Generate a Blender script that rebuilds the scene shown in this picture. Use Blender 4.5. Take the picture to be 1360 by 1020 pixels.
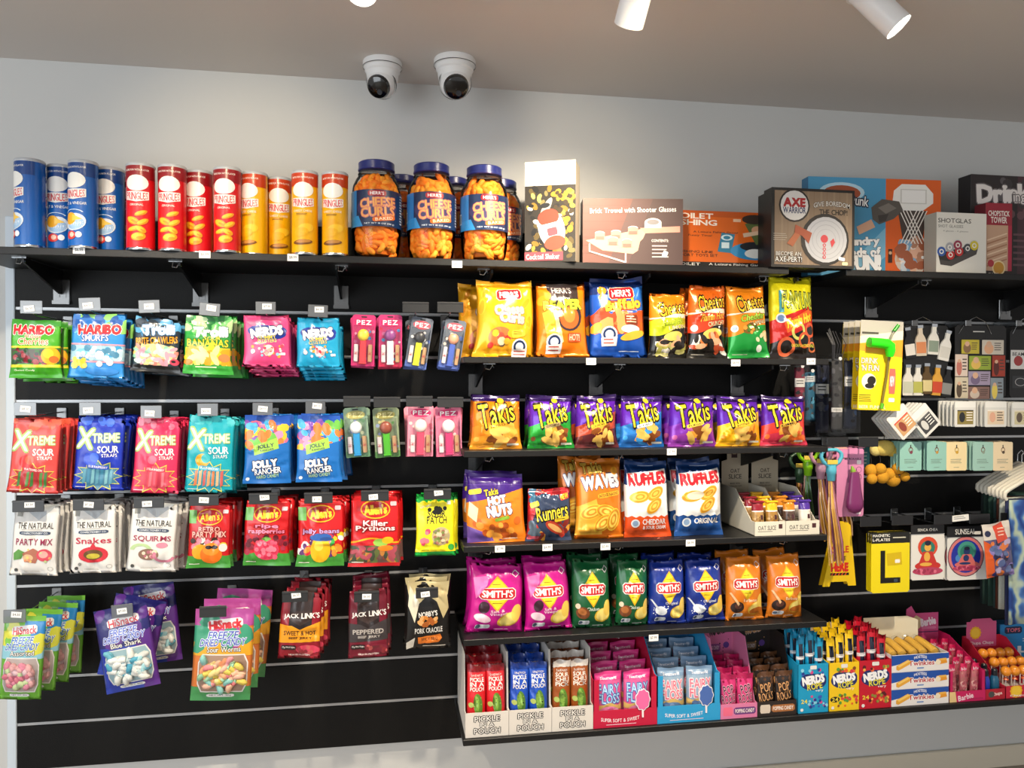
import bpy, bmesh, math, random
import numpy as np
from mathutils import Vector, Matrix
from mathutils.geometry import tessellate_polygon

for o in list(bpy.data.objects):
    bpy.data.objects.remove(o)
S = bpy.context.scene
COL = S.collection

# ------------------------------------------------------------------ camera
FPX = 1022.0
CAM = (0.0, -2.527, 1.46)
YAW, PITCH, ROLL = 0.16178, -0.01026, 0.00266
_cy, _sy, _cp, _sp = math.cos(YAW), math.sin(YAW), math.cos(PITCH), math.sin(PITCH)
FW = Vector((_sy*_cp, _cy*_cp, _sp))
_r = Vector((_cy, -_sy, 0)); _u = _r.cross(FW)
RT = _r*math.cos(ROLL) + _u*math.sin(ROLL)
UP = _u*math.cos(ROLL) - _r*math.sin(ROLL)
cd = bpy.data.cameras.new('camera'); cam = bpy.data.objects.new('camera', cd); COL.objects.link(cam)
cd.sensor_fit = 'HORIZONTAL'; cd.sensor_width = 36; cd.lens = 36*FPX/1360
cd.clip_start = 0.05; cd.clip_end = 60
cam.matrix_world = Matrix(((RT.x, UP.x, -FW.x, CAM[0]), (RT.y, UP.y, -FW.y, CAM[1]), (RT.z, UP.z, -FW.z, CAM[2]), (0, 0, 0, 1)))
S.camera = cam

# ------------------------------------------------------------------ world, daylight, exposure
wd = bpy.data.worlds.new('world'); S.world = wd; wd.use_nodes = True
wb = wd.node_tree.nodes['Background']
wb.inputs[0].default_value = (1.0, 0.98, 0.96, 1); wb.inputs[1].default_value = 0.5
def area(name, loc, target, size, energy, color):
    l = bpy.data.lights.new(name, 'AREA'); l.shape = 'RECTANGLE'; l.size, l.size_y = size
    l.energy = energy; l.color = color
    o = bpy.data.objects.new(name, l); COL.objects.link(o); o.location = loc
    o.rotation_euler = (Vector(target)-Vector(loc)).to_track_quat('-Z', 'Y').to_euler()
    return o
area('shopfront_daylight', (-2.9, -4.2, 1.5), (0.0, 0, 1.2), (3.0, 2.2), 75, (0.88, 0.95, 1.0))
S.view_settings.view_transform = 'Standard'; S.view_settings.look = 'None'
S.view_settings.gamma = 1.0; S.view_settings.use_curve_mapping = False
S.view_settings.exposure = 0.36

# ------------------------------------------------------------------ pixel -> place (a pixel gives a direction, Y is metres in front of the panel)
def at(px, py, Y=0.0):
    d = FW + RT*((px-680)/FPX) - UP*((py-510)/FPX)
    t = (-Y-CAM[1])/d.y
    return CAM[0]+t*d.x, CAM[2]+t*d.z
def at_z(px, py, z):
    d = FW + RT*((px-680)/FPX) - UP*((py-510)/FPX)
    t = (z-CAM[2])/d.z
    return Vector(CAM)+d*t
def px_m(px, Y): return at(px, 500, Y)[0]

# ------------------------------------------------------------------ colours and materials
def lin(h):
    if not isinstance(h, str): return h
    v = [int(h[i:i+2], 16)/255 for i in (0, 2, 4)]
    return tuple(c/12.92 if c <= .04045 else ((c+.055)/1.055)**2.4 for c in v)
def mat(name, color=None, rough=.4, metal=0, coat=0, bump=0, bscale=40, spec=.5, vary=0, emit=None, alpha=None):
    m = bpy.data.materials.new(name); m.use_nodes = True
    nt = m.node_tree; b = nt.nodes['Principled BSDF']
    b.inputs['Roughness'].default_value = rough; b.inputs['Metallic'].default_value = metal
    b.inputs['Coat Weight'].default_value = coat; b.inputs['Coat Roughness'].default_value = .15
    b.inputs['Specular IOR Level'].default_value = spec
    if color is None:
        a = nt.nodes.new('ShaderNodeAttribute'); a.attribute_name = 'Col'; src = a.outputs['Color']
    else:
        r = nt.nodes.new('ShaderNodeRGB'); r.outputs[0].default_value = (*lin(color), 1); src = r.outputs[0]
    tc = nt.nodes.new('ShaderNodeTexCoord'); n = nt.nodes.new('ShaderNodeTexNoise')
    n.inputs['Scale'].default_value = bscale; n.inputs['Detail'].default_value = 3
    nt.links.new(tc.outputs['Object'], n.inputs['Vector'])
    if vary:
        mx = nt.nodes.new('ShaderNodeMixRGB'); mx.blend_type = 'MULTIPLY'; mx.inputs[0].default_value = vary
        nt.links.new(src, mx.inputs[1]); nt.links.new(n.outputs['Fac'], mx.inputs[2]); src = mx.outputs[0]
    nt.links.new(src, b.inputs['Base Color'])
    if bump:
        bp = nt.nodes.new('ShaderNodeBump'); bp.inputs['Strength'].default_value = bump; bp.inputs['Distance'].default_value = .002
        nt.links.new(n.outputs['Fac'], bp.inputs['Height']); nt.links.new(bp.outputs[0], b.inputs['Normal'])
    if emit:
        b.inputs['Emission Color'].default_value = (*lin(emit[0]), 1); b.inputs['Emission Strength'].default_value = emit[1]
    return m
def clear_mat(name, tint, base, rough):
    m = bpy.data.materials.new(name); m.use_nodes = True; nt = m.node_tree
    nt.nodes.remove(nt.nodes['Principled BSDF'])
    t = nt.nodes.new('ShaderNodeBsdfTransparent'); t.inputs[0].default_value = (*lin(tint), 1)
    g = nt.nodes.new('ShaderNodeBsdfGlossy'); g.inputs['Roughness'].default_value = rough
    f = nt.nodes.new('ShaderNodeFresnel'); f.inputs[0].default_value = 1.12
    ad = nt.nodes.new('ShaderNodeMath'); ad.operation = 'ADD'; ad.inputs[1].default_value = base
    mx = nt.nodes.new('ShaderNodeMixShader')
    nt.links.new(f.outputs[0], ad.inputs[0]); nt.links.new(ad.outputs[0], mx.inputs[0])
    nt.links.new(t.outputs[0], mx.inputs[1]); nt.links.new(g.outputs[0], mx.inputs[2])
    nt.links.new(mx.outputs[0], nt.nodes['Material Output'].inputs[0])
    return m
M = dict(
    film=mat('glossy_film', rough=.3, coat=.25, bump=.25, bscale=60),
    foil=mat('foil_film', rough=.24, metal=.25, coat=.3, bump=.4, bscale=45),
    matte=mat('matte_film', rough=.55, bump=.2, bscale=60),
    card=mat('printed_card', rough=.5, coat=.1, bump=.06, bscale=150),
    plastic=mat('moulded_plastic', rough=.32, bump=.05, bscale=80),
    cloth=mat('woven_cloth', rough=.85, bump=.5, bscale=300, vary=.3),
    curl=mat('baked_corn', rough=.65, bump=.9, bscale=160, vary=.1),
    candy=mat('sugared_gummy', rough=.6, bump=.7, bscale=350, vary=.15),
    chrome=mat('chrome', 'c8ccd0', rough=.22, metal=1),
    alu=mat('aluminium_insert', 'b4b6b8', rough=.42, metal=.6, bump=.05),
    black=mat('black_powder_coat', '141415', rough=.45, bump=.2, bscale=400, spec=.4),
    board=mat('black_melamine', '080808', rough=.5, bump=.35, bscale=420, spec=.25, vary=.1),
    wall=mat('wall_paint', 'c9cac9', rough=.8, bump=.12, bscale=90),
    ceil=mat('ceiling_paint', 'd6d0cb', rough=.9, bump=.1, bscale=70),
    skirt=mat('skirting_paint', 'd9d0bd', rough=.45, bump=.03),
    floor=mat('timber_look_floor', 'b3a799', rough=.5, bump=.1, bscale=20, vary=.4),
    trim=mat('edge_trim', 'cfdbe6', rough=.4, bump=.03),
    white=mat('white_enamel', 'e8e9ea', rough=.35, bump=.03),
    lens=mat('lens_black', '08080a', rough=.12, coat=.6),
    lamp=mat('lamp_face', 'ffffff', rough=.3, emit=('fff6e4', 14)),
    clear=clear_mat('clear_plastic', 'fdfdfd', .015, .08),
    grey=clear_mat('frosted_grey_plastic', 'a9adb0', .22, .35),
    haze=clear_mat('clear_polybag', 'fafafa', .03, .12),
)
def swirl_mat():
    m = mat('blue_swirl_cloth', rough=.8, bump=.4, bscale=250); nt = m.node_tree; b = nt.nodes['Principled BSDF']
    tc = nt.nodes.new('ShaderNodeTexCoord'); w = nt.nodes.new('ShaderNodeTexWave'); w.inputs['Scale'].default_value = 5; w.inputs['Distortion'].default_value = 14; w.inputs['Detail'].default_value = 3; w.inputs['Detail Scale'].default_value = 1.2
    r = nt.nodes.new('ShaderNodeValToRGB'); r.color_ramp.elements[0].color = (*lin('1f3f86'), 1); r.color_ramp.elements[1].color = (*lin('b8c8b0'), 1)
    e = r.color_ramp.elements.new(.5); e.color = (*lin('4a78b8'), 1)
    nt.links.new(tc.outputs['Object'], w.inputs['Vector']); nt.links.new(w.outputs['Fac'], r.inputs[0]); nt.links.new(r.outputs[0], b.inputs['Base Color'])
    return m
M['swirl'] = swirl_mat()

# ------------------------------------------------------------------ mesh helpers
class MB:
    def __init__(s): s.v, s.f, s.c = [], [], []
    def add(s, vs, fs, c='808080'):
        b = len(s.v); s.v += [tuple(p) for p in vs]; c = lin(c)
        for f in fs: s.f.append(tuple(i+b for i in f)); s.c.append(c)
        return s
    def box(s, x0, x1, y0, y1, z0, z1, c='808080', bev=0):
        if bev:
            b = min(bev, (x1-x0)/2.1, (z1-z0)/2.1, (y1-y0)/2.1)
            vs = []
            def ring(y, i): return [(x0+i, y, z0+b), (x0+b, y, z0+i), (x1-b, y, z0+i), (x1-i, y, z0+b), (x1-i, y, z1-b), (x1-b, y, z1-i), (x0+b, y, z1-i), (x0+i, y, z1-b)]
            for y, i in ((y0, b*.7), (y0+b*.7, 0), (y1-b*.7, 0), (y1, b*.7)): vs += ring(y, i)
            fs = [tuple(range(7, -1, -1))[::-1], tuple(24+i for i in range(8))[::-1]]
            for k in range(3):
                for i in range(8):
                    j = (i+1) % 8; fs.append((k*8+i, k*8+8+i, k*8+8+j, k*8+j))
            return s.add(vs, fs, c)
        vs = [(x, y, z) for x in (x0, x1) for y in (y0, y1) for z in (z0, z1)]
        return s.add(vs, [(0, 1, 3, 2), (4, 6, 7, 5), (0, 4, 5, 1), (2, 3, 7, 6), (0, 2, 6, 4), (1, 5, 7, 3)], c)
    def tube(s, pts, r, n=8, c='808080', cap=True):
        pts = [Vector(p) for p in pts]; vs, fs = [], []
        rs = r if isinstance(r, (list, tuple)) else [r]*len(pts)
        ref = None
        for i, p in enumerate(pts):
            t = (pts[min(i+1, len(pts)-1)]-pts[max(i-1, 0)]).normalized()
            if ref is None: ref = Vector((0, 0, 1)) if abs(t.z) < .9 else Vector((1, 0, 0))
            a = t.cross(ref).normalized(); b = a.cross(t).normalized(); ref = b
            for k in range(n):
                an = 2*math.pi*k/n; vs.append(p+(a*math.cos(an)+b*math.sin(an))*rs[i])
        for i in range(len(pts)-1):
            for k in range(n):
                l = (k+1) % n; fs.append((i*n+k, i*n+l, (i+1)*n+l, (i+1)*n+k))
        if cap: fs += [tuple(range(n-1, -1, -1)), tuple((len(pts)-1)*n+k for k in range(n))]
        return s.add(vs, fs, c)
    def lathe(s, prof, n=24, c='808080', mtx=None, caps=True):
        vs, fs = [], []
        for r, z in prof:
            for k in range(n):
                a = 2*math.pi*k/n; vs.append(Vector((r*math.cos(a), r*math.sin(a), z)))
        for i in range(len(prof)-1):
            for k in range(n):
                l = (k+1) % n; fs.append((i*n+k, i*n+l, (i+1)*n+l, (i+1)*n+k))
        if caps: fs += [tuple(range(n-1, -1, -1)), tuple((len(prof)-1)*n+k for k in range(n))]
        if mtx: vs = [mtx@v for v in vs]
        return s.add(vs, fs, c)
    def ball(s, c0, r, c='808080', n=10, m=7, sc=(1, 1, 1), rot=None):
        prof = [(max(1e-4, math.sin(math.pi*i/m)), -math.cos(math.pi*i/m)) for i in range(m+1)]
        mt = Matrix.Translation(c0) @ (rot or Matrix()) @ Matrix.Diagonal((r*sc[0], r*sc[1], r*sc[2], 1))
        return s.lathe(prof, n, c, mt)
    def prism(s, pts, y0, y1, c='808080'):
        """polygon in x,z pushed from y0 (front) to y1"""
        n = len(pts); vs = [(x, y0, z) for x, z in pts]+[(x, y1, z) for x, z in pts]
        fs = [tuple(range(n)), tuple(range(2*n-1, n-1, -1))]+[(i, n+i, n+(i+1) % n, (i+1) % n) for i in range(n)]
        return s.add(vs, fs, c)
    def mesh(s, name, smooth=False):
        me = bpy.data.meshes.new(name); me.from_pydata(s.v, [], s.f)
        at_ = me.attributes.new('Col', 'FLOAT_COLOR', 'FACE')
        at_.data.foreach_set('color', np.array([(*c, 1) for c in s.c], dtype=np.float32).ravel())
        bm = bmesh.new(); bm.from_mesh(me); bmesh.ops.recalc_face_normals(bm, faces=bm.faces); bm.to_mesh(me); bm.free()
        if smooth:
            me.shade_smooth()
            try: me.set_sharp_from_angle(angle=math.radians(smooth if smooth > 1 else 50))
            except Exception: pass
        return me
    def build(s, name, m, parent=None, smooth=False, loc=None):
        return obj(name, s.mesh(name, smooth), m, parent, loc)
def obj(name, me, m, parent=None, loc=None):
    if m is not None and not me.materials: me.materials.append(M[m] if isinstance(m, str) else m)
    o = bpy.data.objects.new(name, me); COL.objects.link(o)
    if parent is not None: o.parent = parent
    if loc is not None: o.location = loc
    return o
def tag(o, label, cat, group=None):
    o['label'] = label; o['category'] = cat
    if group: o['group'] = group
    return o
def thing(name, label, cat, loc=(0, 0, 0), rot=(0, 0, 0), group=None):
    o = bpy.data.objects.new(name, None); COL.objects.link(o); o.location = loc; o.rotation_euler = rot
    o.empty_display_size = .05
    return tag(o, label, cat, group)
def dup(o, loc=None, rot=None, label=None, group=None, parent=None, kids=True):
    c = o.copy(); COL.objects.link(c)
    if parent is not None: c.parent = parent
    if loc is not None: c.location = loc
    if rot is not None: c.rotation_euler = rot
    if label: c['label'] = label
    if group: c['group'] = group
    elif group == '' and 'group' in c: del c['group']
    if kids:
        for ch in list(o.children): dup(ch, parent=c)
    return c
def structure(o): o['kind'] = 'structure'; return o
R = math.radians

# ------------------------------------------------------------------ printed artwork: flat coloured shapes laid on the surface they are printed on
_G = {}
def glyph(ch, off):
    k = (ch, off)
    if k not in _G:
        cu = bpy.data.curves.new('g', 'FONT'); cu.body = ch; cu.offset = off; cu.resolution_u = 2
        ob = bpy.data.objects.new('g', cu); me = ob.to_mesh(); me.calc_loop_triangles()
        v = np.array([p.co[:2] for p in me.vertices], dtype=float).reshape(-1, 2)
        t = np.array([x.vertices[:] for x in me.loop_triangles], dtype=int).reshape(-1, 3)
        _G[k] = v[t] if len(t) else np.zeros((0, 3, 2))
        ob.to_mesh_clear(); bpy.data.objects.remove(ob); bpy.data.curves.remove(cu)
    return _G[k]
def split(t, c, k, L):
    for _ in range(14):
        e = np.stack([t[:, 1]-t[:, 0], t[:, 2]-t[:, 1], t[:, 0]-t[:, 2]], 1); l = (e**2).sum(2); j = l.argmax(1)
        m = l[np.arange(len(t)), j] > L*L
        if not m.any(): break
        q, jj = t[m], j[m]; i = np.arange(len(q)); a, b, d = q[i, jj], q[i, (jj+1) % 3], q[i, (jj+2) % 3]; h = (a+b)/2
        t = np.concatenate([t[~m], np.stack([a, h, d], 1), np.stack([h, b, d], 1)])
        c = np.concatenate([c[~m], c[m], c[m]]); k = np.concatenate([k[~m], k[m], k[m]])
    return t, c, k
def on_grid(Ff, t, c, k, W, H):
    """cut the artwork along the facets of the bag mesh so that it lies flat on every facet"""
    nu, nv = Ff.grid
    t = np.stack([np.clip(t[..., 0]/W, 0, 1)*nu, np.clip(1-t[..., 1]/H, 0, 1)*nv], -1)
    for fam, lo, hi in ((lambda q: q[..., 0], 1, nu), (lambda q: q[..., 1], 1, nv), (lambda q: q[..., 0]-q[..., 1], 1-nv, nu)):
        for cut in range(lo, hi):
            q = fam(t)-cut; m = (q.min(1) < -1e-5) & (q.max(1) > 1e-5)
            if not m.any(): continue
            T, Q, cc, kk = t[m], q[m], c[m], k[m]
            sg = Q > 0; lone = np.where(sg.sum(1) == 1, sg.argmax(1), (~sg).argmax(1)); i = np.arange(len(T))
            A, B, D = T[i, lone], T[i, (lone+1) % 3], T[i, (lone+2) % 3]; qa, qb, qd = Q[i, lone], Q[i, (lone+1) % 3], Q[i, (lone+2) % 3]
            e = A+(B-A)*np.clip(qa/(qa-qb+1e-15), 0, 1)[:, None]; f = A+(D-A)*np.clip(qa/(qa-qd+1e-15), 0, 1)[:, None]
            t = np.concatenate([t[~m], np.stack([A, e, f], 1), np.stack([e, B, D], 1), np.stack([e, D, f], 1)])
            c = np.concatenate([c[~m], cc, cc, cc]); k = np.concatenate([k[~m], kk, kk, kk])
    ar = np.abs((t[:, 1, 0]-t[:, 0, 0])*(t[:, 2, 1]-t[:, 0, 1])-(t[:, 2, 0]-t[:, 0, 0])*(t[:, 1, 1]-t[:, 0, 1])); ok = ar > 1e-6
    t, c, k = t[ok], c[ok], k[ok]
    gu, gv = np.meshgrid(np.arange(nu+1)/nu, np.arange(nv+1)/nv); G, GN = surf(Ff, gu.ravel(), gv.ravel()); G = G.reshape(nv+1, nu+1, 3); GN = GN.reshape(nv+1, nu+1, 3)
    ce = t.mean(1); ci = np.clip(np.floor(ce[:, 0]).astype(int), 0, nu-1); cj = np.clip(np.floor(ce[:, 1]).astype(int), 0, nv-1)
    lowr = (ce[:, 0]-ci) >= (ce[:, 1]-cj); fu = (t[..., 0]-ci[:, None])[..., None]; fv = (t[..., 1]-cj[:, None])[..., None]
    def ev(X):
        a, b, d, e = [X[cj+y, ci+x][:, None, :] for y, x in ((0, 0), (0, 1), (1, 0), (1, 1))]
        return np.where(lowr[:, None, None], a+fu*(b-a)+fv*(e-b), a+fv*(d-a)+fu*(e-d))
    P, N = ev(G).reshape(-1, 3), ev(GN).reshape(-1, 3); N /= np.linalg.norm(N, axis=1, keepdims=True)+1e-12
    return P, N, c, k
class Art:
    def __init__(s, W, H, seed=1):
        s.W, s.H = W, H; s.t, s.c, s.k = [], [], []; s.n = 0; s.rnd = random.Random(seed)
    def _put(s, tri, c, sub=1):
        """tri: (N,3,2) in fractions, y down"""
        tri = np.asarray(tri, dtype=float)
        if not len(tri): return s
        m = np.empty_like(tri); m[..., 0] = tri[..., 0]*s.W; m[..., 1] = (1-tri[..., 1])*s.H
        s.t.append(m); s.c.append(np.tile(np.array(lin(c)), (len(m), 1))); s.k.append(s.n+.85*((np.arange(len(m))*sub)//len(m))/max(sub, 1)); s.n += 1
        return s
    def poly(s, pts, c):
        tr = tessellate_polygon([[Vector((x, y, 0)) for x, y in pts]])
        return s._put([[pts[i] for i in t] for t in tr], c)
    def rect(s, x0, y0, x1, y1, c): return s._put([[(x0, y0), (x1, y0), (x1, y1)], [(x0, y0), (x1, y1), (x0, y1)]], c)
    def rrect(s, cx, cy, w, h, c, rot=0):
        pts = [(-.5, -.28), (-.42, -.5), (.42, -.5), (.5, -.28), (.5, .28), (.42, .5), (-.42, .5), (-.5, .28)]
        return s.poly(s._rot([(x*w, y*h) for x, y in pts], cx, cy, rot), c)
    def _rot(s, pts, cx, cy, rot):
        a = R(rot); ca, sa = math.cos(a), math.sin(a); k = s.W/s.H
        return [(cx+x*ca+y/k*sa, cy-x*k*sa+y*ca) for x, y in pts]
    def ell(s, cx, cy, rx, ry, c, rot=0, n=20):
        return s.poly(s._rot([(rx*math.cos(2*math.pi*i/n), ry*math.sin(2*math.pi*i/n)) for i in range(n)], cx, cy, rot), c)
    def circ(s, cx, cy, r, c, n=20): return s.ell(cx, cy, r, r*s.W/s.H, c, 0, n)
    def ring(s, cx, cy, rx, ry, c, w=.12, n=20, rot=0, a0=0, a1=360):
        o = []
        for i in range(n):
            p, q = R(a0+(a1-a0)*i/n), R(a0+(a1-a0)*(i+1)/n)
            A, B, C, D = [s._rot([(rx*f*math.cos(x), ry*f*math.sin(x))], cx, cy, rot)[0] for x, f in ((p, 1), (q, 1), (q, 1-w), (p, 1-w))]
            o += [[A, B, C], [A, C, D]]
        return s._put(o, c)
    def star(s, cx, cy, rx, ry, n, inner, c, rot=0):
        return s.poly(s._rot([((rx if i % 2 == 0 else rx*inner)*math.sin(math.pi*i/n), (ry if i % 2 == 0 else ry*inner)*math.cos(math.pi*i/n)) for i in range(2*n)], cx, cy, rot), c)
    def wave(s, y0, y1, c, amp=.02, f=3, ph=0, tilt=0, ybot=None, n=24):
        """band with a wavy upper edge from y0, lower edge y1"""
        top = [(i/n, y0+amp*math.sin(2*math.pi*f*i/n+ph)+tilt*(i/n-.5)) for i in range(n+1)]
        return s.poly(top+[(1, y1+(ybot or 0)*.5), (0, y1-(ybot or 0)*.5)], c)
    def blobs(s, x0, y0, x1, y1, n, cols, r, long=1.0):
        for cc in cols:
            o = []; nb = max(1, n//len(cols))
            for _ in range(nb):
                cx, cy, a = s.rnd.uniform(x0, x1), s.rnd.uniform(y0, y1), s.rnd.uniform(0, 180); rr = r*s.rnd.uniform(.75, 1.25)
                p = s._rot([(rr*long*math.cos(2*math.pi*i/8), rr*s.W/s.H*math.sin(2*math.pi*i/8)) for i in range(8)], cx, cy, a)
                o += [[p[0], p[i], p[i+1]] for i in range(1, 7)]
            s._put(o, cc, nb)
        return s
    def lines(s, x0, y0, x1, y1, n, c, h=.35):
        o = []; d = (y1-y0)/n
        for i in range(n):
            e = x1-(x1-x0)*s.rnd.uniform(0, .25); y = y0+i*d
            o += [[(x0, y), (e, y), (e, y+d*h)], [(x0, y), (e, y+d*h), (x0, y+d*h)]]
        return s._put(o, c)
    def code(s, x0, y0, x1, y1):
        s.rect(x0, y0, x1, y1, 'f2f2f2'); o = []; n = 9
        for i in range(n):
            a = x0+(x1-x0)*(i+.5)/(n+.5); b = a+(x1-x0)/n*s.rnd.uniform(.3, .7); yA, yB = y0+(y1-y0)*.1, y1-(y1-y0)*.1
            o += [[(a, yA), (b, yA), (b, yB)], [(a, yA), (b, yB), (a, yB)]]
        return s._put(o, '1a1a1a')
    def text(s, st, cx, cy, w, h, c, out=None, ow=.07, rot=0, bold=.02, shear=0, arc=0, grow=0, out2=None, gap=.09):
        x = 0; items = []; lo, hi = 9, -9
        for ch in st:
            if ch == ' ': x += .32; continue
            g0 = glyph(ch, 0.0)
            if not len(g0): continue
            mn, mx = g0[..., 0].min(), g0[..., 0].max(); lo = min(lo, g0[..., 1].min()); hi = max(hi, g0[..., 1].max())
            items.append((ch, x-mn)); x += mx-mn+gap
        if not items: return s
        bw, bh = max(.05, x-gap), max(.05, hi-lo); k = s.W/s.H
        ow *= 1.3; layers = ([(out2, ow*1.9)] if out2 else [])+([(out, ow)] if out else [])+[(c, bold if bold > .03 else 0)]
        ca, sa = math.cos(R(rot)), math.sin(R(rot))
        base = np.concatenate([glyph(ch, .022 if bold > .03 else .01)+np.array([dx, 0]) for ch, dx in items])
        for col, off in layers:
            hm = h*s.H; nn = 0 if not off else ((3 if hm > .022 else 0) if col == c else (6 if hm > .022 else 4 if hm > .011 else 3))
            g = np.concatenate([base+np.array([off*math.cos(2*math.pi*i/nn+.4), off*math.sin(2*math.pi*i/nn+.4)]) for i in range(nn)]) if nn else base
            X = (g[..., 0]-bw/2)/bw; Y = (g[..., 1]-(lo+hi)/2)/bh
            Y = Y*(1+grow*X); X = X+shear*Y*h/k/w if w else X
            Y = Y+arc*(.25-X*X)*4
            xm, ym = X*w, Y*h
            P = np.stack([cx+xm*ca-ym/k*sa, cy-(xm*k*sa+ym*ca)], -1)
            s._put(P, col, max(1, nn)*(len(items) if nn else 1))
        return s
    def mesh(s, Ff, name='print', base=.0009, L=None, step=.00006):
        t = np.concatenate(s.t); c = np.concatenate(s.c); k = np.concatenate(s.k).astype(float)
        if hasattr(Ff, 'grid'):
            P, N, c, k = on_grid(Ff, t, c, k, s.W, s.H)
            P = P+np.array([0, -1, 0])*(base*.7+np.repeat(k, 3)[:, None]*step)
        else:
            t, c, k = split(t, c, k, L or max(.0045, min(.006, s.W/16)))
            p = t.reshape(-1, 2); u = np.clip(p[:, 0]/s.W, 0, 1); v = np.clip(1-p[:, 1]/s.H, 0, 1)
            P, N = surf(Ff, u, v)
            P = P+N*(base+np.repeat(k, 3)[:, None]*step)
        Q = P.reshape(-1, 3, 3); gn = np.cross(Q[:, 1]-Q[:, 0], Q[:, 2]-Q[:, 0]); fl = (gn*N.reshape(-1, 3, 3)[:, 0]).sum(1) < 0
        Q[fl] = Q[fl][:, ::-1]; NN = N.reshape(-1, 3, 3); NN[fl] = NN[fl][:, ::-1].copy(); P, N = Q.reshape(-1, 3), NN.reshape(-1, 3)
        me = bpy.data.meshes.new(name); me.from_pydata(P.tolist(), [], np.arange(len(P)).reshape(-1, 3).tolist())
        at_ = me.attributes.new('Col', 'FLOAT_COLOR', 'FACE')
        at_.data.foreach_set('color', np.concatenate([c, np.ones((len(c), 1))], 1).astype(np.float32).ravel())
        me.shade_smooth(); me.normals_split_custom_set_from_vertices(N.tolist())
        return me
def surf(Ff, u, v):
    e = 2e-3; P = Ff(u, v)
    du = Ff(np.clip(u+e, 0, 1), v)-Ff(np.clip(u-e, 0, 1), v); dv = Ff(u, np.clip(v+e, 0, 1))-Ff(u, np.clip(v-e, 0, 1))
    N = np.cross(dv, du); N /= np.linalg.norm(N, axis=1, keepdims=True)+1e-12
    N[N[:, 1] > .3] *= -1
    return P, N
def flat(W, H, y=0.0):
    return lambda u, v: np.stack([(u-.5)*W, np.full_like(u, y), (1-v)*H], 1)
def cyl(r, H, z0=0, span=math.pi):
    def f(u, v):
        a = (u-.5)*span; return np.stack([r*np.sin(a), -r*np.cos(a), z0+(1-v)*H], 1)
    return f

# ------------------------------------------------------------------ bags
def bag_surface(W, H, T, seed, st=.09, sb=.07, pin=.05, wr=1.0, low=0.0, pe=.5, pc=.6, back=1, tp=.98, bt=1.01, sk=.01, ear=.0):
    g = random.Random(seed)
    seal = [(g.uniform(2.5, 7), g.uniform(0, 6.3), g.uniform(.5, 1)) for _ in range(4)]
    cre = [(g.uniform(.1, .9), g.uniform(.05, .95), g.uniform(0, math.pi), g.uniform(.04, .075), g.uniform(-1, 1), g.uniform(.12, .32)) for _ in range(14)]
    w0, w1, tw = g.uniform(0, 6.3), g.uniform(0, 6.3), g.uniform(-.006, .006)
    asp = H/W; sk1, sk2, ea1, ea2 = g.uniform(-sk, sk), g.uniform(-sk, sk), g.uniform(.4, 1.4), g.uniform(.4, 1.4)
    def f(u, v, side=-1):
        e = np.clip((v-st)/(1-st-sb), 0, 1); e = np.clip(np.sin(np.pi*e**(1+low)), 0, 1)**pe
        c = np.clip(np.sin(np.pi*u), 0, 1)**pc
        th = T/2*e*c
        x = (u-.5)*W*(1-pin*e)*(tp+(1-tp)*np.clip(v/.35, 0, 1)+(bt-1)*np.clip((v-.7)/.3, 0, 1)**1.5)+W*(sk1*(.5-v)+sk2*(np.sin(np.pi*v)-.5))
        w = np.zeros_like(u)
        dT, dB = np.maximum(v-st, 0), np.maximum(1-sb-v, 0)
        for fr, ph, a in seal:
            w = w+a*np.sin(2*np.pi*fr*u+ph)*np.exp(-dT/.1)*np.clip(dT/.02, 0, 1)*.0016
            w = w+a*np.sin(2*np.pi*fr*u+ph*1.7)*np.exp(-dB/.09)*np.clip(dB/.02, 0, 1)*.0016
        for cx, cyy, an, wd_, am, ln in cre:
            dx, dy = u-cx, (v-cyy)*asp; l = dx*math.cos(an)+dy*math.sin(an); d = -dx*math.sin(an)+dy*math.cos(an)
            w = w+am*.0042*np.exp(-(d/wd_)**2-(l/ln)**2)
        y = side*(th*(1 if side < 0 else back))+side*w*wr*np.clip(c*1.4, 0, 1)*np.clip(e*3, .25, 1)*(1 if side < 0 else .3)
        y = y+.004*wr*np.sin(2.2*np.pi*u+w0)*np.exp(-v/.08)+.003*wr*np.sin(2*np.pi*u+w1)*np.exp(-(1-v)/.07)
        z = H*(1-v)+tw*(u-.5)*np.exp(-v/.15)+.012*H*np.sin(3*np.pi*u+w0)*np.exp(-v/.06)*wr*.4
        z = z+ear*H*np.exp(-v/.1)*(np.where(u < .5, ea1, ea2)*np.abs(2*u-1)**2.2-.6)
        return np.stack([x, y, z], 1)
    f.grid = (18, 24) if W > .06 else (10, 16)
    return f
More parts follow.
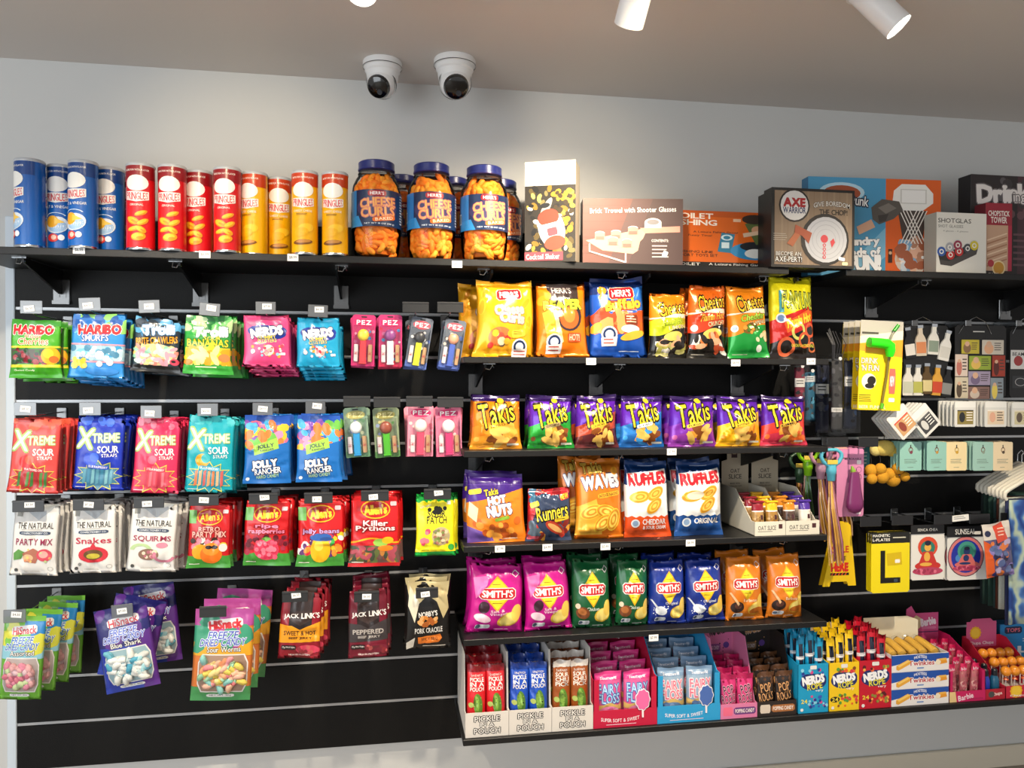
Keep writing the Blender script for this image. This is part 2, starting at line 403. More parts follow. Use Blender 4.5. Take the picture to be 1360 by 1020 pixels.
def bag_mesh(f, name, color, nu=None, nv=None):
    nu, nv = f.grid = (nu, nv) if nu else f.grid
    u, v = np.meshgrid(np.linspace(0, 1, nu+1), np.linspace(0, 1, nv+1)); sh = u.shape
    A = f(u.ravel(), v.ravel()); B = f(u.ravel(), v.ravel(), 1)
    vs = A.tolist(); idx = np.arange(len(A)).reshape(sh); bi = idx.copy()
    for j in range(sh[0]):
        for i in range(sh[1]):
            if 0 < i < nu and 0 < j < nv: bi[j, i] = len(vs); vs.append(B[idx[j, i]].tolist())
    fs = []
    for j in range(nv):
        for i in range(nu):
            fs.append((idx[j, i], idx[j+1, i], idx[j+1, i+1])); fs.append((idx[j, i], idx[j+1, i+1], idx[j, i+1])); fs.append((bi[j, i], bi[j, i+1], bi[j+1, i+1], bi[j+1, i]))
    me = bpy.data.meshes.new(name); me.from_pydata(vs, [], [tuple(int(q) for q in x) for x in fs])
    at_ = me.attributes.new('Col', 'FLOAT_COLOR', 'FACE')
    at_.data.foreach_set('color', np.tile(np.array([*lin(color), 1], dtype=np.float32), len(fs)))
    me.shade_smooth()
    return me
_seed = [10]
def nseed(): _seed[0] += 1; return _seed[0]
def bag(name, label, cat, W, H, T, color, art, loc, rot=(0, 0, 0), m='film', group=None, seed=None, **kw):
    """one filled bag: the body is the thing, its print a part; origin at the bottom centre"""
    sd = seed or nseed(); f = bag_surface(W, H, T, sd, **kw)
    o = obj(name, bag_mesh(f, name, color), m, None, loc); o.rotation_euler = rot
    tag(o, label, cat, group)
    if art:
        a = Art(W, H, sd); art(a)
        if a.t: obj('print', a.mesh(f), m, o)
    return o

# ================================================================== the setting
CEIL = 2.416
GZ = lambda k: 1.66-.14*k
structure(MB().box(-4.2, 5.2, .0215, .14, 0, CEIL).build('wall_back', 'wall'))
structure(MB().box(-4.2, 5.2, -5.2, .14, CEIL, CEIL+.1).build('ceiling', 'ceil'))
structure(MB().box(-4.2, 5.2, -5.2, .14, -.1, 0).build('floor', 'floor'))
structure(MB().box(-4.2, 5.2, .006, .02, 0, .079, bev=.004).build('baseboard_back', 'skirt'))
XL, XR, ZT, ZB = -1.102, 3.3, 1.936, .262
structure(MB().box(XL-.026, XL, -.004, .02, ZB, ZT, bev=.003).build('trim_1', 'trim'))
panel = thing('slatwall_panel', 'wide black slatwall panel with silver grooves behind all the snacks', 'display wall', (0, 0, 0))
edges = [ZT]+[GZ(k) for k in range(-1, 10)]+[ZB]
for a, b in zip(edges[:-1], edges[1:]):
    hi = a-(.0055 if a != ZT else 0); lo = b+(.0055 if b != ZB else 0)
    MB().box(XL, XR, 0, .02, lo, hi, bev=.0015).build('slat', 'board', panel)
ins = MB().box(XL, XR, .0015, .018, -.0035, .0045).box(XL, XR, .012, .018, -.0055, -.0035, '101010').mesh('aluminium_insert')
for k in range(-1, 10): obj('aluminium_insert', ins, 'alu', panel, (0, 0, GZ(k)))

# ------------------------------------------------------------------ shelves
def sticker(parent, px, py, Y, w=.03, h=.02, rot=0):
    x, z = at(px, py, Y)
    a = Art(w, h, int(px)); a.rect(0, 0, 1, 1, 'f3f3f1'); a.text('$'+str(3+int(px) % 6)+'.99', .5, .5, .66, .42, '3a3a3a')
    o = obj('price_sticker', a.mesh(flat(w, h), base=.0003), 'card', parent)
    o.location = Vector((x, -Y-.0006, z-h/2))-parent.location; o.rotation_euler = (0, R(rot), 0); o['label'] = 'small white price sticker'
    return o
brk = MB()
brk.add([(s*.003, y, z) for s in (-1, 1) for y, z in ((-.001, -.002), (-.255, -.002), (-.255, -.014), (-.02, -.075), (-.001, -.075))],
        [(0, 1, 2, 3, 4), (9, 8, 7, 6, 5)]+[(i, (i+1) % 5, 5+(i+1) % 5, 5+i) for i in range(5)], '1a1a1b')
brk = brk.mesh('bracket')
pl = MB().box(-.024, .024, -.007, -.0015, -.105, -.03, bev=.003); pl.box(-.024, .024, -.012, -.007, -.105, -.094)
pl.box(-.014, -.004, -.0085, -.007, -.085, -.045, '303030').box(.004, .014, -.0085, -.007, -.085, -.045, '303030'); pl = pl.mesh('bracket_plate')
clp = MB().tube([(-.012, -.24, -.004), (-.012, -.246, -.016), (0, -.25, -.018), (.006, -.25, -.008)], .0016, 6).tube([(.006, -.244, -.002), (.012, -.25, -.014)], .002, 6)
clp = clp.box(-.02, .016, -.255, -.225, -.003, -.0005).mesh('clip')
def shelf(label, x0, x1, ztop, th, Y, plates, clips):
    t = thing('wall_shelf', label, 'shelf', ((x0+x1)/2, 0, ztop-th))
    MB().box(x0-t.location.x, x1-t.location.x, -Y, -.001, 0, th, bev=.002).build('shelf_board', 'black', t)
    for p in plates:
        b = obj('bracket', brk, 'black', t, (p-t.location.x, 0, 0)); obj('bracket_plate', pl, 'grey', b)
    for p in clips: obj('clip', clp, 'chrome', t, (p-t.location.x, 0, 0))
    return t
ZTOP = 1.799
ZS = {2: 1.516, 3: 1.241, 4: .963, 5: .69, 6: .397}
SX0, SX1 = .222, 1.372
XE = at(1048, 365, .3)[0]; XE2 = at(1124, 365, .3)[0]
s1 = shelf('long black top shelf carrying the tubes, cheese curl jars and game boxes', at(-60, 335, .3)[0], XE, ZTOP, .02, .3,
           [px_m(p, .01) for p in (81, 266, 453, 640, 830, 1010)], [px_m(p, .24) for p in (30, 236, 455, 642, 825, 1012)])
s1b = shelf('black top shelf under the hoop game and shot glass box', XE2, 3.2, ZTOP, .02, .3, [px_m(p, .01) for p in (1157, 1335)], [px_m(p, .24) for p in (1226, 1400)])
SH = {}
names = {2: 'black shelf of orange, blue and green puffed snack bags', 3: 'black shelf holding one row of rolled tortilla chip bags',
         4: 'black shelf with ridged chips, nut pouch and oat bars', 5: 'black shelf with pink, green, blue and orange potato chip bags'}
for k in (2, 3, 4, 5):
    SH[k] = shelf(names[k], SX0, SX1, ZS[k], .018, .3, [px_m(p, .01) for p in (632, 792, 980)], [px_m(p, .24) for p in (650, 822, 1040)])
SH[6] = shelf('long bottom black shelf of candy display boxes', SX0, 3.2, ZS[6], .018, .3, [px_m(p, .01) for p in (690, 900, 1050, 1230)], [px_m(p, .24) for p in (640, 835, 1050, 1262)])
for p, q in ((105, 332), (272, 338), (389, 342), (607, 351)): sticker(s1, p, q, .3)
for k, l in {2: ((785, 480), (977, 482), (1077, 480)), 3: ((892, 600),), 4: ((664, 729), (727, 727), (804, 726), (917, 721)), 5: ((868, 847),)}.items():
    for p, q in l: sticker(SH[k], p, q, .3)

# ------------------------------------------------------------------ ceiling fittings
def spot_head(label, face, d, energy, cone=70, blend=.6, color=(1, .86, .66), cat_group='track spotlights on the ceiling', stem=True):
    d = Vector(d).normalized(); q = d.to_track_quat('-Z', 'Y').to_matrix().to_4x4(); L, r = .2, .034
    t = thing('track_spotlight', label, 'spotlight', face, group=cat_group)
    MB().lathe([(r-.003, .003), (r, 0), (r, L-.004), (r-.004, L)], 28, mtx=q).build('housing', 'white', t, smooth=40)
    MB().lathe([(.0005, .0022), (r-.0032, .0022), (r-.0032, .0029), (.0005, .0029)], 28, mtx=q, caps=False).build('lamp_face', 'lamp', t)
    back = q @ Vector((0, 0, L*.7)); top = CEIL-face[2]
    if stem: MB().tube([back, (back.x, back.y, top-.02)], .007, 10).lathe([(.03, top-.02), (.03, top-.0005)], 20, mtx=Matrix.Translation((back.x, back.y, 0))).build('mounting_stem', 'white', t, smooth=40)
    l = bpy.data.lights.new('spot_beam', 'SPOT'); l.energy = energy; l.color = color; l.spot_size = R(cone); l.spot_blend = blend; l.shadow_soft_size = .03
    lo = bpy.data.objects.new('spot_beam', l); COL.objects.link(lo); lo.parent = t; lo.location = d*.006
    lo.rotation_euler = d.to_track_quat('-Z', 'Y').to_euler()
    return t
def face_at(px, py, Y): x, z = at(px, py, Y); return (x, -Y, z)
spot_head('white cylinder spotlight glowing at the top edge above the two cameras', face_at(480, -10, .82), (-.1, -.5, -.86), 30)
spot_head('white cylinder spotlight aimed at the wall, its lamp face hidden', face_at(835, 33, .82), (-.06, .68, -.73), 55, cone=96, blend=.8)
spot_head('white cylinder spotlight with a bright face tilted to the right', face_at(1194, 36, .82), (.55, -.32, -.77), 30)
for x, tx, e in ((-.8, -.6, 84), (.4, .4, 82), (1.6, 1.4, 92)):
    spot_head('white cylinder spotlight on the nearer ceiling track, %s of three' % ('left' if x < 0 else 'middle' if x < 1 else 'right'), (x, -1.12, 2.28), (tx-x, .85, -1.5), e, cone=90, blend=1.0, cat_group='near track spotlights')

for x, lab in ((-.38, 'white cylinder spotlight on the nearer track washing the wall above the red tubes'), (.62, 'white cylinder spotlight on the nearer track washing the wall above the jars')):
    spot_head(lab, (x, -1.12, 2.28), (-.05, 1.12, -.3), 19 if x < 0 else 11, cone=58, blend=1.0, color=(1, .82, .55), cat_group='near track spotlights')
def dome_camera(label, px, py, r, look, seam):
    c = at_z(px, py, CEIL); t = thing('dome_camera', label, 'security camera', c); k = r/.06
    MB().lathe([(.058*k, -.0005), (.06*k, -.004), (.06*k, -.018*k), (.055*k, -.022*k), (.054*k, -.032*k), (.05*k, -.036*k), (.047*k, -.06*k), (.044*k, -.07*k), (.03*k, -.078*k)], 36).build('housing', 'white', t, smooth=35)
    MB().lathe([(.0605*k, -.0185*k), (.0605*k, -.0205*k)], 36, '303030', caps=False).build('seam', 'plastic', t)
    d = Vector(look).normalized(); q = d.to_track_quat('Z', 'Y').to_matrix().to_4x4(); c2 = Vector((d.x*.012*k, d.y*.012*k, -.072*k))
    e = MB().ball((0, 0, 0), .044*k, n=28, m=18).build('camera_ball', 'white', t, smooth=60, loc=c2)
    mt = q
    MB().lathe([(.036*k, .021*k), (.036*k, .029*k), (.032*k, .037*k), (.02*k, .0425*k), (.001, .044*k)], 28, mtx=mt).build('lens_cover', 'lens', e, smooth=30)
    MB().lathe([(.008*k, .036*k), (.008*k, .0445*k), (.006*k, .0445*k), (.006*k, .0435*k), (.0005, .0435*k)], 18, '3a3d44', mtx=mt@Matrix.Translation((.006*k, -.012*k, 0))).build('lens', 'plastic', e, smooth=30)
    MB().lathe([(.0475*k, -.006*k), (.0475*k, .001*k)], 30, '15151a', mtx=mt, caps=False).build('swivel_gap', 'plastic', e)
dome_camera('smaller white dome security camera on the ceiling, left of the pair', 508, 82, .059, (-.3, -.75, -.6), 0)
dome_camera('larger white dome security camera on the ceiling, right of the pair', 604, 79, .063, (.04, -.75, -.62), 0)

# ================================================================== top shelf: tubes
CR, CH = .0362, .236
def can_meshes(base, top, art):
    b = MB().lathe([(CR*.93, .001), (CR, .004), (CR, CH-.008)], 36, base).mesh('can_tube', 40)
    rim = MB().lathe([(CR+.0008, 0), (CR+.0012, .003), (CR+.0004, .006)], 36, 'c9c9cc').mesh('bottom_rim', 60)
    lid = MB().lathe([(CR+.001, CH-.009), (CR+.0016, CH-.007), (CR+.0014, CH-.003), (CR-.001, CH), (CR-.004, CH-.002), (.001, CH-.002)], 36, 'b4b8be').mesh('lid', 40)
    a = Art(math.pi*CR, CH-.010, 5); art(a, top); p = a.mesh(cyl(CR, CH-.010, .001), L=.006)
    return b, rim, lid, p
def can_common(a, top):
    a.rect(0, 0, 1, .16, top)
    a.text('MORE FUN WITH FLAVOR', .5, .055, .56, .022, 'f5f0e6')
    a.ell(.5, .21, .27, .095, 'f6f4ee')
    a.poly([(.22, .31), (.78, .31), (.78, .405), (.5, .435), (.22, .405)], 'f3efe9')
    a.text('PRINGLES', .5, .36, .5, .085, 'd5182b', out='f7f3ee', ow=.05, bold=.035, arc=-.12)
def chips_stack(a, cols):
    for i, (x, y, rx, ry, r) in enumerate(((.6, .57, .15, .026, 22), (.42, .66, .16, .042, -24), (.64, .675, .14, .03, 30), (.46, .755, .17, .028, 14), (.6, .765, .12, .034, -30), (.54, .85, .16, .048, 8))):
        a.ell(x, y, rx, ry, cols[0], rot=r); a.ell(x-.02, y-.006, rx*.8, ry*.7, cols[1], rot=r); a.ell(x+.04, y+.012, rx*.5, ry*.35, 'e08a14', rot=r)
def can_red(a, top):
    can_common(a, top); a.text('ORIGINAL', .5, .47, .3, .024, 'f6e9df'); chips_stack(a, ('e8920e', 'f6bb2e'))
def can_yellow(a, top):
    can_common(a, top); a.text('CHEESY CHEESE', .5, .47, .46, .026, 'fbf3dd'); a.lines(.34, .5, .66, .53, 2, '7a4a08')
    for i, (x, y) in enumerate(((.45, .62), (.58, .68), (.45, .73))): a.ell(x, y, .2, .055, ('f3ad05', 'fbc72a', 'f4b414')[i], rot=8)
    a.ell(.5, .855, .24, .032, '7c4a16', rot=4); a.ell(.52, .845, .18, .02, 'c98a3c', rot=4)
def can_blue(a, top):
    can_common(a, top); a.text('SALT & VINEGAR', .5, .48, .58, .032, 'f4f4f4')
    a.ell(.52, .7, .26, .1, 'dfe8f2', rot=10); a.ell(.54, .715, .2, .075, '9fc3e6', rot=10)
    a.ring(.5, .6, .24, .05, 'cfe2f4', w=.16, a0=180, a1=340); a.ell(.42, .66, .15, .07, 'f0ad22', rot=35); a.poly([(.48, .61), (.7, .665), (.48, .69)], 'f7c94e')
    a.ell(.44, .855, .13, .05, 'd93b34'); a.ell(.46, .85, .06, .03, 'f1c9b6'); a.ell(.62, .85, .07, .035, 'eef1f5')
CANS = {'blue': can_meshes('0f5fb4', '0b3f85', can_blue), 'red': can_meshes('d5161f', '8f0f18', can_red), 'yellow': can_meshes('f5b50a', 'c43d12', can_yellow)}
def can(label, col, px, Y, rz, group):
    t = thing('crisp_tube', label, 'chip tube', (at(px, 300, Y)[0], -Y, ZTOP+.0005), (0, 0, R(rz)), group)
    for n, me, m in zip(('can_tube', 'bottom_rim', 'lid', 'print'), CANS[col], ('film', 'chrome', 'plastic', 'film')): obj(n, me, m, t)
    return t
canpos = []
ORD = ('first', 'second', 'third', 'fourth')
for col, flav, l in (('blue', 'blue', ((40, .27, -42), (82, .232, 6), (111, .278, -12), (147, .275, -4))),
                     ('red', 'red', ((187, .275, 8), (229, .275, 6), (265, .275, -4), (302, .275, 4))),
                     ('yellow', 'yellow', ((338, .275, -16), (371, .235, 14), (405, .272, 4), (445, .275, 0)))):
    for i, (px, Y, rz) in enumerate(l):
        while canpos and math.hypot(at(px, 300, Y)[0]-canpos[-1][0], Y-canpos[-1][1]) < 2*CR+.0045: Y -= .004
        canpos.append((at(px, 300, Y)[0], Y))
        can('%s crisp tube on the top shelf, %s %s tube from the left' % (flav, ORD[i], flav), col, px, Y, rz-9, 'front row of crisp tubes')
for col, px, lab in (('blue', 62, 'blue crisp tube in the back row behind the first two blue tubes'), ('red', 170, 'red crisp tube in the back row where blue meets red'),
                     ('red', 246, 'red crisp tube in the back row behind the second red tube'), ('yellow', 322, 'yellow crisp tube in the back row where red meets yellow')):
    can(lab, col, px, .14, 40, 'back row of crisp tubes')

# ------------------------------------------------------------------ cheese curl jars
JR = .071
def jprof(d=0): return [(.05-d, .001+d), (.058-d, .004+d), (.064-d, .016), (.069-d, .045), (JR-d, .09), (JR-d, .19), (.068-d, .212), (.059-d, .232), (.051-d, .243), (.049-d, .258)]
j_shell = MB().lathe(jprof(), 40, caps=False).mesh('jar_shell', 60)
j_lid = MB().lathe([(.051, .255), (.0535, .257), (.0535, .261), (.052, .262), (.0525, .279), (.049, .282), (.001, .282)], 40, '20296e')
j_lid = j_lid.mesh('lid', 35)
j_neck = MB().lathe([(.0515, .2445), (.0535, .2455), (.0535, .2475), (.0515, .2485)], 40, 'd8dae6').mesh('neck_ring', 40)
LZ, LH = .086, .104
def jar_art(a):
    a.rect(0, 0, 1, 1, '15294f'); a.rect(.1, 0, .27, 1, '2f7fc4'); a.poly([(.12, .75), (.3, .7), (.36, 1), (.12, 1)], '2f8fd0')
    a.rrect(.52, .1, .2, .15, 'b01c22'); a.text('HERR\'S', .52, .1, .15, .09, 'ffffff')
    a.ell(.52, .48, .24, .3, '3a3560')
    a.text('CHEESE', .53, .36, .4, .24, 'f2b45a', out='d87a6a', ow=.05, rot=4, arc=.1)
    a.text('CURLS', .53, .6, .38, .25, 'f2b45a', out='d87a6a', ow=.05, rot=4)
    a.rrect(.6, .78, .26, .13, 'e06a1a', rot=8); a.text('BAKED', .6, .78, .2, .08, 'fde9c8', rot=8)
    a.text('NET WT 18 OZ (510 g)', .55, .93, .34, .05, 'e8eef6')
    a.lines(.82, .08, .98, .92, 11, 'c7d3e6'); a.code(.02, .5, .14, .8)
ja = Art(1.16*math.pi*(JR+.0008), LH, 3); jar_art(ja)
j_print = ja.mesh(cyl(JR+.0008, LH, LZ, 1.16*math.pi), L=.008, base=.0006)
j_label = MB().lathe([(JR+.0004, LZ), (JR+.0009, LZ), (JR+.0009, LZ+LH), (JR+.0004, LZ+LH)], 40, '15294f', caps=False).mesh('wrap_label', 40)
def curl_mesh(i):
    g = random.Random(i); R0, an = g.uniform(.016, .03), g.uniform(1.3, 2.3); pts = [(R0*math.cos(an*(k/8-.5))-R0, R0*math.sin(an*(k/8-.5)), g.uniform(-.001, .001)) for k in range(9)]
    rad = [.0045, .0072, .0084, .0088, .0086, .009, .0085, .0072, .0042]
    return MB().tube(pts, rad, 8, ('ff8a12', 'ff9a1e', 'fb7e08', 'ffa62a')[i % 4]).mesh('cheese_curl', 80)
CURL = [curl_mesh(i) for i in range(6)]
def jar(label, px, Y, rz, n, seed):
    t = thing('snack_jar', label, 'jar', (at(px, 300, Y)[0], -Y, ZTOP+.0005), (0, 0, R(rz)), 'jars of cheese curls on the top shelf')
    obj('jar_shell', j_shell, 'clear', t); obj('lid', j_lid, 'plastic', t); obj('neck_ring', j_neck, 'clear', t)
    l = obj('wrap_label', j_label, 'film', t); obj('print', j_print, 'film', l)
    g = random.Random(seed)
    for i in range(n):
        a = -math.pi/2+g.uniform(-1.9, 1.9); lowpart = i % 5 < 3
        z = g.uniform(.013, .088) if lowpart else g.uniform(.185, .228)
        rmax = (.069-.004*(1-min(z, .09)/.09) if z < .1 else .07-.022*max(0, (z-.195)/.05))-.0115
        r = rmax*g.uniform(.86, 1)
        c = obj('cheese_curl', CURL[g.randrange(6)], 'curl', t, (r*math.cos(a), r*math.sin(a), z))
        c.rotation_euler = (Matrix.Rotation(a, 4, 'Z') @ Matrix.Rotation(g.uniform(0, 6.3), 4, 'X') @ Matrix.Rotation(g.uniform(-.3, .3), 4, 'Y')).to_euler()
    MB().lathe([(.04, .012), (.052, .05), (.053, .2), (.038, .232), (.002, .234)], 16, 'f07a0c').build('curl_fill', 'curl', t, smooth=60)['kind'] = 'stuff'
for lab, px, s in (('clear jar of orange cheese curls beside the last yellow tube', 500, 1), ('clear jar of orange cheese curls, middle of the front three', 573, 2), ('clear jar of orange cheese curls, rightmost of the front three', 643, 3)):
    jar(lab, px, .232, -4+s*2, 95, s)
for lab, px, s in (('jar of cheese curls in the back row between the first two jars', 533, 4), ('jar of cheese curls in the back row between the last two jars', 600, 5), ('jar of cheese curls in the back row behind the rightmost jar', 664, 6)):
    jar(lab, px, .08, 10, 45, s)

# ------------------------------------------------------------------ boxed games
def carton(name, label, cat, x0, x1, ytop, Z0, Yf, depth, base, art, side=None, rz=0, lean=0, mt='card', group=None, ybot=None):
    """closed box; its front stands Yf in front of the panel between pixels x0 and x1"""
    Xa = at(x0, 400, Yf)[0]; Xb = at(x1, 400, Yf)[0]; xm = (x0+x1)/2
    W = (Xb-Xa)/math.cos(R(rz)); H = at(xm, ytop, Yf)[1]-Z0
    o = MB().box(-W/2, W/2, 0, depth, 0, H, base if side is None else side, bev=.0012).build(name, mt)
    o.location = ((Xa+Xb)/2, -Yf, Z0+.0005); o.rotation_euler = (R(lean), 0, R(rz)); tag(o, label, cat, group)
    a = Art(W, H, int(x0)); a.rect(.004, .004, .996, .996, base); art(a)
    obj('print', a.mesh(flat(W, H), L=.4, base=.0004), mt, o)
    return o
def art_shaker(a):
    a.rect(0, 0, 1, .24, 'e9dfc8'); a.rect(0, .24, 1, 1, '2a241b')
    for i in range(9): a.ring(.1+.1*i, .13+.04*(i % 3), .16, .1, 'c9bda6', w=.05, a0=180, a1=330)
    a.blobs(.03, .27, .95, .95, 90, ('c79a33', '5a4a22', 'e2c05a', '14110d', 'd8d2c2', '7a6f40', '8d6a1c', '0d0b09'), .045, 1.6)
    a.blobs(.55, .3, .95, .7, 40, ('e6b73a', 'c38b20', '3a2c12'), .05, 1.2)
    a.ell(.42, .47, .07, .12, 'a9a49a', rot=-28); a.ell(.53, .67, .26, .2, 'f1ece6', rot=14)
    a.ell(.47, .56, .21, .085, 'dd3f2a', rot=14); a.rrect(.53, .68, .42, .13, 'efe6ea', rot=12); a.ell(.6, .81, .21, .07, 'e04a34', rot=12)
    a.rrect(.55, .7, .2, .08, 'd94a52', rot=12); a.ell(.4, .44, .1, .025, '1a1a1e', rot=10); a.rect(.0, .9, .76, .985, 'b4434d')
    a.text('Cocktail Shaker', .36, .945, .66, .05, 'f8f1ea')
def art_trowel(a):
    a.rect(0, 0, 1, 1, '54413e'); a.poly([(0, 0), (.5, 0), (.25, 1), (0, 1)], '744a40')
    a.poly([(.5, 0), (.7, 0), (.45, 1), (.25, 1)], '604642')
    for i in range(7): a.rect(0, .1+.12*i, .45, .106+.12*i, '6c4238')
    a.text('Brick Trowel with Shooter Glasses', .5, .17, .86, .075, 'f6eee6', rot=1.5)
    a.poly([(.03, .63), (.6, .45), (.55, .78), (.5, .83), (.2, .78)], 'd8a98e'); a.poly([(.6, .45), (.63, .5), (.6, .6), (.56, .66)], 'd9ab92')
    a.poly([(.57, .44), (.97, .41), (.97, .5), (.62, .52)], 'e59a86'); a.ell(.7, .36, .085, .07, 'e6e0de'); a.rect(.615, .36, .785, .44, 'cfc6c4'); a.ell(.7, .35, .06, .04, '8b8584')
    for x, y in ((.17, .52), (.33, .5), (.5, .44), (.3, .6), (.44, .63)):
        a.ell(x, y, .05, .03, 'e9d4c8'); a.rect(x-.05, y, x+.05, y+.1, 'b98a7c'); a.rect(x-.04, y+.05, x+.04, y+.1, 'cf6a5c'); a.ell(x, y, .038, .02, 'a58880')
    for p in ([(.06, .68), (.075, .68), (.075, .8), (.06, .8)], [(.06, .78), (.42, .94), (.42, .965), (.06, .8)], [(.42, .82), (.435, .82), (.435, .96), (.42, .96)]): a.poly(p, 'f4ddd0')
    a.text('CONTENTS:', .77, .63, .17, .04, 'f3e9e2'); a.lines(.69, .7, .86, .92, 4, 'd9cac2', h=.3); a.rrect(.82, .83, .05, .09, 'f4f4f2', rot=-25)
def art_fish(a):
    a.rect(0, 0, 1, .86, 'e0660f'); a.rect(0, 0, 1, .1, 'c9560f'); a.rect(0, .86, 1, 1, '17130f')
    a.text('TOILET', .2, .09, .42, .09, 'fff4e6', bold=.035); a.text('FISHING', .22, .2, .46, .09, 'fff4e6', bold=.035)
    a.text('A Leisure Fishing Game!', .44, .36, .46, .04, '3a2410'); a.text('Funny Time!', .28, .42, .24, .04, '3a2410')
    a.rect(.62, .12, .7, .17, 'f5c9a4'); a.poly([(.5, .36), (.64, .38), (.6, .7), (.46, .68)], '2b7fa0'); a.ring(.555, .44, .06, .05, 'd9eef2', w=.4); a.rect(.5, .52, .58, .62, 'd9eef2')
    a.text('FISHING LINE', .24, .69, .34, .04, '3a2410'); a.text('SPORT TOYS SET', .26, .75, .4, .045, '3a2410')
    a.ell(.85, .66, .26, .15, '2f8fc4'); a.ell(.84, .58, .15, .08, '22242a'); a.ell(.85, .7, .11, .08, 'e9e9e4')
    a.poly([(.74, .2), (.95, .1), (1, .5), (.86, .55)], '5d6d3a'); a.ell(.84, .12, .13, .08, '3a2a22'); a.ell(.87, .3, .06, .07, 'd9a27c'); a.poly([(.72, .36), (.92, .3), (.93, .36), (.73, .43)], 'e9c7a6')
    a.text('TOILET', .15, .9, .26, .045, 'f3efe8', bold=.03); a.text('FISHING', .16, .96, .26, .04, 'f3efe8'); a.text('A Leisure Fishing Game!', .66, .9, .58, .05, 'f3efe8'); a.text('Funny Time!', .54, .96, .3, .045, 'f3efe8')
def art_axe(a):
    a.rect(0, 0, 1, 1, '1d1a18'); a.rect(.035, .035, .97, .965, '8f7860')
    for i in range(12): a.rect(.035+.078*i, .035, .04+.078*i+.02*(i % 2), .965, ('82694f', '998268')[i % 2])
    a.circ(.27, .22, .185, '2a221e', 20); a.circ(.27, .22, .165, 'dcd8d4', 20); a.text('AXE', .27, .18, .25, .1, 'a81d22', bold=.05); a.text('WARRIOR', .27, .28, .27, .075, '27345f', bold=.04)
    a.text('GIVE BOREDOM', .72, .21, .44, .06, 'ded8cf', arc=.5, out='4a3d30', ow=.05); a.text('THE CHOP!', .74, .29, .34, .065, '33291f', bold=.035)
    a.circ(.64, .64, .29, '25201d', 22); a.circ(.65, .64, .255, 'c3c3c6', 22)
    for r in (.22, .17, .12): a.ring(.65, .64, r, r*a.W/a.H, 'adadb2', w=.04)
    a.circ(.63, .63, .045, 'cf4046')
    for y in (.71, .76, .81, .86): a.circ(.63, y, .02, 'cf4046'); a.circ(.63, y, .01, 'c3c3c6')
    a.poly([(.7, .66), (.74, .62), (.76, .67), (.72, .74)], 'cf4046')
    a.poly([(.18, .7), (.33, .48), (.38, .52), (.25, .74)], 'b5653c'); a.poly([(.28, .46), (.48, .56), (.44, .7), (.36, .6), (.27, .56)], 'a9502f')
    a.lines(.02, .58, .2, .68, 4, 'ded5c6', h=.15); a.text('BECOME AN', .2, .83, .3, .05, 'e6e0d6', out='5a4b3b', ow=.05); a.text('AXE-PERT!', .2, .9, .32, .065, 'f0ece4', out='1c1814', ow=.06)
    a.rrect(.84, .88, .08, .045, 'f4f2ee', rot=-12); a.rrect(.88, .94, .07, .04, 'f2ecb4')
def art_hoop(a):
    a.rect(0, 0, .58, 1, '4b9ac4'); a.rect(.58, 0, 1, 1, 'e0601c'); a.poly([(.3, .9), (.58, .5), (.58, .8), (.4, 1)], '7db9d8')
    a.ell(.25, .15, .17, .1, 'b9dcec'); a.ell(.25, .16, .14, .08, 'a44e2c'); a.text('Slam Dunk', .3, .22, .3, .1, 'ffffff', out='1b2740', ow=.08, rot=-6)
    a.poly([(.64, .12), (.7, .05), (.88, .05), (.94, .14), (.94, .24), (.86, .32), (.7, .32), (.63, .24)], 'f1efe9'); a.poly([(.69, .1), (.89, .1), (.89, .25), (.69, .25)], 'd2cfc8'); a.poly([(.7, .11), (.88, .11), (.88, .24), (.7, .24)], 'f4f2ee')
    a.ell(.78, .82, .13, .16, 'd9c7b8'); a.poly([(.67, .32), (.89, .32), (.86, .62), (.71, .62)], '473a34'); a.poly([(.68, .62), (.88, .62), (.9, .85), (.66, .85)], 'dcae8c')
    a.blobs(.69, .64, .88, .93, 36, ('e6b59a', 'f1e4dc', 'b98468', '7fa7c8', 'cfd6dd', 'a35a3c'), .03, 1.5)
    o = []
    for i in range(-3, 9):
        for sgn in (1, -1):
            x0 = .68+.026*i; x1 = x0+sgn*.12
            p = [(x0, .32), (x0+.008, .32), (x1+.008, .66), (x1, .66)]
            if all(.665 < q[0] < .9 for q in p): o += [[p[0], p[1], p[2]], [p[0], p[2], p[3]]]
    a._put(o, 'f6efe6')
    a.poly([(.47, .3), (.55, .21), (.68, .23), (.71, .32), (.64, .41), (.53, .47), (.48, .42)], '59534d'); a.poly([(.52, .3), (.6, .25), (.66, .3), (.58, .36)], '7d766e'); a.poly([(.52, .38), (.6, .36), (.58, .43), (.53, .45)], '3f3a36')
    a.poly([(.36, .5), (.47, .42), (.5, .5), (.38, .58)], 'e0b092')
    a.text('Laundry', .38, .66, .3, .1, 'ffffff', out='1b2740', ow=.05, rot=3, bold=.04); a.text('loads of', .4, .76, .28, .09, 'ffffff', out='1b2740', ow=.05, rot=3, bold=.04); a.text('FUN!', .42, .87, .24, .15, 'ffffff', out='1b2740', ow=.05, rot=3, bold=.05)
    a.rect(.6, .72, .63, .86, '3a1c10'); a.circ(.615, .76, .012, 'd9b08a'); a.rrect(.88, .8, .06, .03, 'f4f2ee'); a.rrect(.92, .97, .06, .03, 'f4d9a0')
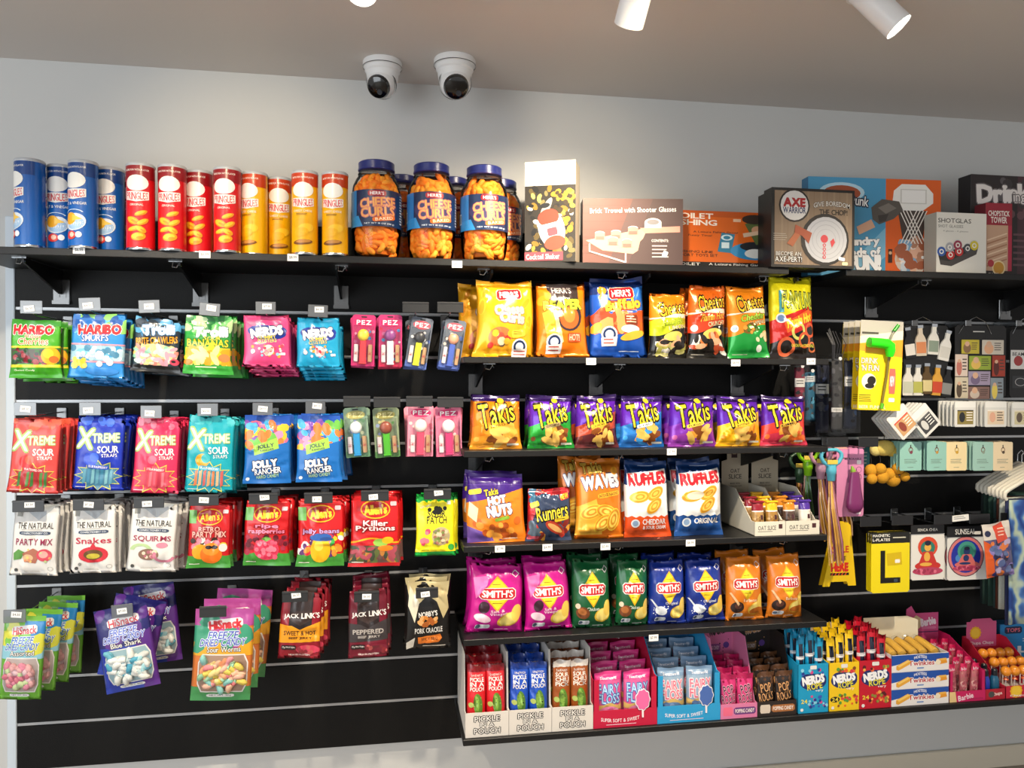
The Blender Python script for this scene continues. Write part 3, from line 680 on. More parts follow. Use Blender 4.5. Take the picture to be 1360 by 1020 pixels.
def art_shot(a):
    a.rect(0, 0, 1, 1, 'e9e5da'); a.text('SHOTGLAS', .36, .13, .66, .07, '4a4640', bold=.01); a.text('SHOT GLASSES', .28, .22, .5, .045, '8a857c', bold=0); a.text('4 glazen - 4 glasses', .38, .3, .5, .03, '9a958c', bold=0)
    a.poly([(.03, .66), (.78, .5), (.84, .54), (.8, .66), (.3, .86), (.08, .84)], '4b4744'); a.poly([(.03, .66), (.76, .5), (.8, .56), (.25, .78), (.06, .76)], '2c2a28')
    for x, y, c in ((.1, .63, '2f58a8'), (.28, .68, 'c22b2b'), (.45, .62, 'c22b2b'), (.62, .57, '4a4a50'), (.26, .56, 'a8a8ac'), (.42, .52, '9c3a50'), (.75, .52, 'd9c43a')):
        a.ell(x, y-.04, .07, .05, 'd6d6d2'); a.circ(x, y, .085, c); a.circ(x, y, .045, 'f0ece4'); a.circ(x, y, .025, c)
def art_tower(a):
    a.rect(0, 0, 1, .3, '9a2334'); a.rect(0, .3, 1, .92, 'c9a184'); a.rect(.85, .3, 1, .92, 'b32340'); a.rect(0, .92, 1, 1, '2a1a16')
    a.text('CHOPSTICK', .5, .14, .8, .07, 'f4e9e0', bold=.04); a.text('TOWER', .5, .23, .6, .08, 'f4e9e0', bold=.04)
    for i in range(8): a.poly([(.05, .5+.05*i), (.8, .4+.05*i), (.82, .415+.05*i), (.06, .52+.05*i)], ('e6c7a8', 'a97858')[i % 2])
    a.circ(.5, .88, .25, 'e7cf9c'); a.circ(.5, .88, .2, 'c9902f'); a.ell(.2, .82, .12, .05, 'b0303a'); a.text('GAME', .3, .965, .4, .03, 'e6ded6')
def art_drink(a):
    a.rect(0, 0, 1, 1, '2a2325'); a.rect(.55, 0, 1, 1, '4a2c34'); a.blobs(.35, .03, .9, .4, 26, ('5a5558', '3a3436', '6b4a50'), .05)
    a.text('Drink', .38, .17, .6, .16, 'e9e2de', out='6a6264', ow=.06, rot=3, bold=.04); a.text('ing Game', .75, .2, .5, .12, 'e9e2de', out='6a6264', ow=.06, rot=3)
    a.lines(.5, .55, .95, .9, 6, '6b4b52')
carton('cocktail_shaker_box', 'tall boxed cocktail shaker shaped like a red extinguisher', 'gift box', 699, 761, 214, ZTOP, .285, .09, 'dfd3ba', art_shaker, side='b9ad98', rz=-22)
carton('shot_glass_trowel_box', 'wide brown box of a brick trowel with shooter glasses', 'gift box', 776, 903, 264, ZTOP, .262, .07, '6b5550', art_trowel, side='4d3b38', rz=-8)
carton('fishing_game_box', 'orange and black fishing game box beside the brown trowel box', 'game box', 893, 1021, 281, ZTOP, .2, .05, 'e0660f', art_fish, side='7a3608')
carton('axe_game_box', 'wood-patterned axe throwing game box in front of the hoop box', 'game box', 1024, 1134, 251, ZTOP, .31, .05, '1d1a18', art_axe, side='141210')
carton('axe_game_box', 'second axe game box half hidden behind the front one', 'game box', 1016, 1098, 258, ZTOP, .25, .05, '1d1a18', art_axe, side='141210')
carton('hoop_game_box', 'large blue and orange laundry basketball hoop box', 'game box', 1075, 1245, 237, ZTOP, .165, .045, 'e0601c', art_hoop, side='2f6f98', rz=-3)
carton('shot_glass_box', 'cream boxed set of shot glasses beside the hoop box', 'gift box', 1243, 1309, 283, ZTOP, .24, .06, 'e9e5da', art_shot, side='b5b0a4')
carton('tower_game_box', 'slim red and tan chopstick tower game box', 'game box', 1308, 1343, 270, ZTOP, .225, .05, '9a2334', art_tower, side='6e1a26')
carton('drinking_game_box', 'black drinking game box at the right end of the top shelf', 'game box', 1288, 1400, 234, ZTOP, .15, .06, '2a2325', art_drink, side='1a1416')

# ================================================================== hanging snacks on the left
H_PLATE = MB().box(-.014, .014, -.006, -.0008, -.03, .014, bev=.002).mesh('back_plate')
def hook(px, py, Y, style, label, tagged=True, dz=0.0, w=None, tilt=0, prongs=True, wallx=None):
    """peg hook: back plate on the wall, prong, price holder hanging over the prong end; px,py = centre of the holder"""
    x, z = at(px, py, Y); zp = z-.02-dz
    t = thing('peg_hook', label, 'peg hook', (x, 0, zp))
    obj('back_plate', H_PLATE, 'grey' if style == 'clear' else 'black', t)
    MB().tube([(0, -.002, 0), (0, -Y+.03, 0), (0, -Y+.008, .004), (0, -Y+.001, .014)], .0022, 8).build('prong', 'chrome', t, smooth=60)
    w = w or (.056 if style == 'clear' else .072); h = .036 if style == 'clear' else .032
    hz = z-zp
    m = MB().box(-w/2, w/2, -Y-.003, -Y-.0005, hz-h/2, hz+h/2, '2b2c2e', bev=.0015)
    if style != 'clear': m.box(-w/2, w/2, -Y-.005, -Y-.003, hz+h/2-.005, hz+h/2-.002, '3a3b3d')
    ho = m.build('price_holder', {'clear': 'grey', 'dark': 'plastic', 'white': 'card'}[style], t)
    if tagged:
        a = Art(.026, .016, int(px)); a.rect(0, 0, 1, 1, 'f4f4f2'); a.text('$'+str(4+int(px) % 5)+'.50', .5, .5, .7, .42, '4a4a4a')
        s = obj('price_label', a.mesh(flat(.026, .016), base=.0004), 'card', t)
        s.location = (.004*((int(px) % 3)-1), -Y-.0036, hz-.012+.004*(int(px) % 3)); s.rotation_euler = (0, R((int(px) % 7-3)*2), 0)
    t.rotation_euler = (0, R(tilt), 0)
    return t
NTH = ('second', 'third', 'fourth', 'fifth', 'sixth', 'seventh', 'eighth')
def hang(name, label, cat, x0, y0, x1, y1, art, color, T=.026, Y=.225, rot=0, behind=3, gap=.03, m='film', drift=(0, 0), stack=None, **kw):
    """front packet between the pixels, then the packets queued behind it on the same peg"""
    Xa, Xb = at(x0, (y0+y1)/2, Y)[0], at(x1, (y0+y1)/2, Y)[0]; zt, zb = at((x0+x1)/2, y0, Y)[1], at((x0+x1)/2, y1, Y)[1]
    g = random.Random(int(x0*7+y0)); d = dict(st=.1, sb=.06, pin=.03, low=.25, wr=1.15, tp=.95, bt=1.05, sk=.025, ear=.008); d.update(kw)
    o = bag(name, label, cat, Xb-Xa, zt-zb, T, color, art, ((Xa+Xb)/2, -Y, zb), (0, R(rot), 0), m, **d)
    for i in range(behind):
        l = (o.location.x+drift[0]*(i+1)+g.uniform(-.004, .004), -Y+gap*(i+1), zb+drift[1]*(i+1)+g.uniform(-.004, .003))
        dup(o, l, (0, R(rot+g.uniform(-2, 2)), 0), (stack or label)+', '+NTH[i]+' in line', 'packets queued behind the front %s' % (stack or label), kids=(i < 2))
    return o

# ---- row one
def a_cherry(a):
    a.rect(0, .0, 1, .1, '2f8f1a'); a.text('HARIBO', .46, .17, .8, .15, 'd4202c', out='f8f4ee', ow=.07, bold=.05)
    a.text('Happy', .46, .29, .34, .08, 'e8622a', out='fff6dd', ow=.05); a.text('Cherries', .46, .37, .62, .11, 'e8622a', out='fff6dd', ow=.05)
    a.rect(.0, .45, 1, .48, 'e9d83a'); a.rect(.02, .5, .98, .75, '4d4a3d')
    a.blobs(.05, .51, .7, .74, 40, ('6a1622', '8c2030', '2f6b2a', '3c3a38', 'a54a50', '1c4a22'), .055)
    a.ell(.82, .62, .18, .15, 'f1b117'); a.ell(.78, .58, .1, .08, 'f7d52f'); a.ell(.88, .68, .09, .06, 'c96a1a')
    a.rect(0, .77, 1, .82, 'd8d12c'); a.rect(0, .82, 1, 1, '3c9c1c'); a.text('Gummi Candy', .3, .87, .4, .04, 'eaf5d8')
def a_smurf(a):
    a.blobs(.0, .0, 1, .25, 30, ('5fb8e8', '8fd06a', '2a6fc0', '1b57a8'), .08, 1.6)
    a.text('HARIBO', .52, .24, .78, .14, 'd4202c', out='f8f4ee', ow=.07, bold=.05, rot=2); a.text('SMURFS', .45, .37, .5, .1, 'f4f8fc', out='1a56a8', ow=.06, rot=2)
    a.rect(0, .46, 1, .485, 'e49aa8'); a.rect(0, .49, 1, .72, '9ec8da'); a.blobs(.04, .5, .98, .71, 48, ('3f9ccf', 'e9f1f4', '6fb7d8', 'b7d6e2', '4a86a8'), .06)
    a.rect(0, .725, 1, .75, 'e49aa8'); a.blobs(.08, .7, .3, .84, 6, ('f0c22a', 'f7e06a'), .06); a.blobs(.5, .62, .75, .78, 4, ('f6f6f4',), .07); a.ell(.6, .88, .3, .06, '3f8fe0'); a.text('Gummi Candy', .3, .66, .4, .045, 'ffffff', out='2a6fc0', ow=.05)
def a_crawler(a):
    a.blobs(.0, .04, 1, .4, 26, ('2f6f9c', '1f4a6c', '4b9ac8', '12212e'), .1, 1.5); a.text('Trolli', .52, .22, .66, .17, 'f6f6f4', out='2a78b0', ow=.07, rot=6, bold=.05)
    a.text('BRITE CRAWLERS', .5, .42, .88, .12, 'f4a51c', out='1a1410', ow=.07, rot=6, bold=.04)
    a.ell(.5, .68, .47, .2, 'd9bf94'); a.blobs(.08, .54, .9, .84, 60, ('e9bf6a', '8cc7a8', 'e38a7c', 'f0d98a', 'b9d5c8', 'e3a3b4'), .05, 2.2)
    a.ell(.9, .8, .1, .06, 'e0465f'); a.ell(.88, .79, .05, .025, '2a1a1c'); a.rect(0, .88, 1, 1, '17181a'); a.text('SOUR GUMMI', .3, .84, .36, .04, 'f2ede0')
def a_banana(a):
    a.blobs(0, 0, 1, .3, 26, ('2f9a4a', '6cc06a', '1f7a3a', 'bfe0a0'), .09, 1.6); a.text('Trolli', .55, .28, .7, .16, 'f8f8f4', out='1d7a3c', ow=.07, rot=2, bold=.05)
    a.text('SOUR', .6, .39, .34, .06, 'f4e44a', out='1d6a30', ow=.06); a.text('BANANAS', .5, .47, .86, .12, 'f4dc2a', out='1d6a30', ow=.06, bold=.05)
    a.rect(.03, .55, .97, .83, 'e9c62a'); a.blobs(.06, .57, .94, .81, 40, ('f7e36a', 'f4d428', 'd9a516', 'f9ee9c'), .06, 2.4); a.ell(.85, .72, .12, .07, 'e08a4a'); a.ell(.1, .8, .1, .05, 'f0882a')
    a.rect(0, .85, 1, 1, '3aa63c'); a.lines(.25, .87, .75, .92, 1, 'f2f4d2')
def a_nerds(a):
    a.ell(.5, .33, .42, .14, '20379b', rot=-6); a.ell(.3, .28, .16, .08, '20379b'); a.ell(.75, .3, .18, .09, '20379b'); a.text('NERDS', .5, .32, .68, .17, 'f8f8fa', rot=8, bold=.06, out='16245e', ow=.09)
    a.text('GUMMY', .5, .43, .4, .07, 'f6e24a', out='20379b', ow=.06, rot=5); a.text('CLUSTERS', .5, .5, .42, .07, 'f6e24a', out='20379b', ow=.06, rot=5)
    a.blobs(.18, .58, .85, .8, 30, ('f7d9e2', 'f2a23a', 'fbf3d8', 'e84a62', '8fd0e8'), .03); a.circ(.54, .68, .12, 'f3d7d4'); a.blobs(.45, .62, .63, .74, 14, ('d8324a', 'f08a9a', 'f4b0a0'), .03); a.circ(.2, .7, .05, 'f6dfe6'); a.rrect(.85, .75, .1, .05, 'f4e9ee')
P = 'candy packet'
hang('gummy_bag', 'green cherry gummy bag with a red brand name, top left peg', P, 14, 425, 82, 502, a_cherry, '4bab25', behind=5, drift=(.005, -.003), stack='green cherry gummy bag queued behind the front one, top left peg')
hang('gummy_bag', 'light blue gummy bag hanging beside the green cherry bag', P, 92, 417, 166, 503, a_smurf, '2f8fdc', behind=4, drift=(.004, -.006), stack='blue gummy bag queued behind the front one beside the cherries', rot=2)
hang('gummy_bag', 'dark blue gummy worm bag with orange lettering', P, 174, 422, 238, 494, a_crawler, '22343f', behind=3, drift=(.004, -.003), stack='dark gummy worm bag queued behind the front one', rot=4)
hang('gummy_bag', 'green bag of yellow banana gummies', P, 243, 419, 308, 497, a_banana, '35a044', behind=4, drift=(.006, -.003), stack='green banana gummy bag queued behind the front one', rot=2)
hang('candy_cluster_bag', 'pink bag of candy clusters with blue logo', P, 323, 419, 386, 487, a_nerds, 'ea4a86', behind=4, drift=(.003, -.008), stack='pink candy cluster bag queued behind the front one', low=.3)
hang('candy_cluster_bag', 'turquoise bag of candy clusters with blue logo', P, 394, 422, 452, 488, a_nerds, '17a0cf', behind=4, drift=(.003, -.009), stack='turquoise candy cluster bag queued behind the front one', low=.3)
for px, py, lab, ti in ((42, 408, 'clear price-holder peg above the green cherry bags', 0), (120, 404, 'pale price-holder peg above the light blue gummy bags', -3), (199, 407, 'clear price-holder peg above the dark gummy worm bags', -3), (278, 411, 'clear price-holder peg above the banana gummy bags', 4), (353, 409, 'clear price-holder peg above the pink cluster bags', 0), (422, 413, 'clear price-holder peg above the turquoise cluster bags', 2)):
    hook(px, py, .245, 'clear', lab, tilt=ti)

# ---- candy dispensers in blister packs
def dispenser(label, x0, y0, x1, y1, col, stick, head, pat, rot, Y=.2, top=None, behind=2, logo='f4f0f2', hd='ball'):
    Xa, Xb = at(x0, y0, Y)[0], at(x1, y0, Y)[0]; W = Xb-Xa; zt, zb = at((x0+x1)/2, y0, Y)[1], at((x0+x1)/2, y1, Y)[1]; H = zt-zb
    t = thing('dispenser_pack', label, 'candy dispenser', ((Xa+Xb)/2, -Y, zb), (0, R(rot), 0))
    b = MB().prism([(-W/2, .004), (-W/2+.004, 0), (W/2-.004, 0), (W/2, .004), (W/2, H-.006), (W/2-.006, H), (-W/2+.006, H), (-W/2, H-.006)], 0, .002, col).build('backing_card', 'card', t)
    a = Art(W, H, int(x0)); a.rect(.02, .02, .98, .98, col)
    a.blobs(.08, .25, .92, .95, 26, pat, .07)
    a.rect(.0, .88, 1, 1, pat[0]); a.ell(.5, .15, .4, .085, top or 'c2185b'); a.text('PEZ', .5, .15, .62, .085, logo, bold=.05, gap=.16); a.rect(.38, .03, .62, .055, '1a1518')
    obj('print', a.mesh(flat(W, H), L=.05, base=.0004), 'card', b)
    k = W
    MB().box(-.15*k, .13*k, -.016, -.002, .06*H, .5*H, stick, bev=.003).box(-.17*k, .15*k, -.018, -.001, .035*H, .07*H, stick, bev=.002).build('dispenser_stick', 'plastic', t)
    hm = MB()
    hm.ball((-.01*k, -.013, .6*H), .25*k, head, 16, 10, sc=(1, .6, 1.05)); hm.box(-.12*k, .1*k, -.018, -.004, .49*H, .53*H, head, bev=.003)
    hm.build('dispenser_head', 'plastic', t, smooth=50)
    for s, c in ((-1, 'd8ccd0'), (1, 'b58f6a')):
        q = MB().box(s*.3*k-.09*k, s*.3*k+.09*k, -.008, -.002, .08*H, .42*H, c, bev=.002).build('candy_roll', 'card', t)
        ar = Art(.16*k, .32*H, 3); ar.text('PEZ', .5, .5, .75, .4, 'b5243a', rot=90 if True else 0); qo = obj('print', ar.mesh(flat(.16*k, .32*H, -.0082)), 'card', q); qo.location = (s*.3*k, 0, .09*H)
    hp = [(-.43*k, .03*H), (.43*k, .03*H), (.43*k, .78*H), (-.43*k, .78*H)]
    MB().prism(hp, -.021, -.0005).build('blister', 'haze', t)
    g = random.Random(int(x0))
    for i in range(behind):
        dup(t, (t.location.x+g.uniform(-.004, .004), -Y+.034*(i+1), zb-.003*(i+1)), (0, R(rot*.4+g.uniform(-4, 3)), 0), label.split(' hanging')[0].replace(' and coral stick', '')+', '+NTH[i]+' in line', 'dispenser packs queued on the pegs')
    return t
dispenser('pink dispenser pack with a yellow head hanging beside the turquoise bag', 466, 418, 497, 486, 'c2256a', 'd9404a', 'e8c94a', ('c2206a', '3f86c0', 'b85a8a', 'd98aa8'), 2)
dispenser('pink dispenser pack with a white stick hanging second from the turquoise bag', 503, 418, 534, 487, 'b92a6c', 'ece6ea', '8a4a86', ('c21a4a', '4a90c8', 'a85a86', 'd9d0d6'), 0)
dispenser('silver and blue dispenser pack with a lime stick hanging under a yellow tab', 537, 421, 566, 488, '5a6270', 'd3d834', '3a3c40', ('4a62a8', '787e86', '2c2f36', 'c8ccd0'), 9, top='cf4a5a')
dispenser('silver and blue dispenser pack with a blue stick hanging beside the orange bags', 582, 424, 610, 489, '5d6674', '4a62b8', 'd99a7c', ('4a62b0', '7c828a', '34363e', 'd0c4b8'), 9, top='cf4a5a')
dispenser('green dispenser pack with a round white head hanging in the lower row', 460, 541, 492, 607, '7d9a84', '2f9ad8', 'eceeee', ('5d8a66', '9ab0a2', 'c8cfae', '7a86b0'), -4, top='b5ae68', logo='e9e2a0')
dispenser('green dispenser pack with a brown head hanging in the lower row', 499, 541, 532, 607, '7f8f70', '4fb02c', '8a4a3a', ('4a7a40', '98a688', 'b8b078', '8a9ac0'), -4, top='9a9450', logo='e9e2a0')
dispenser('pale pink dispenser pack with a round head and coral stick hanging in the lower row', 541, 538, 575, 606, 'e892a8', 'e04a6a', 'f2d6d0', ('e27a96', 'f0b4c0', 'f4d2cc', 'd8607c'), 1, top='d92a6c')
dispenser('pale pink dispenser pack hanging in the lower row beside the orange chips', 580, 539, 614, 606, 'dd7a9a', 'c83a72', 'f0e2e2', ('d4688c', 'ecaabc', 'f0ccd0', 'c85080'), -2, top='c82a6a')
for px, py, lab in ((481, 409, 'dark empty price-holder peg above the yellow-headed dispensers'), (519, 409, 'dark empty price-holder peg above the white-stick dispensers')):
    pass
for px, py, lab in ((552, 408, 'dark empty price-holder peg above the lime-stick dispensers'), (598, 408, 'dark empty price-holder peg above the blue-stick dispensers'),
                    (474, 533, 'dark empty price-holder peg above the white-headed green dispensers'), (514, 534, 'dark empty price-holder peg above the brown-headed dispensers'),
                    (557, 533, 'dark empty price-holder peg above the coral-stick dispensers'), (598, 534, 'dark empty price-holder peg above the last pink dispensers')):
    hook(px, py, .225, 'dark', lab, tagged=False, w=.078)

# ---- row two
def xtreme(fruit, strips, glow='9fc06a', star='d8d24a'):
    def f(a):
        a.blobs(.0, .0, 1, .1, 10, (fruit[1],), .08)
        a.text('X', .2, .3, .34, .26, 'f4f6d8', out=glow, ow=.05, rot=-4, bold=.02); a.text('TREME', .62, .285, .56, .115, 'f4f6d0', out=glow, ow=.05, rot=3, bold=.02)
        a.text('SOUR', .68, .44, .42, .09, 'fbf6f2', rot=3, bold=.045); a.text('STRAPS', .72, .52, .3, .045, 'fbf6f2', rot=3, bold=.03)
        a.star(.5, .8, .5, .22, 12, .68, star); a.star(.5, .8, .47, .2, 12, .68, fruit[2])
        a.circ(.34, .58, .15, fruit[0]); a.circ(.42, .55, .1, fruit[1])
        for i in range(7): a.poly([(.2+.09*i, .72), (.26+.09*i, .7), (.24+.09*i, .9), (.18+.09*i, .92)], strips[i % len(strips)])
        a.rrect(.5, .68, .44, .055, fruit[3], rot=-5); a.text(fruit[4], .5, .68, .38, .03, 'fdf3ea', rot=-5, bold=.02); a.lines(.06, .955, .3, .975, 1, 'f4ece4')
    return f
hang('sour_strap_bag', 'coral red sour strap packet, leftmost of the four strap packets', P, 10, 556, 76, 655, xtreme(('d8383c', 'f0644a', 'b8342e', 'c22a3c', 'WATERMELON'), ('3d7a3a', 'b03238', '5a8a48')), 'ea4e4a', T=.019, behind=5, gap=.0245, drift=(.004, -.001), stack='coral red sour strap packet queued behind the front one', rot=4, low=0)
hang('sour_strap_bag', 'dark blue sour strap packet with a berry', P, 97, 553, 163, 651, xtreme(('2b4fd0', '3a68e0', '3f7a98', '2f58c8', 'BLUE RASPBERRY'), ('5a9ab0', '3f86a8', '7ab4c0')), '1733b5', T=.019, behind=5, gap=.0245, drift=(.004, 0), stack='dark blue sour strap packet queued behind the front one', rot=3, low=0)
hang('sour_strap_bag', 'hot pink sour strap packet with a strawberry', P, 175, 556, 236, 655, xtreme(('e2385e', 'f06a86', 'd84a5c', 'd8324e', 'STRAWBERRY'), ('e0566a', 'c83a52', 'ea7a86')), 'e5305e', T=.019, behind=4, gap=.0245, drift=(.005, 0), stack='hot pink sour strap packet queued behind the front one', rot=3, low=0)
hang('sour_strap_bag', 'teal sour strap packet with a rainbow', P, 245, 553, 309, 654, xtreme(('f0a832', '2fb0b8', '1d8aa0', '58b8d8', 'RAINBOW'), ('d97a4a', 'e0b48a', 'c8605a', 'd8a070')), '10a3b4', T=.019, behind=4, gap=.0245, drift=(.005, -.001), stack='teal sour strap packet queued behind the front one', rot=3, low=0)
def a_jolly(a):
    a.rect(0, .0, 1, .14, '2454b4'); a.blobs(.04, .12, .96, .5, 60, ('e86a8a', 'e2585c', '7a4aa8', 'f0b832', 'e88ab4', '4aa8d8', '6ab44a', 'f07a3a'), .085, 1.5)
    a.poly([(0, .5), (.4, .55), (.75, .42), (1, .38), (1, 1), (0, 1)], '1768b8'); a.poly([(.2, .44), (.72, .32), (.76, .48), (.22, .58)], '9cc850'); a.text('JOLLY', .47, .45, .36, .07, '24345a', rot=8, bold=.05); a.text('RANCHER', .5, .5, .3, .03, '24345a', rot=8)
    a.text('JOLLY', .45, .72, .54, .13, 'f6f7fa', out='10244f', ow=.12, rot=6, bold=.06); a.text('RANCHER', .52, .81, .56, .085, 'f6f7fa', out='10244f', ow=.1, rot=6, bold=.04); a.text('HARD CANDY', .52, .89, .48, .05, 'bfe08a', rot=6, bold=.03); a.circ(.1, .93, .04, 'dfe8f0')
hang('hard_candy_bag', 'blue hard candy bag with fruit pieces beside the teal straps', P, 324, 552, 386, 642, a_jolly, '1768b8', behind=3, drift=(.006, 0), stack='blue hard candy bag queued behind the first one')
hang('hard_candy_bag', 'blue hard candy bag with fruit pieces beside the dispenser packs', P, 394, 552, 453, 640, a_jolly, '1768b8', behind=3, drift=(.008, 0), stack='blue hard candy bag queued behind the second one', seed=77, gap=.034)
for px, py, lab in ((34, 543, 'clear price-holder peg above the coral strap packets'), (120, 543, 'clear price-holder peg above the dark blue strap packets'), (201, 547, 'clear price-holder peg above the hot pink strap packets'), (276, 544, 'clear price-holder peg above the teal strap packets'), (349, 543, 'clear price-holder peg above the first hard candy bags'), (419, 541, 'clear price-holder peg above the second hard candy bags')):
    hook(px, py, .24, 'clear', lab)

# ---- row three
def natural(name, ncol, pic):
    def f(a):
        a.poly([(.1, .0), (.9, .0), (.55, .2)], 'b9bfc4'); a.rect(.06, .07, .18, .15, '9a9a94'); a.text('THE NATURAL', .5, .28, .78, .085, '2a2724', bold=.015)
        a.rrect(.5, .385, .68, .05, '3e4d66'); a.text('CONFECTIONERY CO.', .5, .385, .58, .026, 'e9edf0'); a.lines(.2, .335, .8, .35, 1, '8a8680'); pic(a); a.text(name, .5, .51, .8, .09, ncol, bold=.03)
        a.circ(.13, .92, .04, '4a4a48'); a.ring(.85, .9, .06, .03, '8a8a86'); a.lines(.3, .93, .7, .965, 2, 'b0aca4')
    return f
def p_party(a): a.poly([(.05, .68), (.16, .62), (.3, .66), (.22, .76), (.06, .78)], '5f9a4a'); a.poly([(.25, .68), (.5, .6), (.66, .66), (.55, .82), (.3, .8)], 'b5705a'); a.ell(.38, .74, .12, .05, 'e0b88c'); a.ell(.74, .7, .17, .09, 'd84a5c'); a.ell(.72, .69, .1, .05, 'f2a8a0'); a.blobs(.3, .62, .9, .8, 10, ('f2d27a', 'e89a6a', 'c8d89a'), .03)
def p_snake(a): a.ell(.5, .72, .34, .12, 'd22e3c'); a.ell(.5, .72, .22, .075, '6b4a20'); a.ell(.5, .74, .15, .04, 'c8b83a'); a.poly([(.44, .6), (.5, .54), (.56, .6), (.58, .64), (.42, .64)], 'd22e3c'); a.circ(.2, .86, .04, '8f8f8a')
def p_squirm(a): a.ring(.28, .68, .24, .1, 'b8d29a', w=.4, a0=180, a1=350); a.ell(.45, .74, .22, .085, '8a6a58'); a.blobs(.3, .69, .6, .79, 12, ('e8a6a8', 'c8d8a0', 'f0d8c0', 'b86a78'), .04); a.ring(.78, .74, .24, .12, 'cf7f96', w=.3, a0=20, a1=200); a.ell(.72, .6, .12, .04, 'e38aa0')
NK = dict(m='matte', T=.02, gap=.0215, drift=(.006, .001), low=.15)
hang('natural_candy_bag', 'white party mix candy bag, leftmost of the three white bags', P, 14, 672, 76, 764, natural('PARTY MIX', '9a2a52', p_party), 'e6e4e0', rot=3, behind=5, stack='white party mix bag queued behind the front one', **NK)
hang('natural_candy_bag', 'white snakes candy bag with a red snake ring', P, 95, 671, 155, 761, natural('Snakes', 'c42a48', p_snake), 'e6e4e0', rot=0, behind=6, stack='white snakes bag queued behind the front one', **NK)
hang('natural_candy_bag', 'white sour squirms candy bag beside the red bags', P, 168, 669, 232, 759, natural('SQUIRMS', 'a83a58', p_squirm), 'e6e4e0', rot=4, behind=5, stack='white squirms bag queued behind the front one', **NK)
def allens(l1, l2, tcol, pic, green=True):
    def f(a):
        a.rect(0, .1, .18, .3, '6fae5c')if green else None
        pic(a); a.ell(.5, .2, .31, .13, 'e9b020'); a.ell(.5, .2, .285, .112, 'b81a1e'); a.text("Allen's", .5, .2, .46, .12, 'f6c832', bold=.05, rot=4); a.rrect(.88, .12, .13, .06, 'e6c4c8')
        a.text(l1, .5, .39, .5, .075, tcol, bold=.045, out='8c1218', ow=.08); a.text(l2, .5, .47, .8, .085, tcol, bold=.045, out='8c1218', ow=.08)
        a.lines(.06, .93, .3, .96, 1, 'e9e4d8')
    return f
def ground(a): a.wave(.78, 1.0, '3f8f34', .03, 1.2, 1)
def p_pm(a): ground(a); a.blobs(.08, .54, .95, .72, 20, ('d8c43a', '3a2a22', 'e9e0d8', 'd87a8c'), .08); a.ell(.3, .74, .2, .12, 'e9a51c'); a.ell(.56, .78, .26, .15, 'ea7418'); a.ell(.56, .7, .2, .1, 'f09028'); a.ell(.5, .67, .08, .03, '241a18'); a.ell(.64, .67, .08, .03, '241a18'); a.circ(.84, .68, .1, 'e8dcd4')
def p_rb(a): ground(a); a.blobs(.05, .55, .95, .8, 40, ('8c1a30', 'a82a44', '5f1222'), .06); a.ell(.5, .74, .28, .17, 'd83a5a'); a.blobs(.28, .62, .72, .86, 40, ('e85a76', 'c82a4c', 'f07a90'), .05); a.poly([(.38, .58), (.5, .54), (.62, .58), (.5, .62)], '5f9a3c')
def p_jb(a): ground(a); a.blobs(.04, .52, .95, .8, 50, ('e9c22a', '3aa04a', 'e07aa0', 'f0ece4', '5a2a6a', 'd8303a', 'f08a2a'), .06, 1.5); a.ell(.5, .74, .22, .2, 'f2b81c'); a.ell(.46, .68, .1, .08, 'f8d452'); a.ell(.5, .55, .24, .06, '2f5fae'); a.ell(.62, .58, .14, .03, '24498c')
def p_py(a): a.rect(0, .7, 1, .96, '6a4a44'); a.blobs(.05, .72, .95, .93, 50, ('8c3a30', '5f6a3a', 'b87a3a', '3f4a3a', 'a84a58'), .05, 2); a.wave(.62, .7, 'e8a01c', .03, 1, 2); a.wave(.645, .7, 'c41a24', .03, 1, 2); a.ell(.62, .66, .16, .055, '8ab84a'); a.ell(.76, .63, .12, .05, 'f0b020'); a.ell(.72, .74, .16, .04, 'f07a1c'); a.rect(0, .95, 1, 1, 'b81820')
AK = dict(T=.022, drift=(.005, .001), gap=.024, low=.15)
hang('gummy_bag', 'red retro party mix bag beside the white squirms bags', P, 249, 669, 306, 754, allens('RETRO', 'PARTY MIX', 'f2b0a0', p_pm), 'c4161c', behind=4, stack='red party mix bag queued behind the front one', rot=1, **AK)
hang('gummy_bag', 'red raspberry gummy bag with a big pink berry', P, 323, 665, 384, 751, allens('ripe', 'raspberries', 'f48ab0', p_rb), 'c4161c', behind=3, stack='red raspberry gummy bag queued behind the front one', rot=2, **AK)
hang('gummy_bag', 'red jelly bean bag with a yellow bean', P, 394, 664, 456, 752, allens('', 'jelly beans', 'b7a0d8', p_jb), 'c4161c', behind=3, stack='red jelly bean bag queued behind the front one', rot=1, **AK)
hang('gummy_bag', 'red python gummy bag with brown window', P, 464, 657, 530, 752, allens('Killer', 'Pythons', 'f6dcdc', p_py, False), 'c4161c', behind=2, stack='red python gummy bag queued behind the front one', rot=1, **AK)
def a_patch(a):
    a.wave(.13, .93, 'f0e01a', .02, 4); a.star(.5, .5, .48, .42, 16, .88, 'f4e82a'); a.blobs(.3, .2, .75, .32, 10, ('15160f',), .06); a.text('SOUR', .53, .32, .46, .1, '161610', bold=.06); a.text('PATCH', .53, .42, .52, .11, '161610', bold=.06)
    a.circ(.64, .68, .24, 'b8a884'); a.blobs(.46, .56, .82, .8, 30, ('c8b078', '8a7a6a', 'd8c8a8', 'a06a5a', '7a8a4a'), .045); a.blobs(.14, .58, .3, .82, 8, ('d8486a', 'e07a8a'), .06); a.rrect(.86, .15, .1, .06, 'e0e8dc'); a.ell(.9, .86, .08, .05, '3aa040'); a.text('SOFT CANDY', .25, .2, .3, .03, 'f4f8e4', rot=14); a.lines(.15, .9, .4, .92, 1, '2a5a2a')
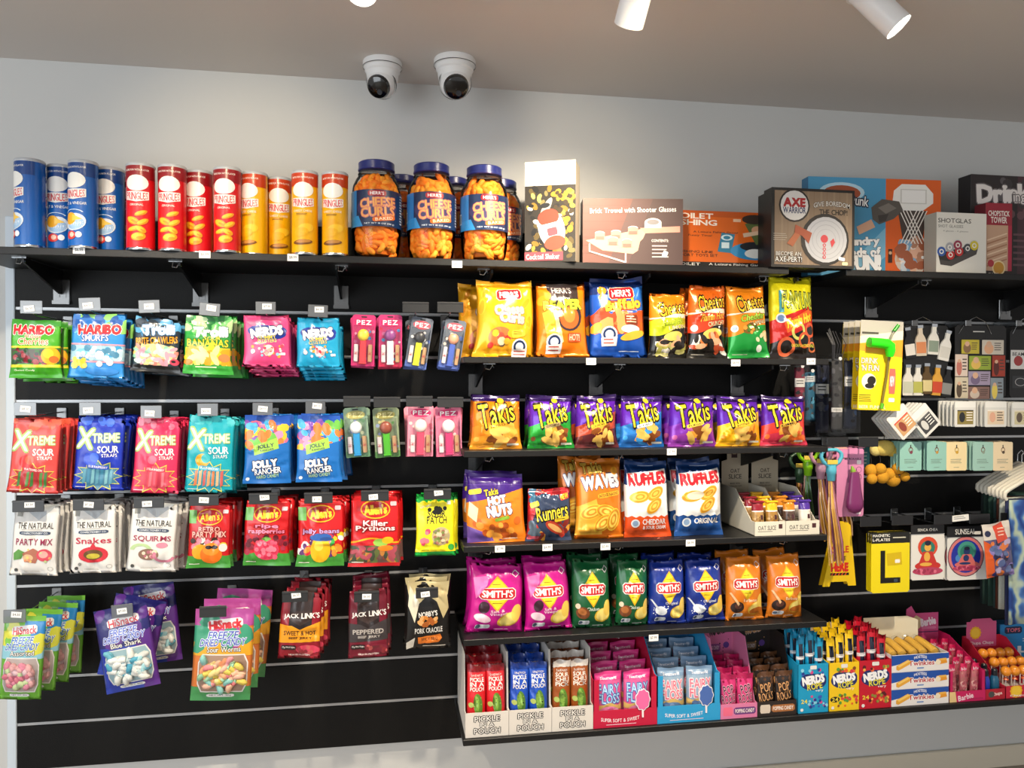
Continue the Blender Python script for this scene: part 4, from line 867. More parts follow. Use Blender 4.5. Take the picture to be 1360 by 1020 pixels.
hang('sour_candy_bag', 'yellow and green sour candy bag at the end of its row', P, 552, 655, 604, 738, a_patch, '149a3c', behind=1, stack='yellow and green sour candy bag just behind the front one', drift=(.012, .002), T=.026, low=.15)
for px, py, lab in ((38, 672, 'black price-holder peg above the party mix bags'), (118, 670, 'black price-holder peg above the snakes bags'), (198, 667, 'black price-holder peg above the squirms bags'), (271, 664, 'black price-holder peg above the retro party mix bags'), (350, 662, 'black price-holder peg above the raspberry bags'), (423, 661, 'black price-holder peg above the jelly bean bags'), (498, 658, 'black price-holder peg above the python bags'), (581, 656, 'black price-holder peg above the sour candy bag')):
    hook(px, py, .25, 'dark', lab, w=.08)

# ---- row four: window pouches, jerky, crackle
def gummy_mesh(kind, col, i, col2='eef0ea'):
    g = random.Random(i)
    if kind == 'worm':
        pts = [(.026*(k/6-.5)*2, .003*math.sin(k*1.1+i), .005*math.sin(k*.9+i)) for k in range(7)]; m = MB()
        cs = [col, col2]
        m.tube(pts[:4], [.004, .0088, .0095, .0092], 8, cs[0]); m.tube(pts[3:], [.0092, .0095, .0088, .004], 8, cs[1])
        return m.mesh('gummy', 80)
    return MB().ball((0, 0, 0), .0115, col, 10, 7, sc=(1.2, .6, .9)).mesh('gummy', 80)
GUM = {'berry': [gummy_mesh('drop', c, i) for i, c in enumerate(('e890a8', 'f0b4b4', 'd8788c', 'cfe0a8', 'f2ccd2'))],
       'shark': [gummy_mesh('worm', c, i) for i, c in enumerate(('6fb8cc', 'd8ecec', 'a8d8e0', '52a8c4', 'eef2ee'))],
       'worm': [gummy_mesh('worm', c, i, d) for i, (c, d) in enumerate((('f2a070', 'f0d890'), ('f08a90', 'f2c0a0'), ('e8d060', 'a8d8b0'), ('f0b8a0', 'e89aa0'), ('8cc8c0', 'f0b080')))]}
def pouch(label, x0, y0, x1, y1, color, bands, tcol, sub, kind, rot, Y, behind, stack, drift, win='b9aca8', spin=None, seed=3):
    def art(a):
        for (ya, yb, c, xa, xb) in bands: a.poly([(xa, ya), (xb, ya), (xb, yb), (xa, yb)], c)
        a.blobs(.05, .05, .95, .4, 10, [b[2] for b in bands][:2], .12, 1.6)
        a.rrect(.52, .16, .6, .1, 'e9e2e4', rot=6); a.text('HiSnack', .52, .165, .54, .085, 'cf2a34', rot=6, bold=.05)
        a.text('FREEZE', .5, .28, .5, .075, tcol, rot=2, out='e8f0f8', ow=.05, shear=.2, bold=.04); a.text('DRIED CANDY', .5, .355, .76, .075, tcol, rot=2, out='e8f0f8', ow=.05, shear=.2, bold=.04)
        a.text(sub, .52, .43, .56, .055, 'f4f2ea', rot=2, out='201a28', ow=.06, bold=.03)
        a.rrect(.52, .69, .84, .42, 'e8e4e0'); a.rrect(.52, .69, .8, .395, win); a.rrect(.5, .94, .46, .04, 'e6e6e2'); a.text('NET WT. 80g', .5, .94, .36, .022, '4a4a50')
    Xa, Xb = at(x0, (y0+y1)/2, Y)[0], at(x1, (y0+y1)/2, Y)[0]; zt, zb = at((x0+x1)/2, y0, Y)[1], at((x0+x1)/2, y1, Y)[1]; W, H = Xb-Xa, zt-zb
    kw = dict(st=.07, sb=.05, pin=.0, low=.35, wr=.5, pc=.4)
    o = bag('window_pouch', label, P, W, H, .03, color, art, ((Xa+Xb)/2, -Y, zb), (0, R(rot), 0), 'film', seed=seed, **kw)
    f = bag_surface(W, H, .03, seed, **kw); g = random.Random(seed)
    a = Art(W, H); a.rrect(.52, .69, .82, .4, 'ffffff'); obj('window_film', a.mesh(f, base=.0145), 'clear', o)
    for i in range(26):
        u, v = .22+.58*((i*.618) % 1), .575+.24*(i+.5)/26; p, n = surf(f, np.array([u]), np.array([v])); p = p[0]+n[0]*.004
        c = obj('gummy', GUM[kind][g.randrange(5)], 'candy', o, tuple(p)); c.rotation_euler = (g.uniform(-.3, .3), g.uniform(0, 6.3), g.uniform(-.3, .3))
    for i in range(behind):
        r2 = spin[i] if spin else rot+g.uniform(-3, 3); dd = drift[i] if isinstance(drift, list) else (drift[0]*(i+1), drift[1]*(i+1))
        dup(o, (o.location.x+dd[0], -Y+.056*(i+1), zb+dd[1]), (0, R(r2), 0), stack+', '+NTH[i]+' in line', 'window pouches behind %s' % label)
    return o
pouch('rainbow green freeze-dried candy pouch at the far left edge', -2, 818, 54, 929, '6db23a', [(0, .12, '7cc24a', 0, 1), (.12, .35, 'd8d84a', 0, .55), (.06, .3, '2f86c8', .5, 1), (.35, .5, '8fc8d8', 0, 1)], '3f6fc0', 'Assorted', 'berry', 4, .25, 3, 'green freeze-dried candy pouch queued behind the far left one', (.014, .002), seed=31)
pouch('dark blue shark candy pouch hanging in front at a tilt', 142, 804, 214, 915, '1f2a86', [(0, .45, '23206a', 0, 1), (.3, 1, '5a2a86', .7, 1), (.45, 1, '2a3fa8', 0, .7)], '5a6ac8', 'Blue Shark', 'shark', -9, .25, 2, 'dark blue shark candy pouch fanned out behind the tilted one', [(-.045, .012), (.03, .03)], win='9ab8c0', spin=[12, -6], seed=32)
pouch('orange and green sour worm candy pouch beside the jerky', 253, 808, 332, 930, 'd97a3a', [(0, .18, 'b04a98', 0, 1), (.18, .36, '3f9a7a', 0, .5), (.2, .42, 'e08a3a', .5, 1), (.36, .5, 'e9a92a', 0, 1), (.84, 1, '4a9a5a', 0, 1)], '4a5ab8', 'Sour Worms', 'worm', 3, .25, 2, 'sour worm candy pouch queued behind the front one', (.012, .012), win='a88a78', seed=33)
hook(20, 818, .27, 'clear', 'clear price-holder peg over the rainbow green pouches', dz=-.01); hook(163, 811, .27, 'clear', 'clear price-holder peg over the blue shark pouches', dz=-.01, tilt=-4); hook(283, 812, .27, 'dark', 'dark price-holder peg over the sour worm pouches', tagged=False, dz=-.01)
def jerky(bg, mid, mcol, tx, tcol):
    def f(a):
        a.poly([(.22, .0), (.78, .0), (.78, .5), (.5, .58), (.22, .5)], '241a1a'); a.poly([(.25, .0), (.75, .0), (.75, .42), (.5, .5), (.25, .42)], '3a2c2a')
        a.poly([(0, .48), (.3, .5), (.5, .56), (.7, .5), (1, .44), (1, .74), (0, .76)], mid); a.text('JACK', .27, .365, .36, .08, 'f4efe9', bold=.05, rot=2); a.text("LINK'S", .74, .345, .44, .08, 'f4efe9', bold=.05, rot=2)
        a.text(tx, .5, .61, .78, .065, tcol, bold=.045); a.text('BEEF JERKY', .52, .69, .56, .045, tcol, bold=.04)
        a.rrect(.24, .83, .36, .07, '241418'); a.text('17g PROTEIN', .24, .83, .3, .03, 'f2eae4'); a.ell(.7, .86, .28, .07, mcol); a.blobs(.45, .82, .95, .92, 12, (mcol, 'c85a5a', '8a2a34'), .05); a.text('HIGH IN PROTEIN', .5, .945, .5, .028, 'f2d8d4')
    return f
JK = dict(T=.02, gap=.0225, low=.1, pin=.0)
hang('jerky_bag', 'dark red jerky packet with an orange band', P, 370, 786, 424, 874, jerky('8a1a2a', 'ea9a1c', 'd0405a', 'SWEET & HOT', '3a1a10'), '8c1626', behind=3, drift=(.008, .008), stack='orange-band jerky packet queued behind the front one', rot=3, **JK)
hang('jerky_bag', 'dark red jerky packet with a black pepper band', P, 464, 782, 516, 873, jerky('8a1a2a', '3a3436', '7a1e34', 'PEPPERED', 'b5aea8'), '6d1428', behind=3, drift=(.003, .01), stack='black-band jerky packet queued behind the front one', rot=-1, **JK)
def a_nobby(a):
    a.poly([(0, 0), (1, 0), (.95, .2), (.75, .32), (.5, .2), (.22, .36), (.06, .2)], 'd8c898'); a.poly([(.08, .05), (.3, .3), (.2, .6), (.05, .35)], 'efe6cc'); a.poly([(.92, .1), (.7, .3), (.85, .55), (.97, .4)], 'cdbb8a')
    a.text("NOBBY'S", .5, .47, .42, .075, 'f4f1ea', bold=.06, rot=6); a.blobs(.34, .53, .68, .63, 12, ('d8883a', 'e8b070', 'b0602a'), .05, 1.6); a.text('PORK CRACKLE', .52, .715, .62, .075, 'e9e5de', bold=.05, rot=3); a.poly([(.28, .82), (.78, .78), (.82, .84), (.74, .9), (.3, .92)], 'e07a2a'); a.text('SPICY BBQ', .54, .85, .36, .05, '2a1a10', bold=.03, rot=4); a.poly([(.04, .9), (.22, .82), (.2, .97), (.06, 1)], 'cfcac0'); a.lines(.4, .95, .95, .985, 1, 'b8b0a4')
hang('crackle_bag', 'black and gold pork crackle bag at the row end', P, 538, 772, 598, 861, a_nobby, '1d1b1a', behind=2, m='foil', drift=(.002, .004), stack='black and gold pork crackle bag just behind the front one', T=.024, low=.1)
hook(392, 792, .25, 'dark', 'black price-holder peg over the orange-band jerky', dz=-.02, w=.072); hook(487, 792, .25, 'dark', 'black price-holder peg over the black-band jerky', dz=-.02, w=.072); hook(567, 787, .25, 'dark', 'black price-holder peg over the pork crackle bag', dz=-.02, w=.066)

# ================================================================== chip bags standing on the right-hand shelves
C = 'chip bag'
def chip(name, label, x0, x1, ytop, tier, art, color, T=.068, Yf=.287, rot=0, behind=1, stack=None, m='foil', lean=4, bdx=.0, **kw):
    """bag standing on a shelf, front face Yf in front of the panel; more of the same behind it"""
    Z0 = ZS[tier]; Yc = Yf-T/2-.004; xm = (x0+x1)/2
    Xa, Xb = at(x0, 600, Yf)[0], at(x1, 600, Yf)[0]; H = at(xm, ytop, Yc)[1]-Z0-.002
    d = dict(st=.08, sb=.06, pin=.05, wr=1.5, pe=.42, pc=.55, tp=.93, bt=1.05, sk=.035, ear=.025); d.update(kw)
    o = bag(name, label, C, Xb-Xa, H, T, color, art, ((Xa+Xb)/2, -Yc, Z0+.001), (R(-lean), R(rot), 0), m, **d)
    if rot: o.location.z += abs(math.sin(R(rot)))*(Xb-Xa)/2*.98
    for i in range(behind):
        dup(o, (o.location.x+bdx*(i+1)+.004*(-1)**i, -Yc+(T+.022)*(i+1), Z0+.001), (R(-lean), 0, 0), stack or label+', hidden behind', 'bags in the second row on the shelves')
    return o
def herr(a, x, y, w, h, rot=0):
    a.rrect(x, y, w+.06, h+.05, 'e8d8b8', rot); a.rrect(x, y, w+.03, h+.035, 'c4202a', rot); a.text("HERR'S", x, y, w*.82, h*.8, 'fbf6ee', bold=.05, rot=rot)
def seal(a, x, y, r): a.circ(x, y, r, 'ece9e4', 18); a.circ(x, y, r*.8, '25345c', 18); a.circ(x, y, r*.52, 'dfe3e8', 14); a.poly([(x-r, y+r*.3), (x+r, y+r*.2), (x+r*.9, y+r), (x-r*.9, y+r*1.05)], 'e6dedc'); a.lines(x-r*.7, y+r*.4, x+r*.8, y+r, 2, 'b8443c')
def a_cheese(a):
    a.poly([(0, 0), (.25, 0), (.14, .5), (.2, 1), (0, 1)], 'e8a418'); a.poly([(.8, .1), (1, 0), (1, .6), (.88, .5)], 'f0b828')
    for i, (x, y, r) in enumerate(((.16, .14, 60), (.08, .35, 80), (.85, .3, 50), (.9, .55, 80), (.78, .66, 20))): a.ell(x, y, .14, .05, 'f7b52c', rot=r); a.ell(x, y+.01, .12, .03, 'f2981a', rot=r)
    herr(a, .56, .19, .4, .1, 4); a.text('Cheese', .55, .39, .5, .12, 'f6e2b0', out='5b4a86', ow=.06, rot=4, bold=.04); a.text('Curls', .6, .5, .42, .12, 'f6e2b0', out='5b4a86', ow=.06, rot=-4, bold=.04)
    a.ell(.4, .74, .2, .12, 'c8703a'); a.blobs(.24, .64, .56, .86, 14, ('5a4a42', 'b8503c', 'e0c8a0', 'c8342c', 'f0b030'), .06); a.ell(.72, .68, .2, .08, 'f2a61e', rot=14); a.rrect(.72, .7, .24, .09, 'f4cf3a', rot=10); a.lines(.63, .68, .8, .73, 2, '7a4a10'); seal(a, .75, .87, .13)
def a_reaper(a):
    a.poly([(.2, 0), (.85, 0), (.82, .5), (.28, .5)], '3a302e'); a.ell(.15, .15, .1, .1, 'e8821a', rot=50); a.ell(.12, .25, .12, .07, 'f2961e', rot=30); a.rrect(.5, .1, .5, .12, '46383a'); a.text("HERR'S", .5, .1, .4, .085, 'd8cfca', bold=.04); a.text('Carolina', .47, .215, .38, .05, 'f2eee6', bold=.03)
    a.ell(.62, .46, .26, .2, '3a2f30'); a.ell(.62, .48, .2, .15, 'e0622a'); a.ell(.62, .45, .12, .1, 'ee8a3a'); a.text('REAPER', .5, .305, .74, .12, 'e6e23a', out='2f3a18', ow=.06, bold=.04, rot=3, grow=.12)
    a.poly([(.1, .42), (.3, .36), (.45, .8), (.2, .85)], 'f6b83a'); a.poly([(.3, .4), (.36, .38), (.5, .8), (.42, .85)], 'f8dc96'); seal(a, .32, .8, .15); a.rrect(.72, .74, .28, .12, 'd8582a', rot=2); a.text('HOT!', .72, .74, .2, .08, 'f6d8b8', bold=.04)
def a_buffalo(a):
    a.rect(0, 0, 1, .22, '142a66'); a.poly([(0, .5), (.3, .3), (.85, .3), (1, .2), (1, .7), (.4, .72)], 'c2532a'); a.poly([(.7, .15), (1, .1), (1, .4), (.85, .42)], '2a6cc4'); herr(a, .56, .2, .44, .11, 4)
    a.ell(.2, .17, .07, .06, 'e8922a', rot=60); a.ell(.2, .26, .06, .04, 'f0a63a', rot=10); a.text('Buffalo', .58, .34, .66, .12, 'f4c83a', out='7a2412', ow=.06, rot=7, bold=.04)
    a.rrect(.58, .44, .54, .035, '3a62b0', rot=4); a.lines(.34, .43, .82, .46, 1, 'e8eef4'); a.blobs(.1, .48, .6, .7, 16, ('d8723a', 'b8482a', 'e89a5a'), .09, 1.8); a.rrect(.72, .54, .26, .14, '8a3a22'); a.lines(.62, .49, .82, .59, 3, 'f0d8b8'); a.ell(.7, .65, .18, .05, 'f0ece4'); a.ell(.08, .64, .12, .05, 'f2a82c', rot=40); a.ell(.75, .73, .25, .05, 'f4b43a', rot=14); seal(a, .31, .72, .14); a.lines(.5, .92, .85, .945, 1, 'c8d4ea')
def cheetos(kind):
    c = {'lime': ('f08018', 'c4d424', '17140f', 'Flamin Hot', 'd8ea3a', 'LIMON'), 'red': ('d9621a', 'd8401c', '17140f', 'Flamin Hot', 'f8b83a', 'CRUNCHY'), 'green': ('ef8a1c', 'ef8a1c', '17963a', 'Cheddar', 'a8cc3a', 'JALAPENO')}[kind]
    def f(a):
        if kind == 'green': a.wave(.62, 1, c[2], .03, .8, 1, tilt=-.12)
        else: a.wave(.36, .75, c[1], .02, .8, 2, tilt=-.12); a.wave(.6, 1, c[2], .03, 1, 0, tilt=-.12)
        a.text('Cheetos', .58, .24, .74, .2, 'f6c82a', out='18130f', ow=.06, rot=9, bold=.02, grow=-.2); a.wave(.36, .39, 'f6e8d2', .015, 1.2, 0, tilt=-.1)
        a.text(c[3], .6, .44, .66, .09, c[4], out='7a2a14' if kind == 'red' else '2a5a18', ow=.04, rot=9, shear=.3, bold=.035); a.text(c[5], .7, .53, .5, .06, 'f4e6b0', out='5a2a10', ow=.04, rot=9)
        if kind == 'green': a.ell(.5, .6, .2, .07, '7a5a1a', rot=20); a.blobs(.35, .55, .7, .66, 10, ('5f9a2a', 'e8a03a', '3a6a1a'), .05); a.blobs(.65, .66, .98, .8, 12, ('e8d8a8', 'f0c890', 'd8e0b0'), .05, 1.5); a.ell(.72, .88, .07, .05, 'e9efe2')
        else: a.ell(.58, .67, .26, .07, 'e8cc62', rot=10); a.blobs(.12, .7, .95, .93, 22, ('d87a3a' if kind == 'red' else 'c8c078', 'e8e2d6', 'b84a2a' if kind == 'red' else 'a8a450', 'f0b48a', '2a2420'), .07, 2)
        if kind != 'lime': a.circ(.12, .6, .08, 'e8e6de'); a.circ(.12, .6, .05, '9aa8b8')
        a.lines(.1, .95, .5, .965, 1, 'd8d0c0')
    return f
def a_funyun(a):
    a.poly([(0, .55), (1, .34), (1, .62), (0, .82)], 'c8241c'); a.poly([(.25, .58), (1, .36), (1, .5), (.3, .7)], 'e8662a'); a.poly([(0, .82), (1, .58), (1, 1), (0, 1)], '1d1512'); a.rect(.17, .18, .26, .45, '4aa0a8'); a.text('FUNYUNS', .6, .3, .74, .2, 'c8d24a', out='2c3a22', ow=.045, bold=.02, rot=-2); a.circ(.2, .52, .1, 'e2e6ea'); a.circ(.2, .52, .07, '6a8ab8'); a.text('Flamin Hot', .6, .54, .6, .1, 'f6d23a', out='b8340f', ow=.05, rot=16, shear=.3, bold=.04)
    for x, y, r, c in ((.55, .68, .16, 'd8d26a'), (.85, .66, .14, 'd8562a'), (.3, .86, .18, 'd8623a'), (.7, .78, .15, 'cf5a30'), (.9, .86, .1, 'e07a4a')): a.ring(x, y, r, r*a.W/a.H*1.1, c, w=.34)
    a.text('ONION FLAVORED RINGS', .68, .845, .56, .035, 'e8dc4a', rot=0)
chip('cheese_curl_bag', 'yellow cheese curls bag at the left end of its shelf', 632, 712, 372, 2, a_cheese, 'f0a61a', T=.07, behind=1, stack='yellow cheese curls bag turned aside at the shelf end', bdx=-.05)
chip('reaper_puff_bag', 'orange and dark pepper puffs bag with lime lettering', 714, 784, 375, 2, a_reaper, 'ea7a14', T=.065, behind=1, stack='orange pepper puffs bag in the second row')
chip('buffalo_puff_bag', 'deep blue buffalo puffs bag with red brand plate', 786, 862, 368, 2, a_buffalo, '1a4fae', T=.065, behind=1, stack='deep blue buffalo puffs bag in the second row')
chip('cheese_puff_bag', 'small orange and black cheese puffs bag with lime band', 866, 917, 389, 2, cheetos('lime'), 'ef8418', T=.064, behind=0, lean=2)
chip('cheese_puff_bag', 'orange and black cheese puffs bag with red band', 918, 970, 378, 2, cheetos('red'), 'd9641a', T=.064, behind=1, stack='red-band cheese puffs bag in the second row', lean=2)
chip('cheese_puff_bag', 'orange and green jalapeno puffs bag', 973, 1027, 380, 2, cheetos('green'), 'ef8a1c', T=.064, behind=1, stack='orange and green puffs bag in the second row', rot=-2)
chip('onion_ring_bag', 'bright yellow and red onion ring bag, last on its shelf', 1029, 1090, 366, 2, a_funyun, 'e6dc1a', T=.068, behind=0)

def takis(low, flav, tail):
    def f(a):
        a.rect(0, 0, 1, .12, '2a1550') if low[0] != 'e8801a' else None
        a.poly([(0, .6), (.35, .5), (1, .3), (1, 1), (0, 1)], low[0]); a.poly([(0, .8), (.5, .7), (1, .62), (1, 1), (0, 1)], low[1])
        a.blobs(.42, .62, .82, .9, 16, ('e8a03a', low[2], '8a4a1c', 'f0c060'), .07, 2.2)
        a.text('Takis', .5, .36, .72, .4, 'f6d82a', out='241a12', ow=.055, rot=11, bold=.02, grow=-.25); a.ell(.58, .1, .07, .05, 'f6d82a'); a.rrect(.52, .575, .38, .07, tail, rot=12); a.text(flav, .52, .575, .3, .04, '2a1a12', rot=12)
        a.lines(.7, .9, .95, .96, 1, 'f2ecdc', h=.6); a.circ(.1, .82, .05, low[2])
    return f
TP = '5a1fa8'
tk = [('orange tortilla roll bag at the left end of its shelf', 627, 695, 'f07d12', ('f08a1c', 'f4a02a', 'f6b848'), 'NITRO', 'f4b43a'),
      ('purple tortilla roll bag with a bright green lower half', 704, 765, TP, ('2aa83a', '1f8a30', '7a4a2a'), 'GUACAMOLE', 'b8a070'),
      ('purple tortilla roll bag with a brown-red lower half', 768, 825, TP, ('b8482c', '5a2024', '7a3020'), 'CRUNCHY', 'e8c83a'),
      ('purple tortilla roll bag with a blue lower half', 828, 887, TP, ('2a7ac8', '1f68b8', '3a9ae0'), 'BLUE HEAT', 'e8f0f4'),
      ('mostly purple tortilla roll bag with magenta glow', 894, 957, TP, ('7a2aa8', '8a34a0', 'b85a9a'), 'FUEGO', 'e8d04a'),
      ('purple and golden yellow tortilla roll bag', 958, 1017, TP, ('f2b81a', 'f0ae12', 'e8982a'), 'INTENSE', 'f4cc3a'),
      ('purple and scarlet tortilla roll bag, last of its row', 1018, 1079, TP, ('e0382a', 'c8304a', 'e86a2a'), 'LIME', 'd8a83a')]
for i, (lab, x0, x1, base, low, fl, tail) in enumerate(tk):
    chip('tortilla_roll_bag', lab, x0, x1, 524+i*.3, 3, takis(low, fl, tail), base, T=.064, behind=1, stack='tortilla roll bag hidden behind the '+('orange', 'green-bottomed', 'brown-bottomed', 'blue-bottomed', 'magenta-glow', 'yellow-bottomed', 'scarlet-bottomed')[i]+' one', lean=5)

def a_hot(a):
    a.rect(0, 0, 1, .3, '3a1a78'); a.poly([(0, .42), (.4, .36), (1, .22), (1, 1), (0, 1)], 'e8801c'); a.poly([(0, .75), (.3, .85), (.6, .97), (0, 1)], '6a4a9c'); a.rrect(.14, .26, .22, .07, 'e8d43a', rot=8); a.text('Takis', .42, .27, .24, .09, 'f4d83a', out='241a12', ow=.05, rot=10, bold=.04)
    a.text('HOT', .52, .39, .3, .12, 'f4efe8', out='3a2050', ow=.09, rot=8, bold=.06); a.text('NUTS', .56, .53, .42, .14, 'f4efe8', out='3a2050', ow=.09, rot=8, bold=.06); a.blobs(.15, .68, .9, .92, 18, ('c8641a', 'a84a14', 'e89a3a'), .06, 1.2); a.poly([(.05, .4), (.2, .5), (.16, .7), (.02, .6)], 'f4d8b0'); a.rrect(.6, .65, .26, .05, '8ab03a', rot=10); a.lines(.6, .94, .9, .965, 1, 'f0e8d8'); a.rect(0, .16, 1, .17, '5a3a98')
def a_run(a):
    a.rect(0, 0, .35, .5, 'b8242c'); a.blobs(.0, .0, .9, .3, 20, ('d8303a', 'e8783a', '3a6a8a', '8a2028', '2a4a6a'), .09, 1.5); a.poly([(.3, .15), (1, .1), (1, 1), (0, 1), (.1, .6)], '33405c'); a.blobs(.1, .62, .95, .95, 18, ('c83a2c', 'e8a03a', '8a2a20', '5a6a7a'), .07, 1.8); a.rrect(.85, .16, .24, .12, 'd8303a', rot=14); a.text('NEW', .85, .16, .2, .09, 'f6e03a', bold=.05, rot=14); a.text('Runners', .55, .45, .74, .26, 'f4dc3a', out='18150f', ow=.06, rot=9, bold=.02); a.rrect(.78, .58, .36, .07, 'e8c42a', rot=10); a.lines(.64, .57, .9, .6, 1, '3a2a10'); a.ell(.62, .75, .26, .09, 'b8402a', rot=-30); a.ell(.62, .75, .2, .05, 'e8b06a', rot=-30); a.rrect(.14, .3, .2, .1, 'f0c83a', rot=20); a.rrect(.16, .93, .26, .06, 'd85a6a')
def a_waves(a):
    a.wave(.0, .3, 'c8701a', .02); a.text('Takis', .33, .12, .44, .12, 'd8b04a', out='241a12', ow=.06, rot=6, bold=.04); a.text('WAVES', .52, .3, .8, .15, 'efecea', out='4a3a58', ow=.08, rot=6, bold=.06, arc=.1); a.rrect(.68, .45, .5, .06, 'f0b02a', rot=8); a.text('INTENSE NACHO', .68, .45, .44, .035, '3a2412', rot=8); a.circ(.84, .16, .08, 'e09a2a'); a.poly([(0, .6), (.4, .5), (.55, .95), (0, .95)], 'f2b03a')
    for x, y, r in ((.3, .66, 20), (.62, .66, -15), (.55, .8, 40), (.78, .76, 70)): a.ell(x, y, .24, .085, 'f0c83a', rot=r); [a.ell(x, y, .22-.05*j, .075-.018*j, ('d8922a', 'f4d25a')[j % 2], rot=r) for j in range(4)]
def ruffles(orange):
    lo = 'e2521c' if orange else '17498c'
    def f(a):
        a.rect(0, 0, 1, .32, '14386f'); a.wave(.3, .74, 'eef0f0', .012, 6); a.wave(.72, 1.0, lo, .012, 6)
        a.poly([(.04, .16), (.94, .1), (.97, .26), (.88, .31), (.06, .36)], 'f2ece8'); a.text('RUFFLES', .5, .225, .84, .145, 'cf2430', out='f4f0ec', ow=.05, rot=4, bold=.06)
        for x, y, r in ((.66, .42, 30), (.3, .46, 10), (.62, .58, 40)): a.ell(x, y, .22, .075, 'eeb83a', rot=r); [a.ell(x, y, .2-.045*j, .065-.015*j, ('d8962a', 'f4c852')[j % 2], rot=r) for j in range(4)]
        if not orange: a.ell(.36, .45, .18, .055, 'e9dcc4', rot=8)
        a.text('CHEDDAR' if orange else 'ORIGINAL', .62, .79, .54, .07, 'f2efec', bold=.045); 
        if orange: a.text('& SOUR CREAM', .62, .865, .52, .045, 'f2efec', bold=.035)
        a.circ(.2, .81, .09, 'dde4ea'); a.circ(.2, .81, .06, '8aa6c8'); a.lines(.3, .05, .7, .065, 1, 'aebcd2')
    return f
chip('hot_nut_pouch', 'purple and orange hot nut pouch, leftmost on its shelf', 622, 699, 628, 4, a_hot, '4a2290', T=.05, behind=1, stack='purple and orange nut pouch just behind the front one', m='film', pin=-.0, lean=4, bdx=-.008)
chip('hot_dog_snack_bag', 'busy red and blue snack bag with yellow lettering', 702, 762, 648, 4, a_run, 'b02a34', T=.05, behind=0, stack='busy red snack bag in the second row')
chip('wavy_chip_bag', 'tall orange wavy chip bag with white lettering', 768, 832, 608, 4, a_waves, 'ee7a14', T=.064, behind=1, stack='tall orange wavy chip bag peeking out behind', bdx=-.04)
chip('ridged_chip_bag', 'ridged chip bag with orange lower half', 834, 895, 612, 4, ruffles(True), 'eef0f0', T=.064, behind=1, stack='orange ridged chip bag in the second row', lean=3)
chip('ridged_chip_bag', 'ridged chip bag with blue lower half', 903, 966, 612, 4, ruffles(False), 'eef0f0', T=.064, behind=1, stack='blue ridged chip bag in the second row', lean=3)

def smiths(c2, side):
    def f(a):
        a.poly([(.5, .16), (.8, .42), (.5, .68), (.2, .42)], 'e0a81c'); a.poly([(.5, .19), (.77, .42), (.5, .65), (.23, .42)], 'f4d22c')
        a.rrect(.5, .42, .7, .17, 'f2ece6'); a.rrect(.5, .42, .67, .15, 'c01c22'); a.text("SMITH'S", .5, .42, .58, .1, 'fbf7f2', bold=.06); a.lines(.4, .28, .6, .3, 1, '5a3a10'); a.lines(.4, .55, .6, .57, 1, '5a3a10')
        a.poly(a._rot([(-.08, 0), (0, -.055), (.08, 0), (0, .055)], .86, .14, 0), 'e6e0e4'); a.poly(a._rot([(-.06, 0), (0, -.042), (.06, 0), (0, .042)], .86, .14, 0), c2)
        a.ell(.74, .8, .22, .1, 'e2b83a', rot=20); a.ell(.76, .79, .2, .085, 'f4dc7a', rot=24); a.ell(.88, .7, .1, .12, 'ecc95a', rot=-10)
        side(a); a.rrect(.28, .91, .26, .07, 'e4e6e8'); a.circ(.2, .91, .045, '5a6a80'); a.lines(.5, .96, .8, .975, 1, 'd8d4cc')
    return f
def s_pink(a): a.text('Salt &', .52, .67, .26, .04, 'f8e2ee', rot=4); a.text('Vinegar', .54, .72, .32, .05, 'f8e2ee', rot=4); a.ell(.26, .62, .1, .09, '3a1a2c', rot=-20); a.ell(.25, .78, .16, .06, 'e8c8d6', rot=-15); a.poly([(.05, .2), (.35, .16), (.3, .3), (.1, .5)], 'e86ab0')
def s_green(a): a.text('Chicken', .5, .7, .32, .05, 'e6f0e2'); a.ell(.24, .76, .17, .09, '7a4424', rot=-24); a.ell(.22, .74, .11, .05, 'b06a34', rot=-24); a.ell(.12, .66, .06, .04, 'e0d0b8')
def s_blue(a): a.text('Original', .56, .66, .34, .055, 'f0f2f8'); a.ell(.28, .77, .15, .07, 'e4e8ee', rot=-20); a.poly([(.02, .6), (.06, .6), (.24, .74), (.2, .76)], 'c8d0dc'); a.blobs(.1, .7, .5, .9, 16, ('e4ecf6',), .014); a.blobs(.3, .62, .5, .8, 8, ('dfe8f4',), .012)
def s_orange(a): a.text('Barbecue', .58, .67, .36, .045, 'f4dcb8'); a.ell(.25, .78, .17, .09, '2a1a16', rot=0); a.ell(.27, .76, .1, .05, '5a342a'); a.poly([(.05, .56), (.09, .55), (.3, .73), (.26, .76)], 'e2b98a'); a.ell(.76, .84, .2, .05, 'b8641c', rot=10)
SM = [('magenta', 'leftmost potato chip bag of its shelf, magenta', 622, 697, 748, 'c4128a', s_pink, 'in the second row'), ('magenta', 'magenta potato chip bag beside the green ones', 701, 763, 745, 'c4128a', s_pink, ''),
      ('green', 'dark green potato chip bag beside the magenta one', 764, 817, 741, '135a32', s_green, ''), ('green', 'dark green potato chip bag beside the blue ones', 823, 867, 741, '135a32', s_green, ''),
      ('blue', 'navy blue potato chip bag beside the green one', 868, 918, 741, '16308c', s_blue, ''), ('blue', 'navy blue potato chip bag beside the orange ones', 919, 970, 740, '16308c', s_blue, ''),
      ('orange', 'orange barbecue potato chip bag beside the blue one', 972, 1022, 736, 'd87a1c', s_orange, ''), ('orange', 'orange barbecue potato chip bag at the right shelf end', 1027, 1074, 734, 'd87a1c', s_orange, '')]
